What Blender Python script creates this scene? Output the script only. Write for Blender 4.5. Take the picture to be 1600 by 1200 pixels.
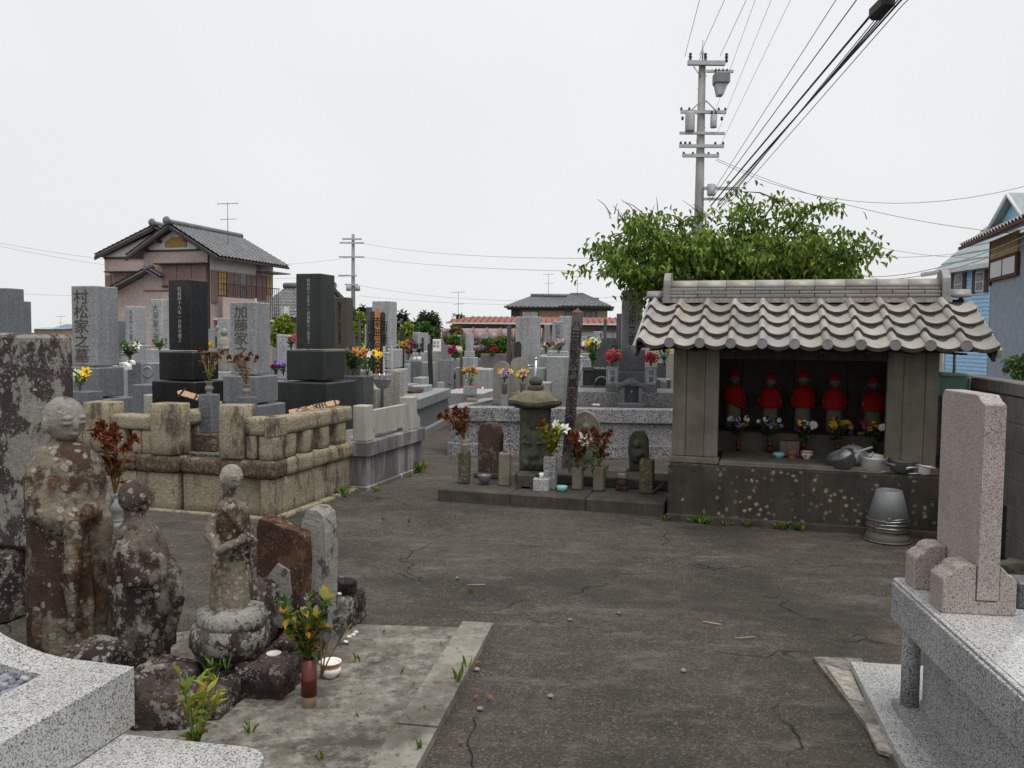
import bpy, bmesh, math, random
from mathutils import Vector, Matrix, noise

for o in list(bpy.data.objects): bpy.data.objects.remove(o)
SC = bpy.context.scene
COL = SC.collection
PI = math.pi
rad = math.radians

# ------------------------------------------------------------------ camera
F = 1300.0                      # focal length in photo pixels (1600 wide)
CAM = Vector((0, 0, 1.6))
PITCH, ROLL = math.atan(75 / 1300), 0.0095
RM = Matrix.Rotation(PI / 2 - PITCH, 3, 'X') @ Matrix.Rotation(ROLL, 3, 'Z')
cd = bpy.data.cameras.new('camera'); cam = bpy.data.objects.new('camera', cd); COL.objects.link(cam)
cd.sensor_width = 36; cd.lens = 36 * F / 1600; cd.clip_start = 0.05; cd.clip_end = 3000
cam.matrix_world = Matrix.Translation(CAM) @ RM.to_4x4()
SC.camera = cam

# ------------------------------------------------------------------ world: bright overcast
SUN_EL, SUN_AZ = rad(70), rad(140)      # azimuth clockwise from +Y
W = bpy.data.worlds.new('World'); SC.world = W; W.use_nodes = True
wt = W.node_tree; wt.nodes.clear()
wo = wt.nodes.new('ShaderNodeOutputWorld'); bg = wt.nodes.new('ShaderNodeBackground')
sky = wt.nodes.new('ShaderNodeTexSky'); sky.sky_type = 'NISHITA'; sky.sun_disc = False
sky.sun_elevation = SUN_EL; sky.sun_rotation = SUN_AZ; sky.dust_density = 4; sky.air_density = 1.0
sc_ = wt.nodes.new('ShaderNodeVectorMath'); sc_.operation = 'SCALE'; sc_.inputs['Scale'].default_value = 0.08
wt.links.new(sky.outputs[0], sc_.inputs[0])
tc = wt.nodes.new('ShaderNodeTexCoord')
cn = wt.nodes.new('ShaderNodeTexNoise'); cn.inputs['Scale'].default_value = 1.6; cn.inputs['Detail'].default_value = 3
wt.links.new(tc.outputs['Generated'], cn.inputs['Vector'])
cr = wt.nodes.new('ShaderNodeValToRGB')
cr.color_ramp.elements[0].position = .3; cr.color_ramp.elements[0].color = (.515, .522, .537, 1)
cr.color_ramp.elements[1].position = .7; cr.color_ramp.elements[1].color = (.575, .578, .585, 1)
wt.links.new(cn.outputs['Fac'], cr.inputs[0])
mx = wt.nodes.new('ShaderNodeMix'); mx.data_type = 'RGBA'; mx.inputs[0].default_value = .94   # closed cloud cover
wt.links.new(sc_.outputs[0], mx.inputs[6]); wt.links.new(cr.outputs[0], mx.inputs[7])
wt.links.new(mx.outputs[2], bg.inputs['Color']); bg.inputs['Strength'].default_value = 1.0
wt.links.new(bg.outputs[0], wo.inputs[0])
sl = bpy.data.lights.new('sun', 'SUN'); sl.energy = 1.5; sl.angle = rad(40); sl.color = (1, .97, .92)
so = bpy.data.objects.new('sun', sl); COL.objects.link(so)
tosun = Vector((math.sin(SUN_AZ) * math.cos(SUN_EL), math.cos(SUN_AZ) * math.cos(SUN_EL), math.sin(SUN_EL)))
so.rotation_euler = tosun.to_track_quat('Z', 'Y').to_euler(); so.location = (0, 0, 30)
vs_ = SC.view_settings; vs_.view_transform = 'Standard'; vs_.look = 'None'; vs_.exposure = .68; vs_.gamma = 1
SC.cycles.use_denoising = True

# ------------------------------------------------------------------ photo pixel <-> place
def ray(u, v): return RM @ Vector(((u - 800) / F, (600 - v) / F, -1))
def G(u, v, z=0.0):
    d = ray(u, v); t = (z - CAM.z) / d.z; return CAM + d * t
def D(u, v, y):
    d = ray(u, v); return CAM + d * (y / d.y)
def PRJ(P):
    c = RM.transposed() @ (Vector(P) - CAM); return 800 + F * c.x / -c.z, 600 - F * c.y / -c.z
ROT = rad(-16.5)
E1 = Vector((math.cos(ROT), math.sin(ROT), 0)); E2 = Vector((-math.sin(ROT), math.cos(ROT), 0))

# ------------------------------------------------------------------ material helpers
class NT:
    def __init__(s, name, rough=.8, spec=.3, metal=0):
        s.m = bpy.data.materials.new(name); s.m.use_nodes = True
        s.t = s.m.node_tree; s.b = s.t.nodes['Principled BSDF']
        s.b.inputs['Roughness'].default_value = rough
        s.b.inputs['Specular IOR Level'].default_value = spec
        s.b.inputs['Metallic'].default_value = metal
        s._p = None
    def set(s, k, v):
        i = s.b.inputs[k]
        if hasattr(v, 'is_output'): s.t.links.new(v, i)
        else: i.default_value = v if not (isinstance(v, tuple) and len(v) == 3) else (*v, 1)
    def put(s, sock, v):
        if hasattr(v, 'is_output'): s.t.links.new(v, sock)
        elif isinstance(v, tuple) and len(v) == 3 and len(sock.default_value) == 4: sock.default_value = (*v, 1)
        else: sock.default_value = v
    def pos(s):
        if s._p is None:
            g = s.t.nodes.new('ShaderNodeNewGeometry'); s._p = g
        return s._p.outputs['Position']
    def island(s): s.pos(); return s._p.outputs['Random Per Island']
    def objrand(s): return s.t.nodes.new('ShaderNodeObjectInfo').outputs['Random']
    def vec(s, scale, v=None, rot=(0,0,0), loc=(0,0,0)):
        n = s.t.nodes.new('ShaderNodeMapping'); n.inputs['Scale'].default_value = scale; n.inputs['Rotation'].default_value = rot
        n.inputs['Location'].default_value = loc
        s.t.links.new(v or s.pos(), n.inputs[0]); return n.outputs[0]
    def noise(s, scale, det=4, r=.6, v=None, dist=0):
        n = s.t.nodes.new('ShaderNodeTexNoise'); n.inputs['Scale'].default_value = scale
        n.inputs['Detail'].default_value = det; n.inputs['Roughness'].default_value = r; n.inputs['Distortion'].default_value = dist
        s.t.links.new(v or s.pos(), n.inputs['Vector']); return n.outputs['Fac']
    def noisec(s, scale, det=2):
        n = s.t.nodes.new('ShaderNodeTexNoise'); n.inputs['Scale'].default_value = scale; n.inputs['Detail'].default_value = det
        s.t.links.new(s.pos(), n.inputs['Vector']); return n.outputs['Color']
    def vor(s, scale, feat='F1', v=None, out='Distance', rnd=1):
        n = s.t.nodes.new('ShaderNodeTexVoronoi'); n.feature = feat; n.inputs['Scale'].default_value = scale
        n.inputs['Randomness'].default_value = rnd
        s.t.links.new(v or s.pos(), n.inputs['Vector']); return n.outputs[out]
    def ramp(s, fac, stops, mode='LINEAR'):
        n = s.t.nodes.new('ShaderNodeValToRGB'); e = n.color_ramp.elements; n.color_ramp.interpolation = mode
        while len(e) < len(stops): e.new(.5)
        for k, (p, c) in enumerate(stops):
            e[k].position = p
            e[k].color = (c, c, c, 1) if not isinstance(c, tuple) else (*c, 1)
        s.t.links.new(fac, n.inputs[0]); return n.outputs[0]
    def mix(s, fac, a, b, mode='MIX'):
        n = s.t.nodes.new('ShaderNodeMix'); n.data_type = 'RGBA'; n.blend_type = mode
        s.put(n.inputs[0], fac); s.put(n.inputs[6], a); s.put(n.inputs[7], b); return n.outputs[2]
    def math(s, op, a, b=0.0, c=None):
        n = s.t.nodes.new('ShaderNodeMath'); n.operation = op
        s.put(n.inputs[0], a); s.put(n.inputs[1], b)
        if c is not None: s.put(n.inputs[2], c)
        return n.outputs[0]
    def warp(s, scale, amt):
        n = s.t.nodes.new('ShaderNodeVectorMath'); n.operation = 'MULTIPLY_ADD'
        s.t.links.new(s.noisec(scale), n.inputs[0]); n.inputs[1].default_value = (amt,) * 3; s.t.links.new(s.pos(), n.inputs[2])
        return n.outputs[0]
    def bump(s, h, strength=.5, dist=.01):
        n = s.t.nodes.new('ShaderNodeBump'); n.inputs['Strength'].default_value = strength; n.inputs['Distance'].default_value = dist
        s.put(n.inputs['Height'], h); s.t.links.new(n.outputs[0], s.b.inputs['Normal'])
    def col(s, c): s.set('Base Color', c); return s
MAT = {}
def plain(name, c, rough=.6, spec=.3, metal=0, var=.15, vs=6):
    n = NT(name, rough, spec, metal)
    a = tuple(x * (1 - var) for x in c); b = tuple(min(1, x * (1 + var)) for x in c)
    n.col(n.ramp(n.noise(vs, 5), [(.3, a), (.7, b)])); MAT[name] = n.m; return n

# granite: crystals as small voronoi cells, soft cloudiness, faint vertical weather streaks
def granite(name, lo, mid, hi, scale, rough=.45, spec=.4, dark=.28, streak=.25, rgh_bump=0, tint=None):
    n = NT(name, rough, spec)
    c = n.vor(scale, out='Color')
    sep = n.t.nodes.new('ShaderNodeSeparateColor'); n.t.links.new(c, sep.inputs[0])
    base = n.ramp(sep.outputs[0], [(0, lo), (dark, lo), (dark + .08, mid), (.62, mid), (.8, hi), (1, hi)])
    if tint: base = n.mix(n.ramp(sep.outputs[1], [(.6, 0.0), (.75, .7)]), base, tint)
    cl = n.ramp(n.noise(3, 5, .65), [(.25, .8), (.75, 1.1)])
    base = n.mix(.8, base, cl, 'MULTIPLY')
    if streak:
        st = n.ramp(n.noise(9, 5, .7, n.vec((1, 1, .07))), [(.35, 1 - streak), (.6, 1.0)])
        base = n.mix(1, base, st, 'MULTIPLY')
    base = n.mix(n.ramp(n.noise(2.2, 7, .75), [(.5, 0.0), (.75, .38)]), base, n.mix(.5, base, (.16, .145, .115), 'MULTIPLY'))
    n.col(base)
    n.set('Roughness', n.ramp(n.noise(25, 3), [(.3, rough - .08), (.7, rough + .1)]))
    if rgh_bump: n.bump(n.noise(scale * .6, 3), rgh_bump, .01)
    MAT[name] = n.m; return n
granite('granite_white', (.095, .095, .093), (.42, .42, .41), (.54, .54, .525), 235, .38, .4, .2, .08)
granite('granite_polished', (.12, .12, .12), (.42, .42, .415), (.53, .53, .52), 270, .16, .6, .22, .0)
granite('granite_white_rough', (.10, .10, .10), (.35, .35, .345), (.48, .48, .47), 270, .7, .25, .26, .1, .2)
granite('granite_pink', (.10, .085, .08), (.40, .36, .34), (.48, .44, .42), 380, .5, .35, .14, .06, .12, (.30, .20, .17))
granite('granite_pink_rough', (.10, .085, .08), (.36, .325, .305), (.45, .41, .39), 340, .8, .2, .13, .06, .25, (.30, .21, .18))
granite('granite_plot', (.05, .05, .055), (.33, .33, .34), (.45, .45, .46), 120, .6, .3, .34, .2)
granite('granite_plot_fine', (.10, .10, .105), (.29, .285, .29), (.44, .43, .43), 120, .55, .3, .3, .15)
granite('granite_grey', (.14, .145, .15), (.27, .28, .29), (.37, .38, .39), 170, .5, .35, .2, .25)
granite('granite_light', (.22, .225, .23), (.40, .41, .42), (.50, .51, .52), 130, .5, .35, .2, .25)
granite('granite_blue', (.08, .09, .10), (.16, .172, .185), (.23, .245, .26), 170, .45, .4, .2, .2)
granite('granite_dark', (.04, .043, .046), (.085, .09, .094), (.13, .135, .14), 170, .4, .4, .2, .2)
granite('granite_black', (.010, .010, .011), (.018, .0185, .019), (.03, .03, .031), 200, .3, .4, .2, .25)
granite('granite_black_green', (.016, .018, .017), (.030, .033, .032), (.048, .052, .05), 180, .38, .35, .2, .3)
granite('granite_brown', (.045, .038, .028), (.085, .072, .052), (.12, .10, .075), 170, .5, .3, .2, .25)
granite('granite_beige', (.22, .21, .18), (.40, .38, .33), (.52, .50, .45), 120, .65, .25, .2, .3)

def stained(name, base, dark, streakcol, sc=5, amt=.6, bmp=.3, rough=.85, spots=None, ssc=7):
    n = NT(name, rough, .2)
    b = n.mix(n.ramp(n.noise(sc, 7, .7), [(.35, 0.0), (.65, 1.0)]), base, dark)
    st = n.ramp(n.noise(ssc, 6, .7, n.vec((1, 1, .08 if ssc > 5 else .16))), [(.42, 0.0), (.66 if ssc > 5 else .58, amt)])
    b = n.mix(st, b, streakcol)
    b = n.mix(n.ramp(n.noise(60, 4, .7), [(.3, .35), (.7, 0.0)]), b, dark)
    if spots:
        d = n.vor(spots[1], 'F1', n.warp(25, .03))
        k = n.math('MULTIPLY', n.ramp(d, [(.14, 1.0), (.34, 0.0)]), n.ramp(n.noise(spots[2], 5, .6), [(spots[3], 0.0), (spots[3] + .10, 1.0)]))
        b = n.mix(n.math('MULTIPLY', k, n.ramp(n.noise(70, 3), [(.3, .55), (.6, 1.0)])), b, spots[0])
    n.col(b); n.bump(n.noise(90, 5, .7), bmp, .008)
    MAT[name] = n.m; return n
stained('shrine_wall', (.25, .225, .18), (.155, .14, .11), (.06, .055, .045), 4, .5)
stained('shrine_plinth', (.09, .08, .066), (.042, .037, .032), (.02, .018, .016), 4, .5, .5, .9, ((.40, .34, .20), 17, 2.6, .435))
stained('platform_concrete', (.11, .098, .083), (.05, .044, .038), (.03, .026, .022), 5, .5, .5)
stained('pillar_concrete', (.24, .215, .165), (.15, .13, .10), (.10, .085, .065), 8, .4, .3)
stained('pillar_lichen', (.17, .15, .10), (.075, .07, .045), (.05, .05, .03), 14, .5, .4, .9, ((.36, .29, .11), 26, 6, .45))
stained('pillar_moss', (.13, .125, .085), (.055, .06, .04), (.04, .045, .03), 14, .5, .4, .9, ((.30, .31, .22), 30, 6, .47))
stained('plot_concrete', (.40, .39, .39), (.25, .24, .245), (.075, .068, .072), 4, .9, .3, .85, None, 4)
stained('white_concrete', (.46, .455, .40), (.36, .35, .30), (.20, .19, .14), 3, .4, .2)
stained('block_wall', (.215, .21, .197), (.135, .13, .122), (.08, .038, .036), 3, .5, .5)
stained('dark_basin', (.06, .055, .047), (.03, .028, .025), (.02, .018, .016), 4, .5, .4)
stained('hall_inner_shade', (.14, .125, .10), (.085, .076, .06), (.06, .053, .042), 6, .4, .3)  # inside of the hall, its deep shade put into a darker concrete colour
stained('kerb_concrete', (.24, .225, .19), (.15, .137, .115), (.09, .08, .065), 5, .3, .4)
stained('pole_concrete', (.33, .33, .32), (.24, .24, .235), (.18, .175, .17), 2, .4, .1)
stained('mossy_stone', (.125, .13, .098), (.06, .065, .048), (.03, .033, .027), 9, .5, .8)
stained('cap_stone', (.24, .205, .15), (.075, .072, .045), (.05, .052, .03), 5, .5, .7)
stained('grey_relief_stone', (.29, .265, .205), (.18, .165, .13), (.08, .075, .06), 6, .5, .5)
stained('far_relief_stone', (.38, .36, .32), (.24, .23, .20), (.16, .15, .13), 6, .5, .5)

# rough yellow granite of the fence
n = NT('fence_stone', .9, .2)
b = n.ramp(n.vor(110, out='Color'), [(0, (.16, .125, .07)), (.45, (.33, .28, .19)), (1, (.45, .40, .30))])
b = n.mix(n.ramp(n.noise(4, 6, .7), [(.4, 0.0), (.75, .6)]), b, (.25, .24, .20))
b = n.mix(n.ramp(n.noise(6, 7, .75, n.vec((1, 1, .35))), [(.50, 0.0), (.62, .8)]), b, (.05, .036, .03))
b = n.mix(n.ramp(n.noise(11, 6, .7), [(.6, 0.0), (.68, .55)]), b, (.42, .42, .39))
n.col(b); n.bump(n.noise(45, 5, .7), .9, .02); MAT['fence_stone'] = n.m
n = NT('fence_stone_dark', .9, .2)
b = n.ramp(n.noise(30, 6, .7), [(.3, (.045, .032, .027)), (.55, (.13, .10, .07)), (.75, (.32, .28, .21))])
b = n.mix(n.ramp(n.noise(9, 6, .7), [(.58, 0.0), (.66, .6)]), b, (.40, .40, .37))
n.col(b); n.bump(n.noise(45, 5, .7), .9, .02); MAT['fence_stone_dark'] = n.m

# lichen stone: pale weathered body, ragged dark patches, rust stains and sharp pale crusts of several sizes
def lichen(name, base, base2, dark, dthr, crust, cthr, rust=None, rthr=.6, sc=1.0, bmp=1.0):
    n = NT(name, .92, .15)
    b = n.mix(n.ramp(n.noise(22 * sc, 7, .75), [(.35, 0.0), (.65, 1.0)]), base, base2)
    if rust: b = n.mix(n.ramp(n.noise(3.6 * sc, 8, .72, n.vec((1, 1, .7), None, (0, 0, 0), (3, 7, 1))), [(rthr, 0.0), (rthr + .05, .85)]), b, rust)
    dk = n.ramp(n.noise(3.0 * sc, 10, .72, n.vec((1, 1, .75), None, (0, 0, 0), (1.7, .4, 5))), [(dthr, 0.0), (dthr + .03, 1.0)])
    b = n.mix(n.math('MULTIPLY', dk, .92), b, n.mix(n.noise(45 * sc, 5, .7), dark, tuple(x * 2.2 for x in dark)))
    w = n.warp(20 * sc, .03)
    cr = n.ramp(n.noise(6.5 * sc, 9, .75, n.vec((1, 1, .8), None, (0, 0, 0), (8, 2, 3))), [(cthr, 0.0), (cthr + .025, 1.0)])
    ds = n.math('MULTIPLY', n.ramp(n.vor(17 * sc, v=w), [(.27, 1.0), (.32, 0.0)]), n.ramp(n.noise(2.6 * sc, 3, .5, n.vec((1, 1, 1), None, (0, 0, 0), (4, 4, 9))), [(cthr - .06, 0.0), (cthr - .02, 1.0)]))
    d2 = n.math('MULTIPLY', n.ramp(n.vor(46 * sc, v=w), [(.24, 1.0), (.30, 0.0)]), n.ramp(n.noise(4 * sc, 3), [(.5, 0.0), (.55, 1.0)]))
    k = n.math('MAXIMUM', n.math('MAXIMUM', cr, ds), d2)
    cc = n.mix(n.ramp(n.noise(60 * sc, 4, .7), [(.35, 0.0), (.65, 1.0)]), crust, tuple(x * .66 for x in crust))
    b = n.mix(n.math('MULTIPLY', k, .93), b, cc)
    n.col(b)
    h = n.math('ADD', n.noise(40, 6, .75), n.math('MULTIPLY', n.noise(12, 5, .7), .8))
    h = n.math('ADD', h, n.math('SUBTRACT', n.math('MULTIPLY', k, .3), n.math('MULTIPLY', dk, .25)))
    n.bump(h, bmp, .016); MAT[name] = n.m; return n
lichen('lichen_slab', (.24, .235, .205), (.33, .32, .29), (.030, .020, .020), .475, (.40, .40, .37), .575, None, .6, 1.9)
lichen('lichen_statue_a', (.155, .13, .098), (.25, .215, .165), (.040, .023, .016), .52, (.36, .345, .30), .60, (.10, .05, .024), .54, 1.1)
lichen('lichen_statue_b', (.09, .074, .062), (.17, .142, .118), (.030, .019, .017), .47, (.37, .345, .30), .53, (.085, .034, .020), .56, 1.3)
lichen('lichen_statue_c', (.15, .13, .098), (.26, .225, .17), (.045, .028, .020), .52, (.40, .385, .34), .555, (.17, .085, .03), .54, 1.7)
lichen('lichen_statue_head', (.24, .225, .19), (.33, .31, .27), (.05, .045, .04), .55, (.38, .365, .33), .58, None, .6, 1.6)
lichen('lichen_rock', (.065, .048, .042), (.105, .08, .068), (.026, .018, .018), .50, (.35, .335, .295), .515, None, .6, 1.6)
lichen('lichen_rock_bare', (.060, .042, .037), (.10, .074, .062), (.024, .016, .017), .49, (.32, .305, .27), .565, None, .6, 1.6)
lichen('brown_slab', (.105, .055, .036), (.16, .09, .06), (.045, .024, .018), .50, (.30, .28, .235), .60, (.19, .09, .04), .56, 1.8)
lichen('pale_slab', (.25, .24, .21), (.34, .33, .30), (.055, .046, .042), .55, (.42, .41, .38), .57, None, .6, 2.2)
lichen('dark_stele', (.075, .045, .038), (.10, .062, .05), (.04, .024, .021), .55, (.28, .255, .20), .56, None, .6, 2.2)

# asphalt
n = NT('asphalt', .92, .2)
sp = n.vor(150, out='Color'); sep = n.t.nodes.new('ShaderNodeSeparateColor'); n.t.links.new(sp, sep.inputs[0])
b = n.ramp(sep.outputs[0], [(0, (.036, .031, .025)), (.45, (.071, .062, .051)), (.85, (.112, .100, .083)), (1, (.24, .215, .18))])
b = n.mix(n.ramp(n.noise(1.1, 6, .6), [(.35, .0), (.7, .6)]), b, (.120, .107, .088))
b = n.mix(n.ramp(n.noise(9, 8, .8), [(.44, .0), (.62, .5)]), b, (.042, .037, .031))
b = n.mix(n.ramp(n.noise(3.2, 9, .8, n.vec((.55, 1.5, 1), None, (0, 0, .25))), [(.52, 0.0), (.68, .6)]), b, (.22, .205, .178))
b = n.mix(n.ramp(n.noise(.8, 6, .65, n.vec((1, 1, 1), None, (0, 0, 0), (5.3, 1.7, 0))), [(.50, .0), (.62, .6)]), b, (.038, .033, .028))
fl = n.ramp(n.noise(38, 3, .8), [(.64, 0.0), (.70, .6)]); b = n.mix(fl, b, (.29, .275, .24))
cdist = n.vor(.62, 'DISTANCE_TO_EDGE', n.warp(3.5, .3))
crk = n.math('MULTIPLY', n.ramp(cdist, [(.0, 1.0), (.0042, 0.0)]), n.ramp(n.noise(2.2, 3), [(.47, 0.0), (.58, .9)]))
b = n.mix(n.math('MULTIPLY', crk, .75), b, (.012, .010, .008))
n.col(b)
h = n.math('ADD', n.math('MULTIPLY', n.noise(130, 4, .75), .6), n.math('MULTIPLY', n.noise(18, 7, .75), .6))
h = n.math('SUBTRACT', h, n.math('MULTIPLY', crk, 1.2)); n.bump(h, 1.0, .018); MAT['asphalt'] = n.m
for nm_, kf_ in (('pad_concrete', 1.0), ('kerb_stone', .98)):
    n = NT(nm_, .92, .2)
    b = n.mix(n.ramp(n.noise(2.3, 7, .7), [(.4, 0.0), (.58, 1.0)]), (.085, .076, .063) if kf_ == 1 else (.17, .158, .133), (.185, .172, .145) if kf_ == 1 else (.26, .245, .21))
    b = n.mix(n.ramp(n.noise(10, 8, .8), [(.47, 0.0), (.62, .85)]), b, (.30, .285, .25))
    b = n.mix(n.ramp(n.noise(26, 7, .8), [(.53, 0.0), (.63, .8)]), b, (.05, .045, .037))
    b = n.mix(n.ramp(n.noise(1.7, 5, .6, n.vec((1, 1, 1), None, (0, 0, 0), (9, 2, 0))), [(.52, 0.0), (.64, .6)]), b, (.055, .049, .041))
    b = n.mix(1, b, (kf_, kf_, kf_), 'MULTIPLY'); n.col(b); n.bump(n.noise(60, 6, .75), .6, .01); MAT[nm_] = n.m
n = NT('ground_soil', .95, .1)
n.col(n.ramp(n.noise(.3, 7, .7), [(.3, (.06, .055, .045)), (.5, (.09, .085, .07)), (.7, (.07, .085, .04))])); MAT['ground_soil'] = n.m
n = NT('gravel', .9, .2)
n.col(n.ramp(n.vor(55, out='Color'), [(0, (.05, .05, .045)), (.5, (.13, .125, .115)), (1, (.25, .24, .22))])); n.bump(n.vor(55), .9, .02); MAT['gravel'] = n.m
n = NT('pebble', .6, .4); n.col(n.ramp(n.objrand(), [(0, (.10, .11, .125)), (.6, (.19, .21, .235)), (1, (.34, .36, .38))])); MAT['pebble'] = n.m

# glazed tile: warm grey, every tile a little different, grime in noise patches
n = NT('roof_tile', .38, .45)
b = n.ramp(n.objrand(), [(0, (.20, .19, .175)), (.3, (.31, .285, .25)), (.65, (.38, .36, .33)), (.85, (.265, .262, .258)), (1, (.35, .31, .255))])
b = n.mix(n.ramp(n.noise(9, 6, .7), [(.45, 0.0), (.72, .65)]), b, (.20, .175, .15))
b = n.mix(n.ramp(n.noise(5, 4, .6, n.vec((1, 1, 1), None, (0,0,0), (2, 9, 4))), [(.62, 0.0), (.72, .5)]), b, (.36, .25, .14))
n.col(b); n.set('Roughness', n.ramp(n.noise(20, 4), [(.3, .3), (.7, .55)])); n.bump(n.noise(70, 4), .12, .004); MAT['roof_tile'] = n.m
n = NT('tile_dark', .42, .45)
b = n.ramp(n.objrand(), [(0, (.17, .165, .16)), (1, (.26, .255, .25))])
b = n.mix(n.ramp(n.noise(12, 5, .7), [(.5, 0.0), (.7, .6)]), b, (.11, .10, .095)); n.col(b); MAT['tile_dark'] = n.m
n = NT('tile_edge', .7, .25); n.col(n.ramp(n.noise(30, 5, .7), [(.3, (.07, .06, .05)), (.7, (.15, .135, .115))])); MAT['tile_edge'] = n.m
n = NT('house_tile', .45, .4)
n.col(n.mix(n.ramp(n.noise(3, 5), [(.35, 0.0), (.7, 1.0)]), (.105, .108, .115), (.18, .185, .19))); MAT['house_tile'] = n.m
n = NT('mortar', .9, .2); n.col(n.ramp(n.noise(30, 6, .7), [(.35, (.20, .17, .14)), (.65, (.42, .39, .34))])); n.bump(n.noise(40, 5), .8, .01); MAT['mortar'] = n.m

# wood
def wood(name, a, b_, sc=(30, 30, 1.2), rough=.85):
    n = NT(name, rough, .2); f = n.noise(1, 6, .7, n.vec(sc))
    n.col(n.ramp(f, [(.3, a), (.7, b_)])); n.bump(f, .5, .004); MAT[name] = n.m
wood('wood_grey', (.055, .048, .045), (.15, .132, .122))
wood('wood_dark', (.022, .02, .02), (.065, .06, .058))
wood('wood_new', (.36, .22, .13), (.47, .31, .20))
wood('wood_orange', (.33, .15, .05), (.46, .25, .10))
wood('wood_brown', (.05, .032, .025), (.09, .06, .047))

for nm, c, r, sp, me in [
    ('ink', (.012, .011, .011), .7, .2, 0), ('carve_dark', (.03, .028, .024), .9, .1, 0), ('carve_gold', (.085, .07, .045), .8, .2, 0),
    ('carve_light', (.36, .37, .37), .8, .2, 0), ('carve_mid', (.13, .135, .14), .9, .1, 0),
    ('red_cloth', (.33, .012, .013), .85, .1, 0), ('jizo_stone', (.17, .16, .13), .9, .1, 0), ('aluminium', (.66, .66, .64), .42, .5, .55), ('dark_pan', (.17, .17, .172), .5, .5, .6),
    ('galvanised', (.21, .22, .225), .62, .4, .35), ('rust_rim', (.17, .15, .135), .6, .4, .5), ('steel', (.5, .5, .5), .3, .5, 1),
    ('teal_plastic', (.15, .25, .23), .5, .4, 0), ('blue_plastic', (.12, .30, .48), .4, .4, 0), ('white_ceramic', (.74, .73, .69), .2, .5, 0),
    ('turquoise', (.20, .50, .50), .25, .5, 0), ('grey_ceramic', (.12, .13, .14), .3, .5, 0), ('vase_grey', (.29, .295, .31), .4, .4, 0), ('vase_stone', (.20, .185, .165), .6, .3, 0),
    ('bamboo_red', (.10, .018, .011), .45, .4, 0), ('bamboo_pale', (.40, .30, .18), .6, .3, 0), ('terracotta', (.24, .10, .07), .6, .3, 0), ('tan_glaze', (.37, .22, .09), .4, .4, 0), ('pink_glaze', (.45, .20, .17), .45, .4, 0),
    ('white_paint', (.78, .78, .76), .5, .3, 0), ('white_plaster', (.62, .62, .60), .85, .2, 0), ('pink_wall', (.47, .37, .335), .85, .2, 0), ('shutter_brown', (.23, .15, .135), .6, .3, 0),
    ('trim_dark', (.05, .033, .03), .6, .3, 0), ('lit_paper', (.52, .36, .14), .7, .2, 0), ('vent_wood', (.36, .22, .08), .7, .2, 0),
    ('blue_siding', (.36, .60, .82), .6, .3, 0), ('blue_roof', (.30, .345, .35), .7, .3, 0), ('grey_sheet', (.33, .375, .44), .6, .3, 0),
    ('rust_orange', (.46, .34, .17), .8, .2, 0), ('rust_frame', (.12, .05, .035), .8, .2, 0), ('red_roof', (.235, .075, .055), .6, .3, 0), ('cream_wall', (.42, .36, .27), .8, .2, 0), ('tan_wall', (.30, .225, .145), .8, .2, 0),
    ('pink_sheet', (.23, .145, .155), .35, .4, 0), ('cable_black', (.02, .02, .02), .6, .3, 0), ('cable_grey', (.22, .22, .23), .6, .3, 0), ('insulator', (.035, .035, .037), .4, .4, 0),
    ('device_grey', (.35, .365, .37), .5, .4, 0), ('device_dark', (.19, .205, .20), .5, .4, 0), ('arm_steel', (.40, .43, .43), .5, .4, .5), ('bark', (.06, .052, .045), .95, .1, 0), ('far_teal', (.25, .42, .40), .7, .2, 0), ('far_blue', (.10, .25, .42), .7, .2, 0), ('far_orange', (.52, .33, .22), .8, .2, 0),
    ('shell', (.62, .60, .52), .5, .3, 0), ('stem_green', (.10, .16, .04), .7, .2, 0), ('stem_dry', (.24, .17, .045), .8, .2, 0),
    ('petal_white', (.80, .80, .76), .6, .2, 0), ('petal_yellow', (.80, .53, .02), .6, .2, 0), ('petal_orange', (.75, .28, .06), .6, .2, 0), ('petal_pink', (.66, .16, .32), .6, .2, 0),
    ('petal_coral', (.74, .17, .19), .6, .2, 0), ('petal_magenta', (.36, .03, .28), .6, .2, 0), ('petal_purple', (.26, .19, .48), .6, .2, 0), ('petal_red', (.55, .03, .02), .6, .2, 0), ('petal_palepink', (.70, .42, .50), .6, .2, 0), ('petal_dry', (.20, .062, .026), .85, .1, 0), ('petal_plum', (.17, .03, .06), .7, .2, 0),
    ('figurine_blue', (.06, .12, .30), .4, .4, 0)]:
    plain(nm, c, r, sp, me)
def glassmat(name, c, rough=.08):
    n = NT(name, rough, .6); n.col(n.ramp(n.noise(2, 3), [(.3, c), (.7, tuple(x * 1.5 for x in c))])); MAT[name] = n.m
glassmat('window_glass', (.05, .056, .06)); glassmat('window_dull', (.13, .135, .135), .25); glassmat('window_pale', (.34, .34, .32), .4)

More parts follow.
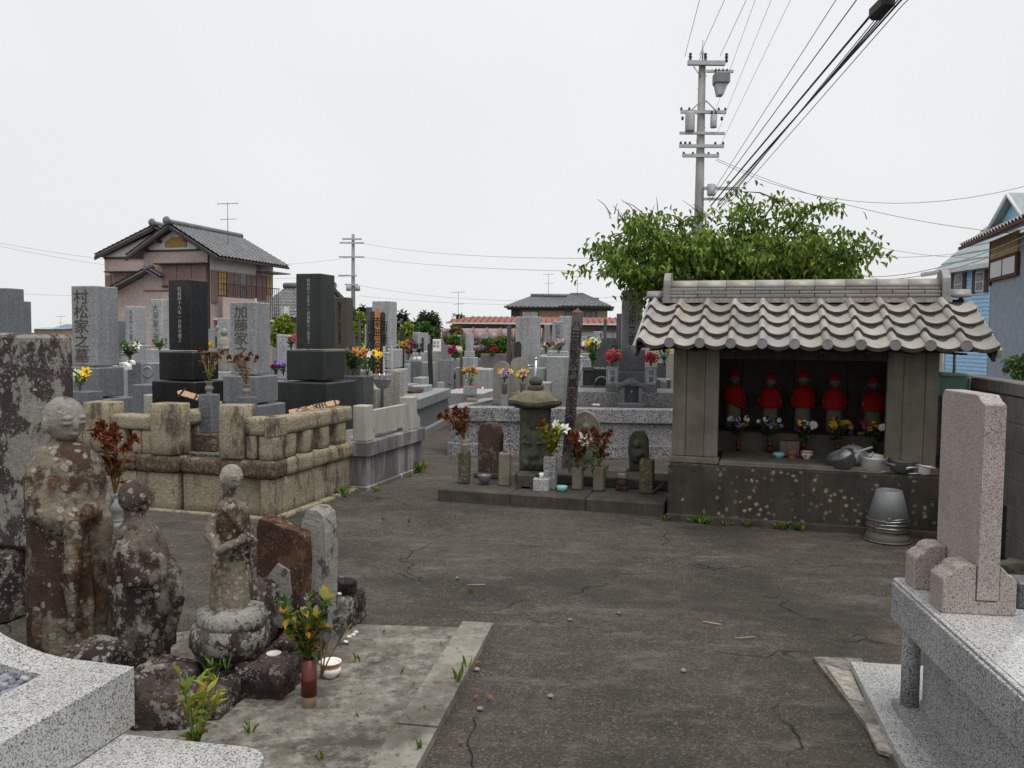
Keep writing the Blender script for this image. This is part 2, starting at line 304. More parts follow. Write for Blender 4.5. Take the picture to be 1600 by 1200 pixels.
def leafmat(name, cols, rough=.5, trans=.25):
    n = NT(name, rough, .3)
    st = [(k / (len(cols) - 1), c) for k, c in enumerate(cols)]
    n.col(n.ramp(n.island(), st))
    tr = n.t.nodes.new('ShaderNodeBsdfTranslucent'); ms = n.t.nodes.new('ShaderNodeMixShader'); ms.inputs[0].default_value = trans
    n.t.links.new(n.ramp(n.island(), st), tr.inputs[0])
    out = n.t.nodes['Material Output']
    n.t.links.new(n.b.outputs[0], ms.inputs[1]); n.t.links.new(tr.outputs[0], ms.inputs[2]); n.t.links.new(ms.outputs[0], out.inputs[0]); MAT[name] = n.m
leafmat('leaf_cherry', [(.05, .10, .02), (.10, .19, .03), (.18, .28, .045), (.34, .41, .07)], .5, .42)
leafmat('leaf_dark', [(.020, .040, .014), (.035, .062, .02), (.06, .095, .03)])
leafmat('leaf_green', [(.04, .085, .02), (.07, .135, .03), (.11, .19, .04)])
leafmat('leaf_sakaki', [(.018, .045, .014), (.03, .07, .018), (.055, .10, .02), (.16, .20, .02), (.32, .24, .02), (.38, .14, .02)])
leafmat('leaf_bright', [(.12, .20, .02), (.24, .30, .02), (.36, .34, .03), (.08, .15, .03), (.42, .20, .03)])
leafmat('leaf_dusk', [(.09, .095, .095), (.13, .13, .125)])
leafmat('leaf_dry', [(.075, .018, .012), (.15, .042, .019), (.25, .09, .034), (.12, .04, .026)], .8, .1)
leafmat('leaf_hedge', [(.05, .10, .02), (.09, .17, .03), (.14, .23, .035)])
leafmat('leaf_lime', [(.12, .19, .02), (.22, .29, .03), (.30, .36, .05)])
leafmat('leaf_conifer', [(.012, .028, .014), (.022, .045, .02), (.038, .065, .028)])
leafmat('leaf_teal', [(.05, .13, .11), (.10, .21, .18)])
leafmat('leaf_autumn', [(.12, .11, .03), (.20, .14, .05), (.10, .13, .03)])
leafmat('grass', [(.06, .14, .02), (.12, .22, .03), (.20, .28, .04)])

# ------------------------------------------------------------------ mesh helpers
class MB:
    def __init__(s): s.v = []; s.f = []; s.sm = []
    def add(s, vs, fs, smooth=False, M=None):
        o = len(s.v)
        s.v += [tuple(M @ Vector(p)) if M is not None else tuple(p) for p in vs]
        for f in fs: s.f.append([o + i for i in f]); s.sm.append(smooth)
        return s
    def box(s, x0, x1, y0, y1, z0, z1, ch=0.0, M=None):
        cx, cy, cz = (x0 + x1) / 2, (y0 + y1) / 2, (z0 + z1) / 2; hx, hy, hz = abs(x1 - x0) / 2, abs(y1 - y0) / 2, abs(z1 - z0) / 2
        S = [(a, b, c) for a in (-1, 1) for b in (-1, 1) for c in (-1, 1)]
        if ch <= 0:
            vs = [(cx + a * hx, cy + b * hy, cz + c * hz) for a, b, c in S]
            return s.add(vs, [(0, 1, 3, 2), (4, 6, 7, 5), (0, 4, 5, 1), (2, 3, 7, 6), (0, 2, 6, 4), (1, 5, 7, 3)], False, M)
        ch = min(ch, hx * .45, hy * .45, hz * .45); vs = []
        for a, b, c in S:
            vs += [(cx + a * hx, cy + b * (hy - ch), cz + c * (hz - ch)), (cx + a * (hx - ch), cy + b * hy, cz + c * (hz - ch)), (cx + a * (hx - ch), cy + b * (hy - ch), cz + c * hz)]
        I = lambda a, b, c, k: 3 * ((a > 0) * 4 + (b > 0) * 2 + (c > 0)) + k
        fs = []
        for a in (-1, 1):
            fs.append([I(a, -1, -1, 0), I(a, 1, -1, 0), I(a, 1, 1, 0), I(a, -1, 1, 0)])
            fs.append([I(-1, a, -1, 1), I(1, a, -1, 1), I(1, a, 1, 1), I(-1, a, 1, 1)])
            fs.append([I(-1, -1, a, 2), I(1, -1, a, 2), I(1, 1, a, 2), I(-1, 1, a, 2)])
            for b in (-1, 1):
                fs.append([I(a, b, -1, 0), I(a, b, 1, 0), I(a, b, 1, 1), I(a, b, -1, 1)])
                fs.append([I(a, -1, b, 0), I(a, 1, b, 0), I(a, 1, b, 2), I(a, -1, b, 2)])
                fs.append([I(-1, a, b, 1), I(1, a, b, 1), I(1, a, b, 2), I(-1, a, b, 2)])
        for a, b, c in S: fs.append([I(a, b, c, 0), I(a, b, c, 1), I(a, b, c, 2)])
        return s.add(vs, fs, False, M)
    def prism(s, poly, z0, z1, M=None, smooth=False):
        n = len(poly); vs = [(x, y, z0) for x, y in poly] + [(x, y, z1) for x, y in poly]
        s.add(vs, [list(range(n))[::-1], list(range(n, 2 * n))], False, M)
        s.add(vs, [(i, (i + 1) % n, n + (i + 1) % n, n + i) for i in range(n)], smooth, M); return s
    def profy(s, poly, y0, y1, M=None, smooth=False):          # polygon in x,z pulled along y
        n = len(poly); vs = [(x, y0, z) for x, z in poly] + [(x, y1, z) for x, z in poly]
        s.add(vs, [list(range(n)), list(range(n, 2 * n))[::-1]], False, M)
        s.add(vs, [(i, n + i, n + (i + 1) % n, (i + 1) % n) for i in range(n)], smooth, M); return s
    def profx(s, poly, x0, x1, M=None, smooth=False):          # polygon in y,z pulled along x
        n = len(poly); vs = [(x0, y, z) for y, z in poly] + [(x1, y, z) for y, z in poly]
        s.add(vs, [list(range(n)), list(range(n, 2 * n))[::-1]], False, M)
        s.add(vs, [(i, n + i, n + (i + 1) % n, (i + 1) % n) for i in range(n)], smooth, M); return s
    def tube(s, pts, r, n=6, cap=True):
        pts = [Vector(p) for p in pts]; rs = r if isinstance(r, (list, tuple)) else [r] * len(pts)
        vs = []; up = Vector((0, 0, 1))
        for i, p in enumerate(pts):
            t = (pts[min(i + 1, len(pts) - 1)] - pts[max(i - 1, 0)]).normalized()
            a = t.cross(up)
            if a.length < .05: a = t.cross(Vector((1, 0, 0)))
            a.normalize(); b = t.cross(a)
            for k in range(n):
                q = 2 * PI * k / n; vs.append(p + (a * math.cos(q) + b * math.sin(q)) * rs[i])
        fs = [(i * n + k, i * n + (k + 1) % n, (i + 1) * n + (k + 1) % n, (i + 1) * n + k) for i in range(len(pts) - 1) for k in range(n)]
        s.add(vs, fs, True)
        if cap: s.add(vs, [list(range(n))[::-1], [(len(pts) - 1) * n + k for k in range(n)]])
        return s
    def lathe(s, prof, n=20, c=(0, 0, 0), sx=1, sy=1, M=None, smooth=True, cap=True):
        vs = []
        for r, z in prof:
            for k in range(n):
                q = 2 * PI * k / n; vs.append((c[0] + r * sx * math.cos(q), c[1] + r * sy * math.sin(q), c[2] + z))
        m = len(prof)
        s.add(vs, [(i * n + k, i * n + (k + 1) % n, (i + 1) * n + (k + 1) % n, (i + 1) * n + k) for i in range(m - 1) for k in range(n)], smooth, M)
        e = []
        if cap and prof[0][0] > 1e-4: e.append(list(range(n))[::-1])
        if cap and prof[-1][0] > 1e-4: e.append([(m - 1) * n + k for k in range(n)])
        if e: s.add(vs, e, False, M)
        return s
    def ell(s, c, r, n=12, M=None):
        r = (r, r, r) if not isinstance(r, (tuple, list)) else r
        pr = [(max(math.sin(PI * i / n), 1e-5), -math.cos(PI * i / n)) for i in range(n + 1)]
        T = Matrix.Translation(Vector(c)) @ Matrix.Diagonal((*r, 1))
        return s.lathe(pr, 2 * n, M=(M @ T) if M is not None else T)
    def mesh(s, name, mat, recalc=True):
        me = bpy.data.meshes.new(name); me.from_pydata(s.v, [], s.f); me.polygons.foreach_set('use_smooth', s.sm)
        if recalc:
            bm = bmesh.new(); bm.from_mesh(me); bmesh.ops.remove_doubles(bm, verts=bm.verts, dist=1e-6)
            bmesh.ops.recalc_face_normals(bm, faces=bm.faces); bm.to_mesh(me); bm.free()
        if mat: me.materials.append(MAT[mat] if isinstance(mat, str) else mat)
        me.update(); return me
    def build(s, name, mat, parent=None, recalc=True, loc=None, rz=None): return link(name, s.mesh(name, mat, recalc), parent, loc, rz)
def link(name, me, parent=None, loc=None, rz=None, rot=None, scale=None):
    o = bpy.data.objects.new(name, me); COL.objects.link(o)
    if parent: o.parent = parent
    if loc is not None: o.location = loc
    if rz is not None: o.rotation_euler = (0, 0, rz)
    if rot is not None: o.rotation_euler = rot
    if scale is not None: o.scale = scale if not isinstance(scale, (int, float)) else (scale,) * 3
    return o
def bev(o, w=.004):
    b = o.modifiers.new('bevel', 'BEVEL'); b.width = w; b.segments = 2; b.limit_method = 'ANGLE'; b.angle_limit = rad(40); return o
def tag(o, label=None, cat=None, group=None, kind=None):
    if label: o['label'] = label
    if cat: o['category'] = cat
    if group: o['group'] = group
    if kind: o['kind'] = kind
    return o
def thing(name, label, cat, loc=(0, 0, 0), rz=0, group=None):
    return tag(link(name, None, None, loc, rz), label, cat, group)
def struct(name, mb, mat): return tag(mb.build(name, mat), kind='structure')
def box(name, dims, mat, parent=None, ch=.006): return MB().box(*dims, ch).build(name, mat, parent)

def roughen(me, amp, scale, seed=0, flat=1.0):
    off = Vector((seed * 7.3, seed * 3.1, seed * 1.7))
    cos = [v.co.copy() for v in me.vertices]; nrs = [v.vector.copy() for v in me.vertex_normals]
    for i, c in enumerate(cos): cos[i] = c + nrs[i] * (noise.fractal(c * scale + off, 1.0, 2.0, 4) * amp)
    me.vertices.foreach_set('co', [x for c in cos for x in c])
    me.update(); return me
def sculpt(mb, name, mat, voxel, smooth=4, amp=.0, sc=8, seed=1, parent=None):
    me = mb.mesh(name, mat); t = bpy.data.objects.new('tmp', me); COL.objects.link(t)
    r = t.modifiers.new('r', 'REMESH'); r.mode = 'VOXEL'; r.voxel_size = voxel
    s2 = t.modifiers.new('s', 'SMOOTH'); s2.iterations = smooth; s2.factor = .5
    dg = bpy.context.evaluated_depsgraph_get(); m2 = bpy.data.meshes.new_from_object(t.evaluated_get(dg))
    bpy.data.objects.remove(t)
    if amp: roughen(m2, amp, sc, seed)
    m2.polygons.foreach_set('use_smooth', [True] * len(m2.polygons))
    m2.name = name
    if not m2.materials: m2.materials.append(MAT[mat])
    return link(name, m2, parent)
def rockmesh(name, mat, r, seed, amp=.22, sc=1.6, sub=4, square=.0):
    bm = bmesh.new(); bmesh.ops.create_icosphere(bm, subdivisions=sub, radius=1)
    off = Vector((seed * 5.7, seed * 2.3, -seed * 3.9)); rg_ = random.Random(seed * 7 + 1); big = max(r) > .035
    pls = [(Vector((rg_.gauss(0, 1), rg_.gauss(0, 1), rg_.gauss(0, 1))).normalized(), rg_.uniform(.72, .98) + .24 * square) for _ in range(13)]
    if square: pls += [(Vector(a).normalized(), 1.0 - .28 * square) for a in ((1, .08, 0), (-1, .1, .1), (0, 1, .1), (.1, -1, 0), (.05, 0, 1), (0, .1, -1))]
    for v in bm.verts:
        n0 = v.co.normalized()
        if big:
            k = 1.12 + .45 * square
            for pn, pd_ in pls:
                q = n0.dot(pn)
                if q > .05: k = min(k, pd_ / q)
            v.co = n0 * k; d = noise.fractal(n0 * sc * 2.0 + off, .75, 2.2, 6) * .42 + .10 * noise.fractal(n0 * 9 + off, .8, 2.1, 4)
        else: d = noise.fractal(n0 * sc + off, .9, 2.1, 5)
        v.co = v.co * (1 + amp * d)
        v.co = Vector((v.co.x * r[0], v.co.y * r[1], v.co.z * r[2]))
    me = bpy.data.meshes.new(name); bm.to_mesh(me); bm.free()
    me.polygons.foreach_set('use_smooth', [True] * len(me.polygons)); me.materials.append(MAT[mat]); return me
def rock(name, label, cat, c, r, mat, seed, amp=.22, rz=0, square=.4, parent=None, sc=1.6, group=None):
    o = link(name, rockmesh(name, mat, r, seed, amp, sc, 4, square), parent, c, rz)
    if label: tag(o, label, cat, group)
    return o

# carved or brushed writing as a thin mesh, characters stacked top to bottom
def writing(txt, h, mat, parent, loc, rz=0.0, depth=.0015, gap=1.0, name='inscription', rx=PI / 2, w=1.0):
    cu = bpy.data.curves.new('txt', 'FONT'); cu.body = '\n'.join(txt); cu.align_x = 'CENTER'; cu.align_y = 'CENTER'
    cu.size = 1; cu.extrude = depth; cu.space_line = gap; cu.resolution_u = 2
    t = bpy.data.objects.new('txt', cu); COL.objects.link(t)
    dg = bpy.context.evaluated_depsgraph_get(); me = bpy.data.meshes.new_from_object(t.evaluated_get(dg))
    bpy.data.objects.remove(t)
    if not len(me.vertices): return None
    ys = [v.co.y for v in me.vertices]; xs = [v.co.x for v in me.vertices]
    cy = (max(ys) + min(ys)) / 2; cx = (max(xs) + min(xs)) / 2; k = h / max(1e-4, (max(ys) - min(ys)))
    for v in me.vertices: v.co.x = (v.co.x - cx) * k * w; v.co.y = (v.co.y - cy) * k
    me.materials.clear(); me.materials.append(MAT[mat]); me.name = name
    return link(name, me, parent, loc, rot=(rx, 0, rz))

# ------------------------------------------------------------------ plants
def leafverts(mb, p, d, up, l, w, curl=.15):
    d = d.normalized(); s = d.cross(up)
    if s.length < .01: s = d.cross(Vector((1, 0, 0)))
    s.normalize(); n = s.cross(d)
    q = lambda a, b, c: p + s * (a * w) + d * (b * l) + n * (c * l)
    mb.add([q(0, 0, 0), q(.36, .3, .06), q(.42, .62, .02), q(0, 1, -curl), q(-.42, .62, .02), q(-.36, .3, .06)], [(0, 1, 2, 3), (0, 3, 4, 5)], True)
def rv(rng, z=0.0): return Vector((rng.uniform(-1, 1), rng.uniform(-1, 1), rng.uniform(-1, 1) + z))
BL = {}
def bloommesh(kind, mat):
    if (kind, mat) in BL: return BL[(kind, mat)]
    mb = MB(); rng = random.Random(hash(kind) % 1000 if False else len(kind)); Z = Vector((0, 0, 1))
    if kind == 'daisy':
        for k in range(12):
            q = 2 * PI * k / 12; d = Vector((math.cos(q), math.sin(q), .35)); leafverts(mb, d * .12, d, Z, .9, .5, .2)
        mb.ell((0, 0, .15), (.22, .22, .15), 4)
    elif kind == 'lily':
        for k in range(6):
            q = 2 * PI * k / 6; d = Vector((math.cos(q), math.sin(q), .55)); leafverts(mb, d * .05, d, Z, 1.1, .75, .35)
        mb.ell((0, 0, .25), (.12, .12, .25), 4)
    elif kind == 'puff':
        for k in range(26):
            z = 1 - 1.5 * (k + .5) / 26; q = k * 2.4; r = math.sqrt(max(0, 1 - z * z)); d = Vector((r * math.cos(q), r * math.sin(q), z))
            leafverts(mb, d * .25, d + rv(rng) * .25, Vector((-math.sin(q), math.cos(q), .3)), .75, .75, .3)
    else:                                                   # dried, crumpled
        for k in range(14):
            d = rv(rng, .3).normalized(); leafverts(mb, d * .1, d, rv(rng), rng.uniform(.6, 1.0), rng.uniform(.4, .7), .5)
    me = mb.mesh('bloom', mat, False); BL[(kind, mat)] = me; return me
def bouquet(label, base, h, spread, blooms=(), leaf='leaf_green', nleaf=40, ls=.05, seed=0, stem='stem_green', nstem=7, group=None, cat='flowers', lean=(0, 0), name='flower_bouquet', lw=.55, bare=.25):
    rng = random.Random(seed * 13 + 5)
    root = thing(name, label, cat, base, 0, group)
    ms = MB(); ml = MB(); tips = []; paths = []
    for k in range(nstem):
        q = 2 * PI * k / nstem + rng.uniform(-.4, .4); s = spread * rng.uniform(.35, 1.0); hh = h * rng.uniform(.7, 1.0)
        a = Vector((0, 0, 0)); c = Vector((math.cos(q) * s + lean[0] * hh, math.sin(q) * s + lean[1] * hh, hh)); b = Vector((c.x * .35, c.y * .35, hh * .55))
        pts = [(1 - t) ** 2 * a + 2 * t * (1 - t) * b + t * t * c for t in (0, .25, .5, .75, 1)]
        ms.tube(pts, [.004, .0035, .003, .0025, .002], 4); paths.append(pts); tips.append(c)
    ms.build('stems', stem, root)
    for k in range(nleaf):
        P = rng.choice(paths); t = rng.uniform(bare, 1.0) * 3.999; i = int(t); p = P[i].lerp(P[i + 1], t - i)
        d = (P[i + 1] - P[i]).normalized() * .6 + rv(rng, .1) * .9
        leafverts(ml, p, d, Vector((0, 0, 1)) + rv(rng) * .3, ls * rng.uniform(.6, 1.25), ls * lw * rng.uniform(.8, 1.2), rng.uniform(0, .35))
    if nleaf: tag(ml.build('leaves', leaf, root, False), kind='stuff')
    j = 0
    for kind, mat, cnt, size in blooms:
        for k in range(cnt):
            t = tips[j % len(tips)] + (rv(rng) * spread * .25 if j >= len(tips) else Vector()); j += 1
            dz = rng.uniform(.2, .7); az = rng.uniform(-.9, .9) - PI / 2
            nrm = Vector((math.cos(az), math.sin(az), dz)).normalized()
            link('bloom', bloommesh(kind, mat), root, t, rot=nrm.to_track_quat('Z', 'Y').to_euler(), scale=size * rng.uniform(.8, 1.2))
    return root
def vase(name, label, base, prof, mat, n=20, group=None, cat='vase', inner=None):
    o = MB().lathe(prof, n).build(name, mat, None, True, base); return tag(o, label, cat, group)
def tuft(label, base, h, nb, seed, spread=.5, mat='grass', name='weed', w=.14, group='weeds in the yard'):
    rng = random.Random(seed); mb = MB()
    for k in range(nb):
        d = Vector((rng.uniform(-1, 1) * spread, rng.uniform(-1, 1) * spread, 1)); l = h * rng.uniform(.5, 1.1)
        leafverts(mb, Vector((rng.uniform(-1, 1), rng.uniform(-1, 1), 0)) * h * .25, d, rv(rng), l, l * w, rng.uniform(.1, .4))
    o = mb.build(name, mat, None, False, base); return tag(o, label, 'weed', group)
# ================================================================== GROUND
struct('ground', MB().box(-600, 600, -60, 1200, -1.0, -.012), 'ground_soil')
mb = MB(); NX, NY = 90, 90; vs = []; x0, x1, y0, y1 = -26, 26, -6, 46
for j in range(NY + 1):
    for i in range(NX + 1):
        x = x0 + (x1 - x0) * i / NX; y = y0 + (y1 - y0) * j / NY
        vs.append((x, y, .006 * noise.noise(Vector((x * .6, y * .6, 0))) - .004))
mb.add(vs, [(j * (NX + 1) + i, j * (NX + 1) + i + 1, (j + 1) * (NX + 1) + i + 1, (j + 1) * (NX + 1) + i) for j in range(NY) for i in range(NX)], True)
struct('asphalt_yard', mb, 'asphalt')

# concrete pad at left with its kerb stones
padroot = tag(link('concrete_pad', None), kind='structure')
def gp(u, v, z=0.0): p = G(u, v, z); return (p.x, p.y)
PADP = [gp(560, 976, .012), gp(722, 981, .012), gp(585, 1215, .012), (-.9, 1.9), (-2.6, 1.9), (-2.6, 3.8), gp(300, 985, .012)]
MB().prism(PADP, -.02, .014).build('pad', 'pad_concrete', padroot)
ka, kb = Vector(gp(747, 981)), Vector(gp(610, 1218)); kd = (kb - ka).normalized(); kn = Vector((-kd.y, kd.x))
for i in range(4):
    a = ka + kd * (i * .62 + .002); b = ka + kd * (i * .62 + .612); w = .085
    MB().prism([(a + kn * w)[:], (a - kn * w)[:], (b - kn * w)[:], (b + kn * w)[:]], -.03, .034 + .003 * (i % 2)).build('kerb_stone', 'kerb_stone', padroot)
# thin mortar pad beside the right grave
rp = [gp(1270, 1031), gp(1345, 1033), gp(1480, 1230), gp(1425, 1230)]
struct('mortar_pad', MB().prism(rp, -.02, .016), 'pad_concrete')
st = MB(); st.prism([gp(1290, 1040, .018), gp(1330, 1050, .018), gp(1350, 1098, .018), gp(1326, 1092, .018)], .004, .021); st.prism([gp(1352, 1130, .018), gp(1376, 1135, .018), gp(1398, 1180, .018), gp(1372, 1172, .018)], .004, .021)
tag(st.build('mortar_patches', 'mortar'), kind='structure')

# ================================================================== LEFT FOREGROUND: granite grave surround
def row(pts, z): return [gp(u, v, z) for u, v in pts]
sur = thing('granite_grave_surround', 'pale speckled granite grave surround with curved end, cut off by the lower left corner', 'grave surround', (-1.6, 2.7, 0))
def loc(o, p): return Vector(p) - o.location
def lp(root, pts): return [(x - root.location.x, y - root.location.y) for x, y in pts]
# lower step with rounded corner
cnr = Vector(gp(432, 1181, .12)); cc = []
bl = Vector(gp(120, 1139, .12)); br = Vector(gp(385, 1166, .12))
dirb = (br - bl).normalized(); nb_ = Vector((dirb.y, -dirb.x))
stp = [bl - dirb * 1.2, bl, br]
for k in range(1, 7):
    q = PI / 2 * k / 6; r = .11; c = br + nb_ * r
    stp.append(c + dirb * r * math.sin(q) - nb_ * r * math.cos(q))
e = stp[-1]; stp += [e + nb_ * 1.2, bl - dirb * 1.2 + nb_ * 1.2]
bev(MB().prism(lp(sur, [tuple(p) for p in stp]), 0, .12).build('step_slab', 'granite_white', sur))
# side beam
A1, A2, A3, A4 = [Vector(gp(*p, .35)) for p in ((210, 1041), (114, 1029), (69, 1053), (0, 1161))]
bd = (A4 - A1).normalized(); wv = A2 - A1
bev(MB().prism(lp(sur, [tuple(A1), tuple(A2), tuple(A2 + bd * 1.6), tuple(A1 + bd * 1.6)]), .1235, .35).build('side_beam', 'granite_white', sur))
# scooped back stone rising towards the left
bn = (A2 - A1).normalized(); L0 = A2 + bn * .004; thick = (A3 - A2).length * 1.0
mb = MB(); top = []; N = 12
prof = []
for k in range(N + 1):
    t = k / N; prof.append((t * .75, .35 + .30 * (1 - math.cos(t * PI / 2)) * 1.0))
vs = []
td = bd
for s, z in prof:
    for off in (0, thick):
        p = L0 + bn * s + td * off - Vector(sur.location[:2])
        vs += [(p.x, p.y, .0), (p.x, p.y, z)]
fs = []
for k in range(N):
    a = 4 * k; b = a + 4
    fs += [(a + 1, a + 3, b + 3, b + 1), (a, a + 1, b + 1, b), (a + 2, b + 2, b + 3, a + 3)]
fs += [(0, 2, 3, 1), (4 * N, 4 * N + 1, 4 * N + 3, 4 * N + 2)]
mb.add(vs, fs); bev(mb.build('back_stone', 'granite_white', sur))
bed = [tuple(A2 + bn * .004 + bd * (thick + .003)), tuple(A2 + bn * .9 + bd * (thick + .003)), tuple(A2 + bn * .9 + bd * 1.5), tuple(A2 + bn * .004 + bd * 1.5)]
MB().prism(lp(sur, bed), .0, .318).build('bed_fill', 'gravel', sur)
rng = random.Random(3); pm = [rockmesh('pebble', 'pebble', (1, .8, .62), s, .12, 1.2, 2) for s in range(4)]
k = 0
for i in range(9):
    for j in range(13):
        p = A2 + bn * (.03 + i * .032 + rng.uniform(-.008, .008)) + bd * (thick + .02 + j * .033 + rng.uniform(-.008, .008))
        r = rng.uniform(.015, .022)
        o = link('pebble', pm[k % 4], None, (p.x, p.y, .318 + r * .55), rot=(rng.uniform(-.3, .3), rng.uniform(-.3, .3), rng.uniform(0, 6)), scale=r); k += 1
        o.parent = sur; o.location = Vector((p.x, p.y, .318 + r * .55)) - Vector(sur.location)

# ------------------------------------------------ old stones at left
p = G(22, 978); t = thing('lichen_slab_monument', 'tall dark slab covered in white lichen at the left edge', 'stone monument', (p.x - .185, 4.75, 0), rad(-16.5))
m = MB().box(-.42, .33, -.15, .15, .39, 1.585, .02).mesh('slab', 'lichen_slab'); 
bm = bmesh.new(); bm.from_mesh(m); bmesh.ops.subdivide_edges(bm, edges=bm.edges, cuts=5, use_grid_fill=True); bm.to_mesh(m); bm.free(); roughen(m, .012, 5, 3)
link('slab', m, t)
m = MB().box(-.55, .2, -.26, .25, -.02, .385, .03).mesh('base_block', 'lichen_rock'); bm = bmesh.new(); bm.from_mesh(m); bmesh.ops.subdivide_edges(bm, edges=bm.edges, cuts=5, use_grid_fill=True); bm.to_mesh(m); bm.free(); roughen(m, .02, 5, 4)
link('base_block', m, t)

def headparts(mb, c, r, fa, tilt=.0, big=1.0):
    """monk's head: skull, brow, cheeks, nose, ears, neck; fa = facing angle in plan"""
    f = Vector((math.cos(fa), math.sin(fa), 0)); s = Vector((-f.y, f.x, 0)); c = Vector(c)
    mb.ell(c + Vector((0, 0, r * .06)), (r * .97, r * .97, r * 1.02), 12)
    mb.ell(c + f * r * .16 - Vector((0, 0, r * .35)), (r * .74, r * .74, r * .68), 10)
    mb.ell(c + f * r * .98 - Vector((0, 0, r * .22)), (r * .13, r * .13, r * .26), 6)
    mb.ell(c + f * r * .87 - Vector((0, 0, r * .62)), (r * .17, r * .17, r * .09), 6)
    for q in (-1, 1):
        mb.ell(c + f * r * .80 + s * q * r * .36 + Vector((0, 0, r * .12)), (r * .27, r * .27, r * .12), 6)
        mb.ell(c + f * r * .80 + s * q * r * .36 - Vector((0, 0, r * .12)), (r * .26, r * .26, r * .09), 6)
        mb.ell(c + s * q * r * .95 - Vector((0, 0, r * .2)), (r * .18, r * .18, r * .42), 6)

# statue one: tall monk, seen from its right side, robe falling straight
B = G(112, 1034, .03); t = thing('stone_statue', 'tall lichen-stained stone monk statue with pale head at far left', 'statue', (B.x, 3.86, 0), 0, 'old stone statues by the pad')
mb = MB(); fa = rad(-30)
mb.lathe([(.150, 0), (.158, .03), (.152, .2), (.156, .5), (.165, .74), (.168, .86), (.155, .94), (.118, 1.0), (.062, 1.03)], 28, (0, 0, .0), 1.05, .92)
mb.lathe([(.060, .98), (.056, 1.05), (.064, 1.1)], 14)
fx = Vector((math.cos(fa), math.sin(fa), 0)); sx = Vector((-fx.y, fx.x, 0))
for q in (-1, 1):
    mb.tube([sx * q * .12 + Vector((0, 0, .92)), sx * q * .145 + fx * .04 + Vector((0, 0, .74)), sx * q * .05 + fx * .155 + Vector((0, 0, .70))], [.058, .066, .05], 12)
    mb.tube([sx * q * .06 + fx * .165 + Vector((0, 0, .71)), sx * q * .085 + fx * .17 + Vector((0, 0, .50)), sx * q * .08 + fx * .15 + Vector((0, 0, .22))], [.052, .045, .018], 10)
    mb.ell(fx * .20 + sx * q * .02 + Vector((0, 0, .735)), (.03, .026, .045), 8)
for k in range(12):
    q = k / 12 * 2 * PI; c_ = Vector((math.cos(q) * .163, math.sin(q) * .142, 0))
    mb.tube([c_ * 1.03 + Vector((0, 0, .02)), c_ * 1.0 + Vector((0, 0, .35)), c_ * 1.0 + Vector((0, 0, .70))], [.020, .016, .008], 6)
for zc_ in (.80, .84, .88):
    mb.tube([sx * .13 + Vector((0, 0, zc_ + .09)), fx * .15 + sx * .04 + Vector((0, 0, zc_ + .02)), -sx * .10 + fx * .13 + Vector((0, 0, zc_ - .12))], [.017, .019, .015], 8)
    mb.tube([-fx * .06 - sx * .13 + Vector((0, 0, zc_ + .06)), -fx * .02 - sx * .16 + Vector((0, 0, zc_ - .08)), fx * .09 - sx * .13 + Vector((0, 0, zc_ - .16))], [.016, .018, .013], 8)
body = sculpt(mb, 'body', 'lichen_statue_a', .0095, 1, .006, 11, 2, t)
mb = MB(); headparts(mb, (.0, 0, 1.125), .095, fa)
sculpt(mb, 'head', 'lichen_statue_head', .0055, 1, .002, 14, 5, t)
MB().box(-.17, .17, -.15, .15, -.02, .035, .02).build('foot_slab', 'lichen_rock', t); t.scale = (1, 1, 1.06)

# statue two: hooded figure with dark head and falling cloak
t = thing('stone_statue', 'shorter stone statue with dark round head and patchy cloak between two paler statues', 'statue', (G(236, 1035, .03).x, 3.78, 0), 0, 'old stone statues by the pad')
mb = MB(); fa = rad(-5); fx = Vector((math.cos(fa), math.sin(fa), 0)); sx = Vector((-fx.y, fx.x, 0))
mb.lathe([(.115, 0), (.118, .06), (.124, .28), (.136, .44), (.132, .54), (.10, .63), (.055, .685)], 24, (-.005, 0, .0), 1.0, .95)
mb.lathe([(.046, .63), (.044, .70), (.05, .76)], 12, (-.02, 0, 0))
for q in (-1, 1):
    mb.tube([sx * q * .10 + Vector((0, 0, .60)), sx * q * .125 + fx * .05 + Vector((0, 0, .46)), sx * q * .05 + fx * .135 + Vector((0, 0, .44))], [.05, .056, .04], 10)
    mb.tube([sx * q * .06 + fx * .12 + Vector((0, 0, .46)), sx * q * .07 + fx * .145 + Vector((0, 0, .32)), sx * q * .06 + fx * .125 + Vector((0, 0, .13))], [.038, .034, .018], 8)
for k in range(9):
    q = k / 9 * 2 * PI + .2; c_ = Vector((math.cos(q) * .118, math.sin(q) * .112, 0))
    mb.tube([c_ + Vector((0, 0, .04)), c_ * 1.02 + Vector((0, 0, .25)), c_ * 1.06 + Vector((0, 0, .42))], [.013, .011, .006], 6)
sculpt(mb, 'body', 'lichen_statue_b', .0085, 1, .006, 12, 7, t)
mb = MB(); headparts(mb, (-.02, 0, .775), .072, fa); sculpt(mb, 'head', 'lichen_rock_bare', .006, 3, .005, 14, 5, t)
mb = MB()
for q in (-1, 1): mb.ell((.09, q * .045, .03), (.07, .035, .035), 8)
mb.box(-.12, .10, -.11, .11, -.02, .02, .01); sculpt(mb, 'feet', 'lichen_statue_b', .009, 3, .004, 12, 3, t); t.scale = (1, 1, 1.09)

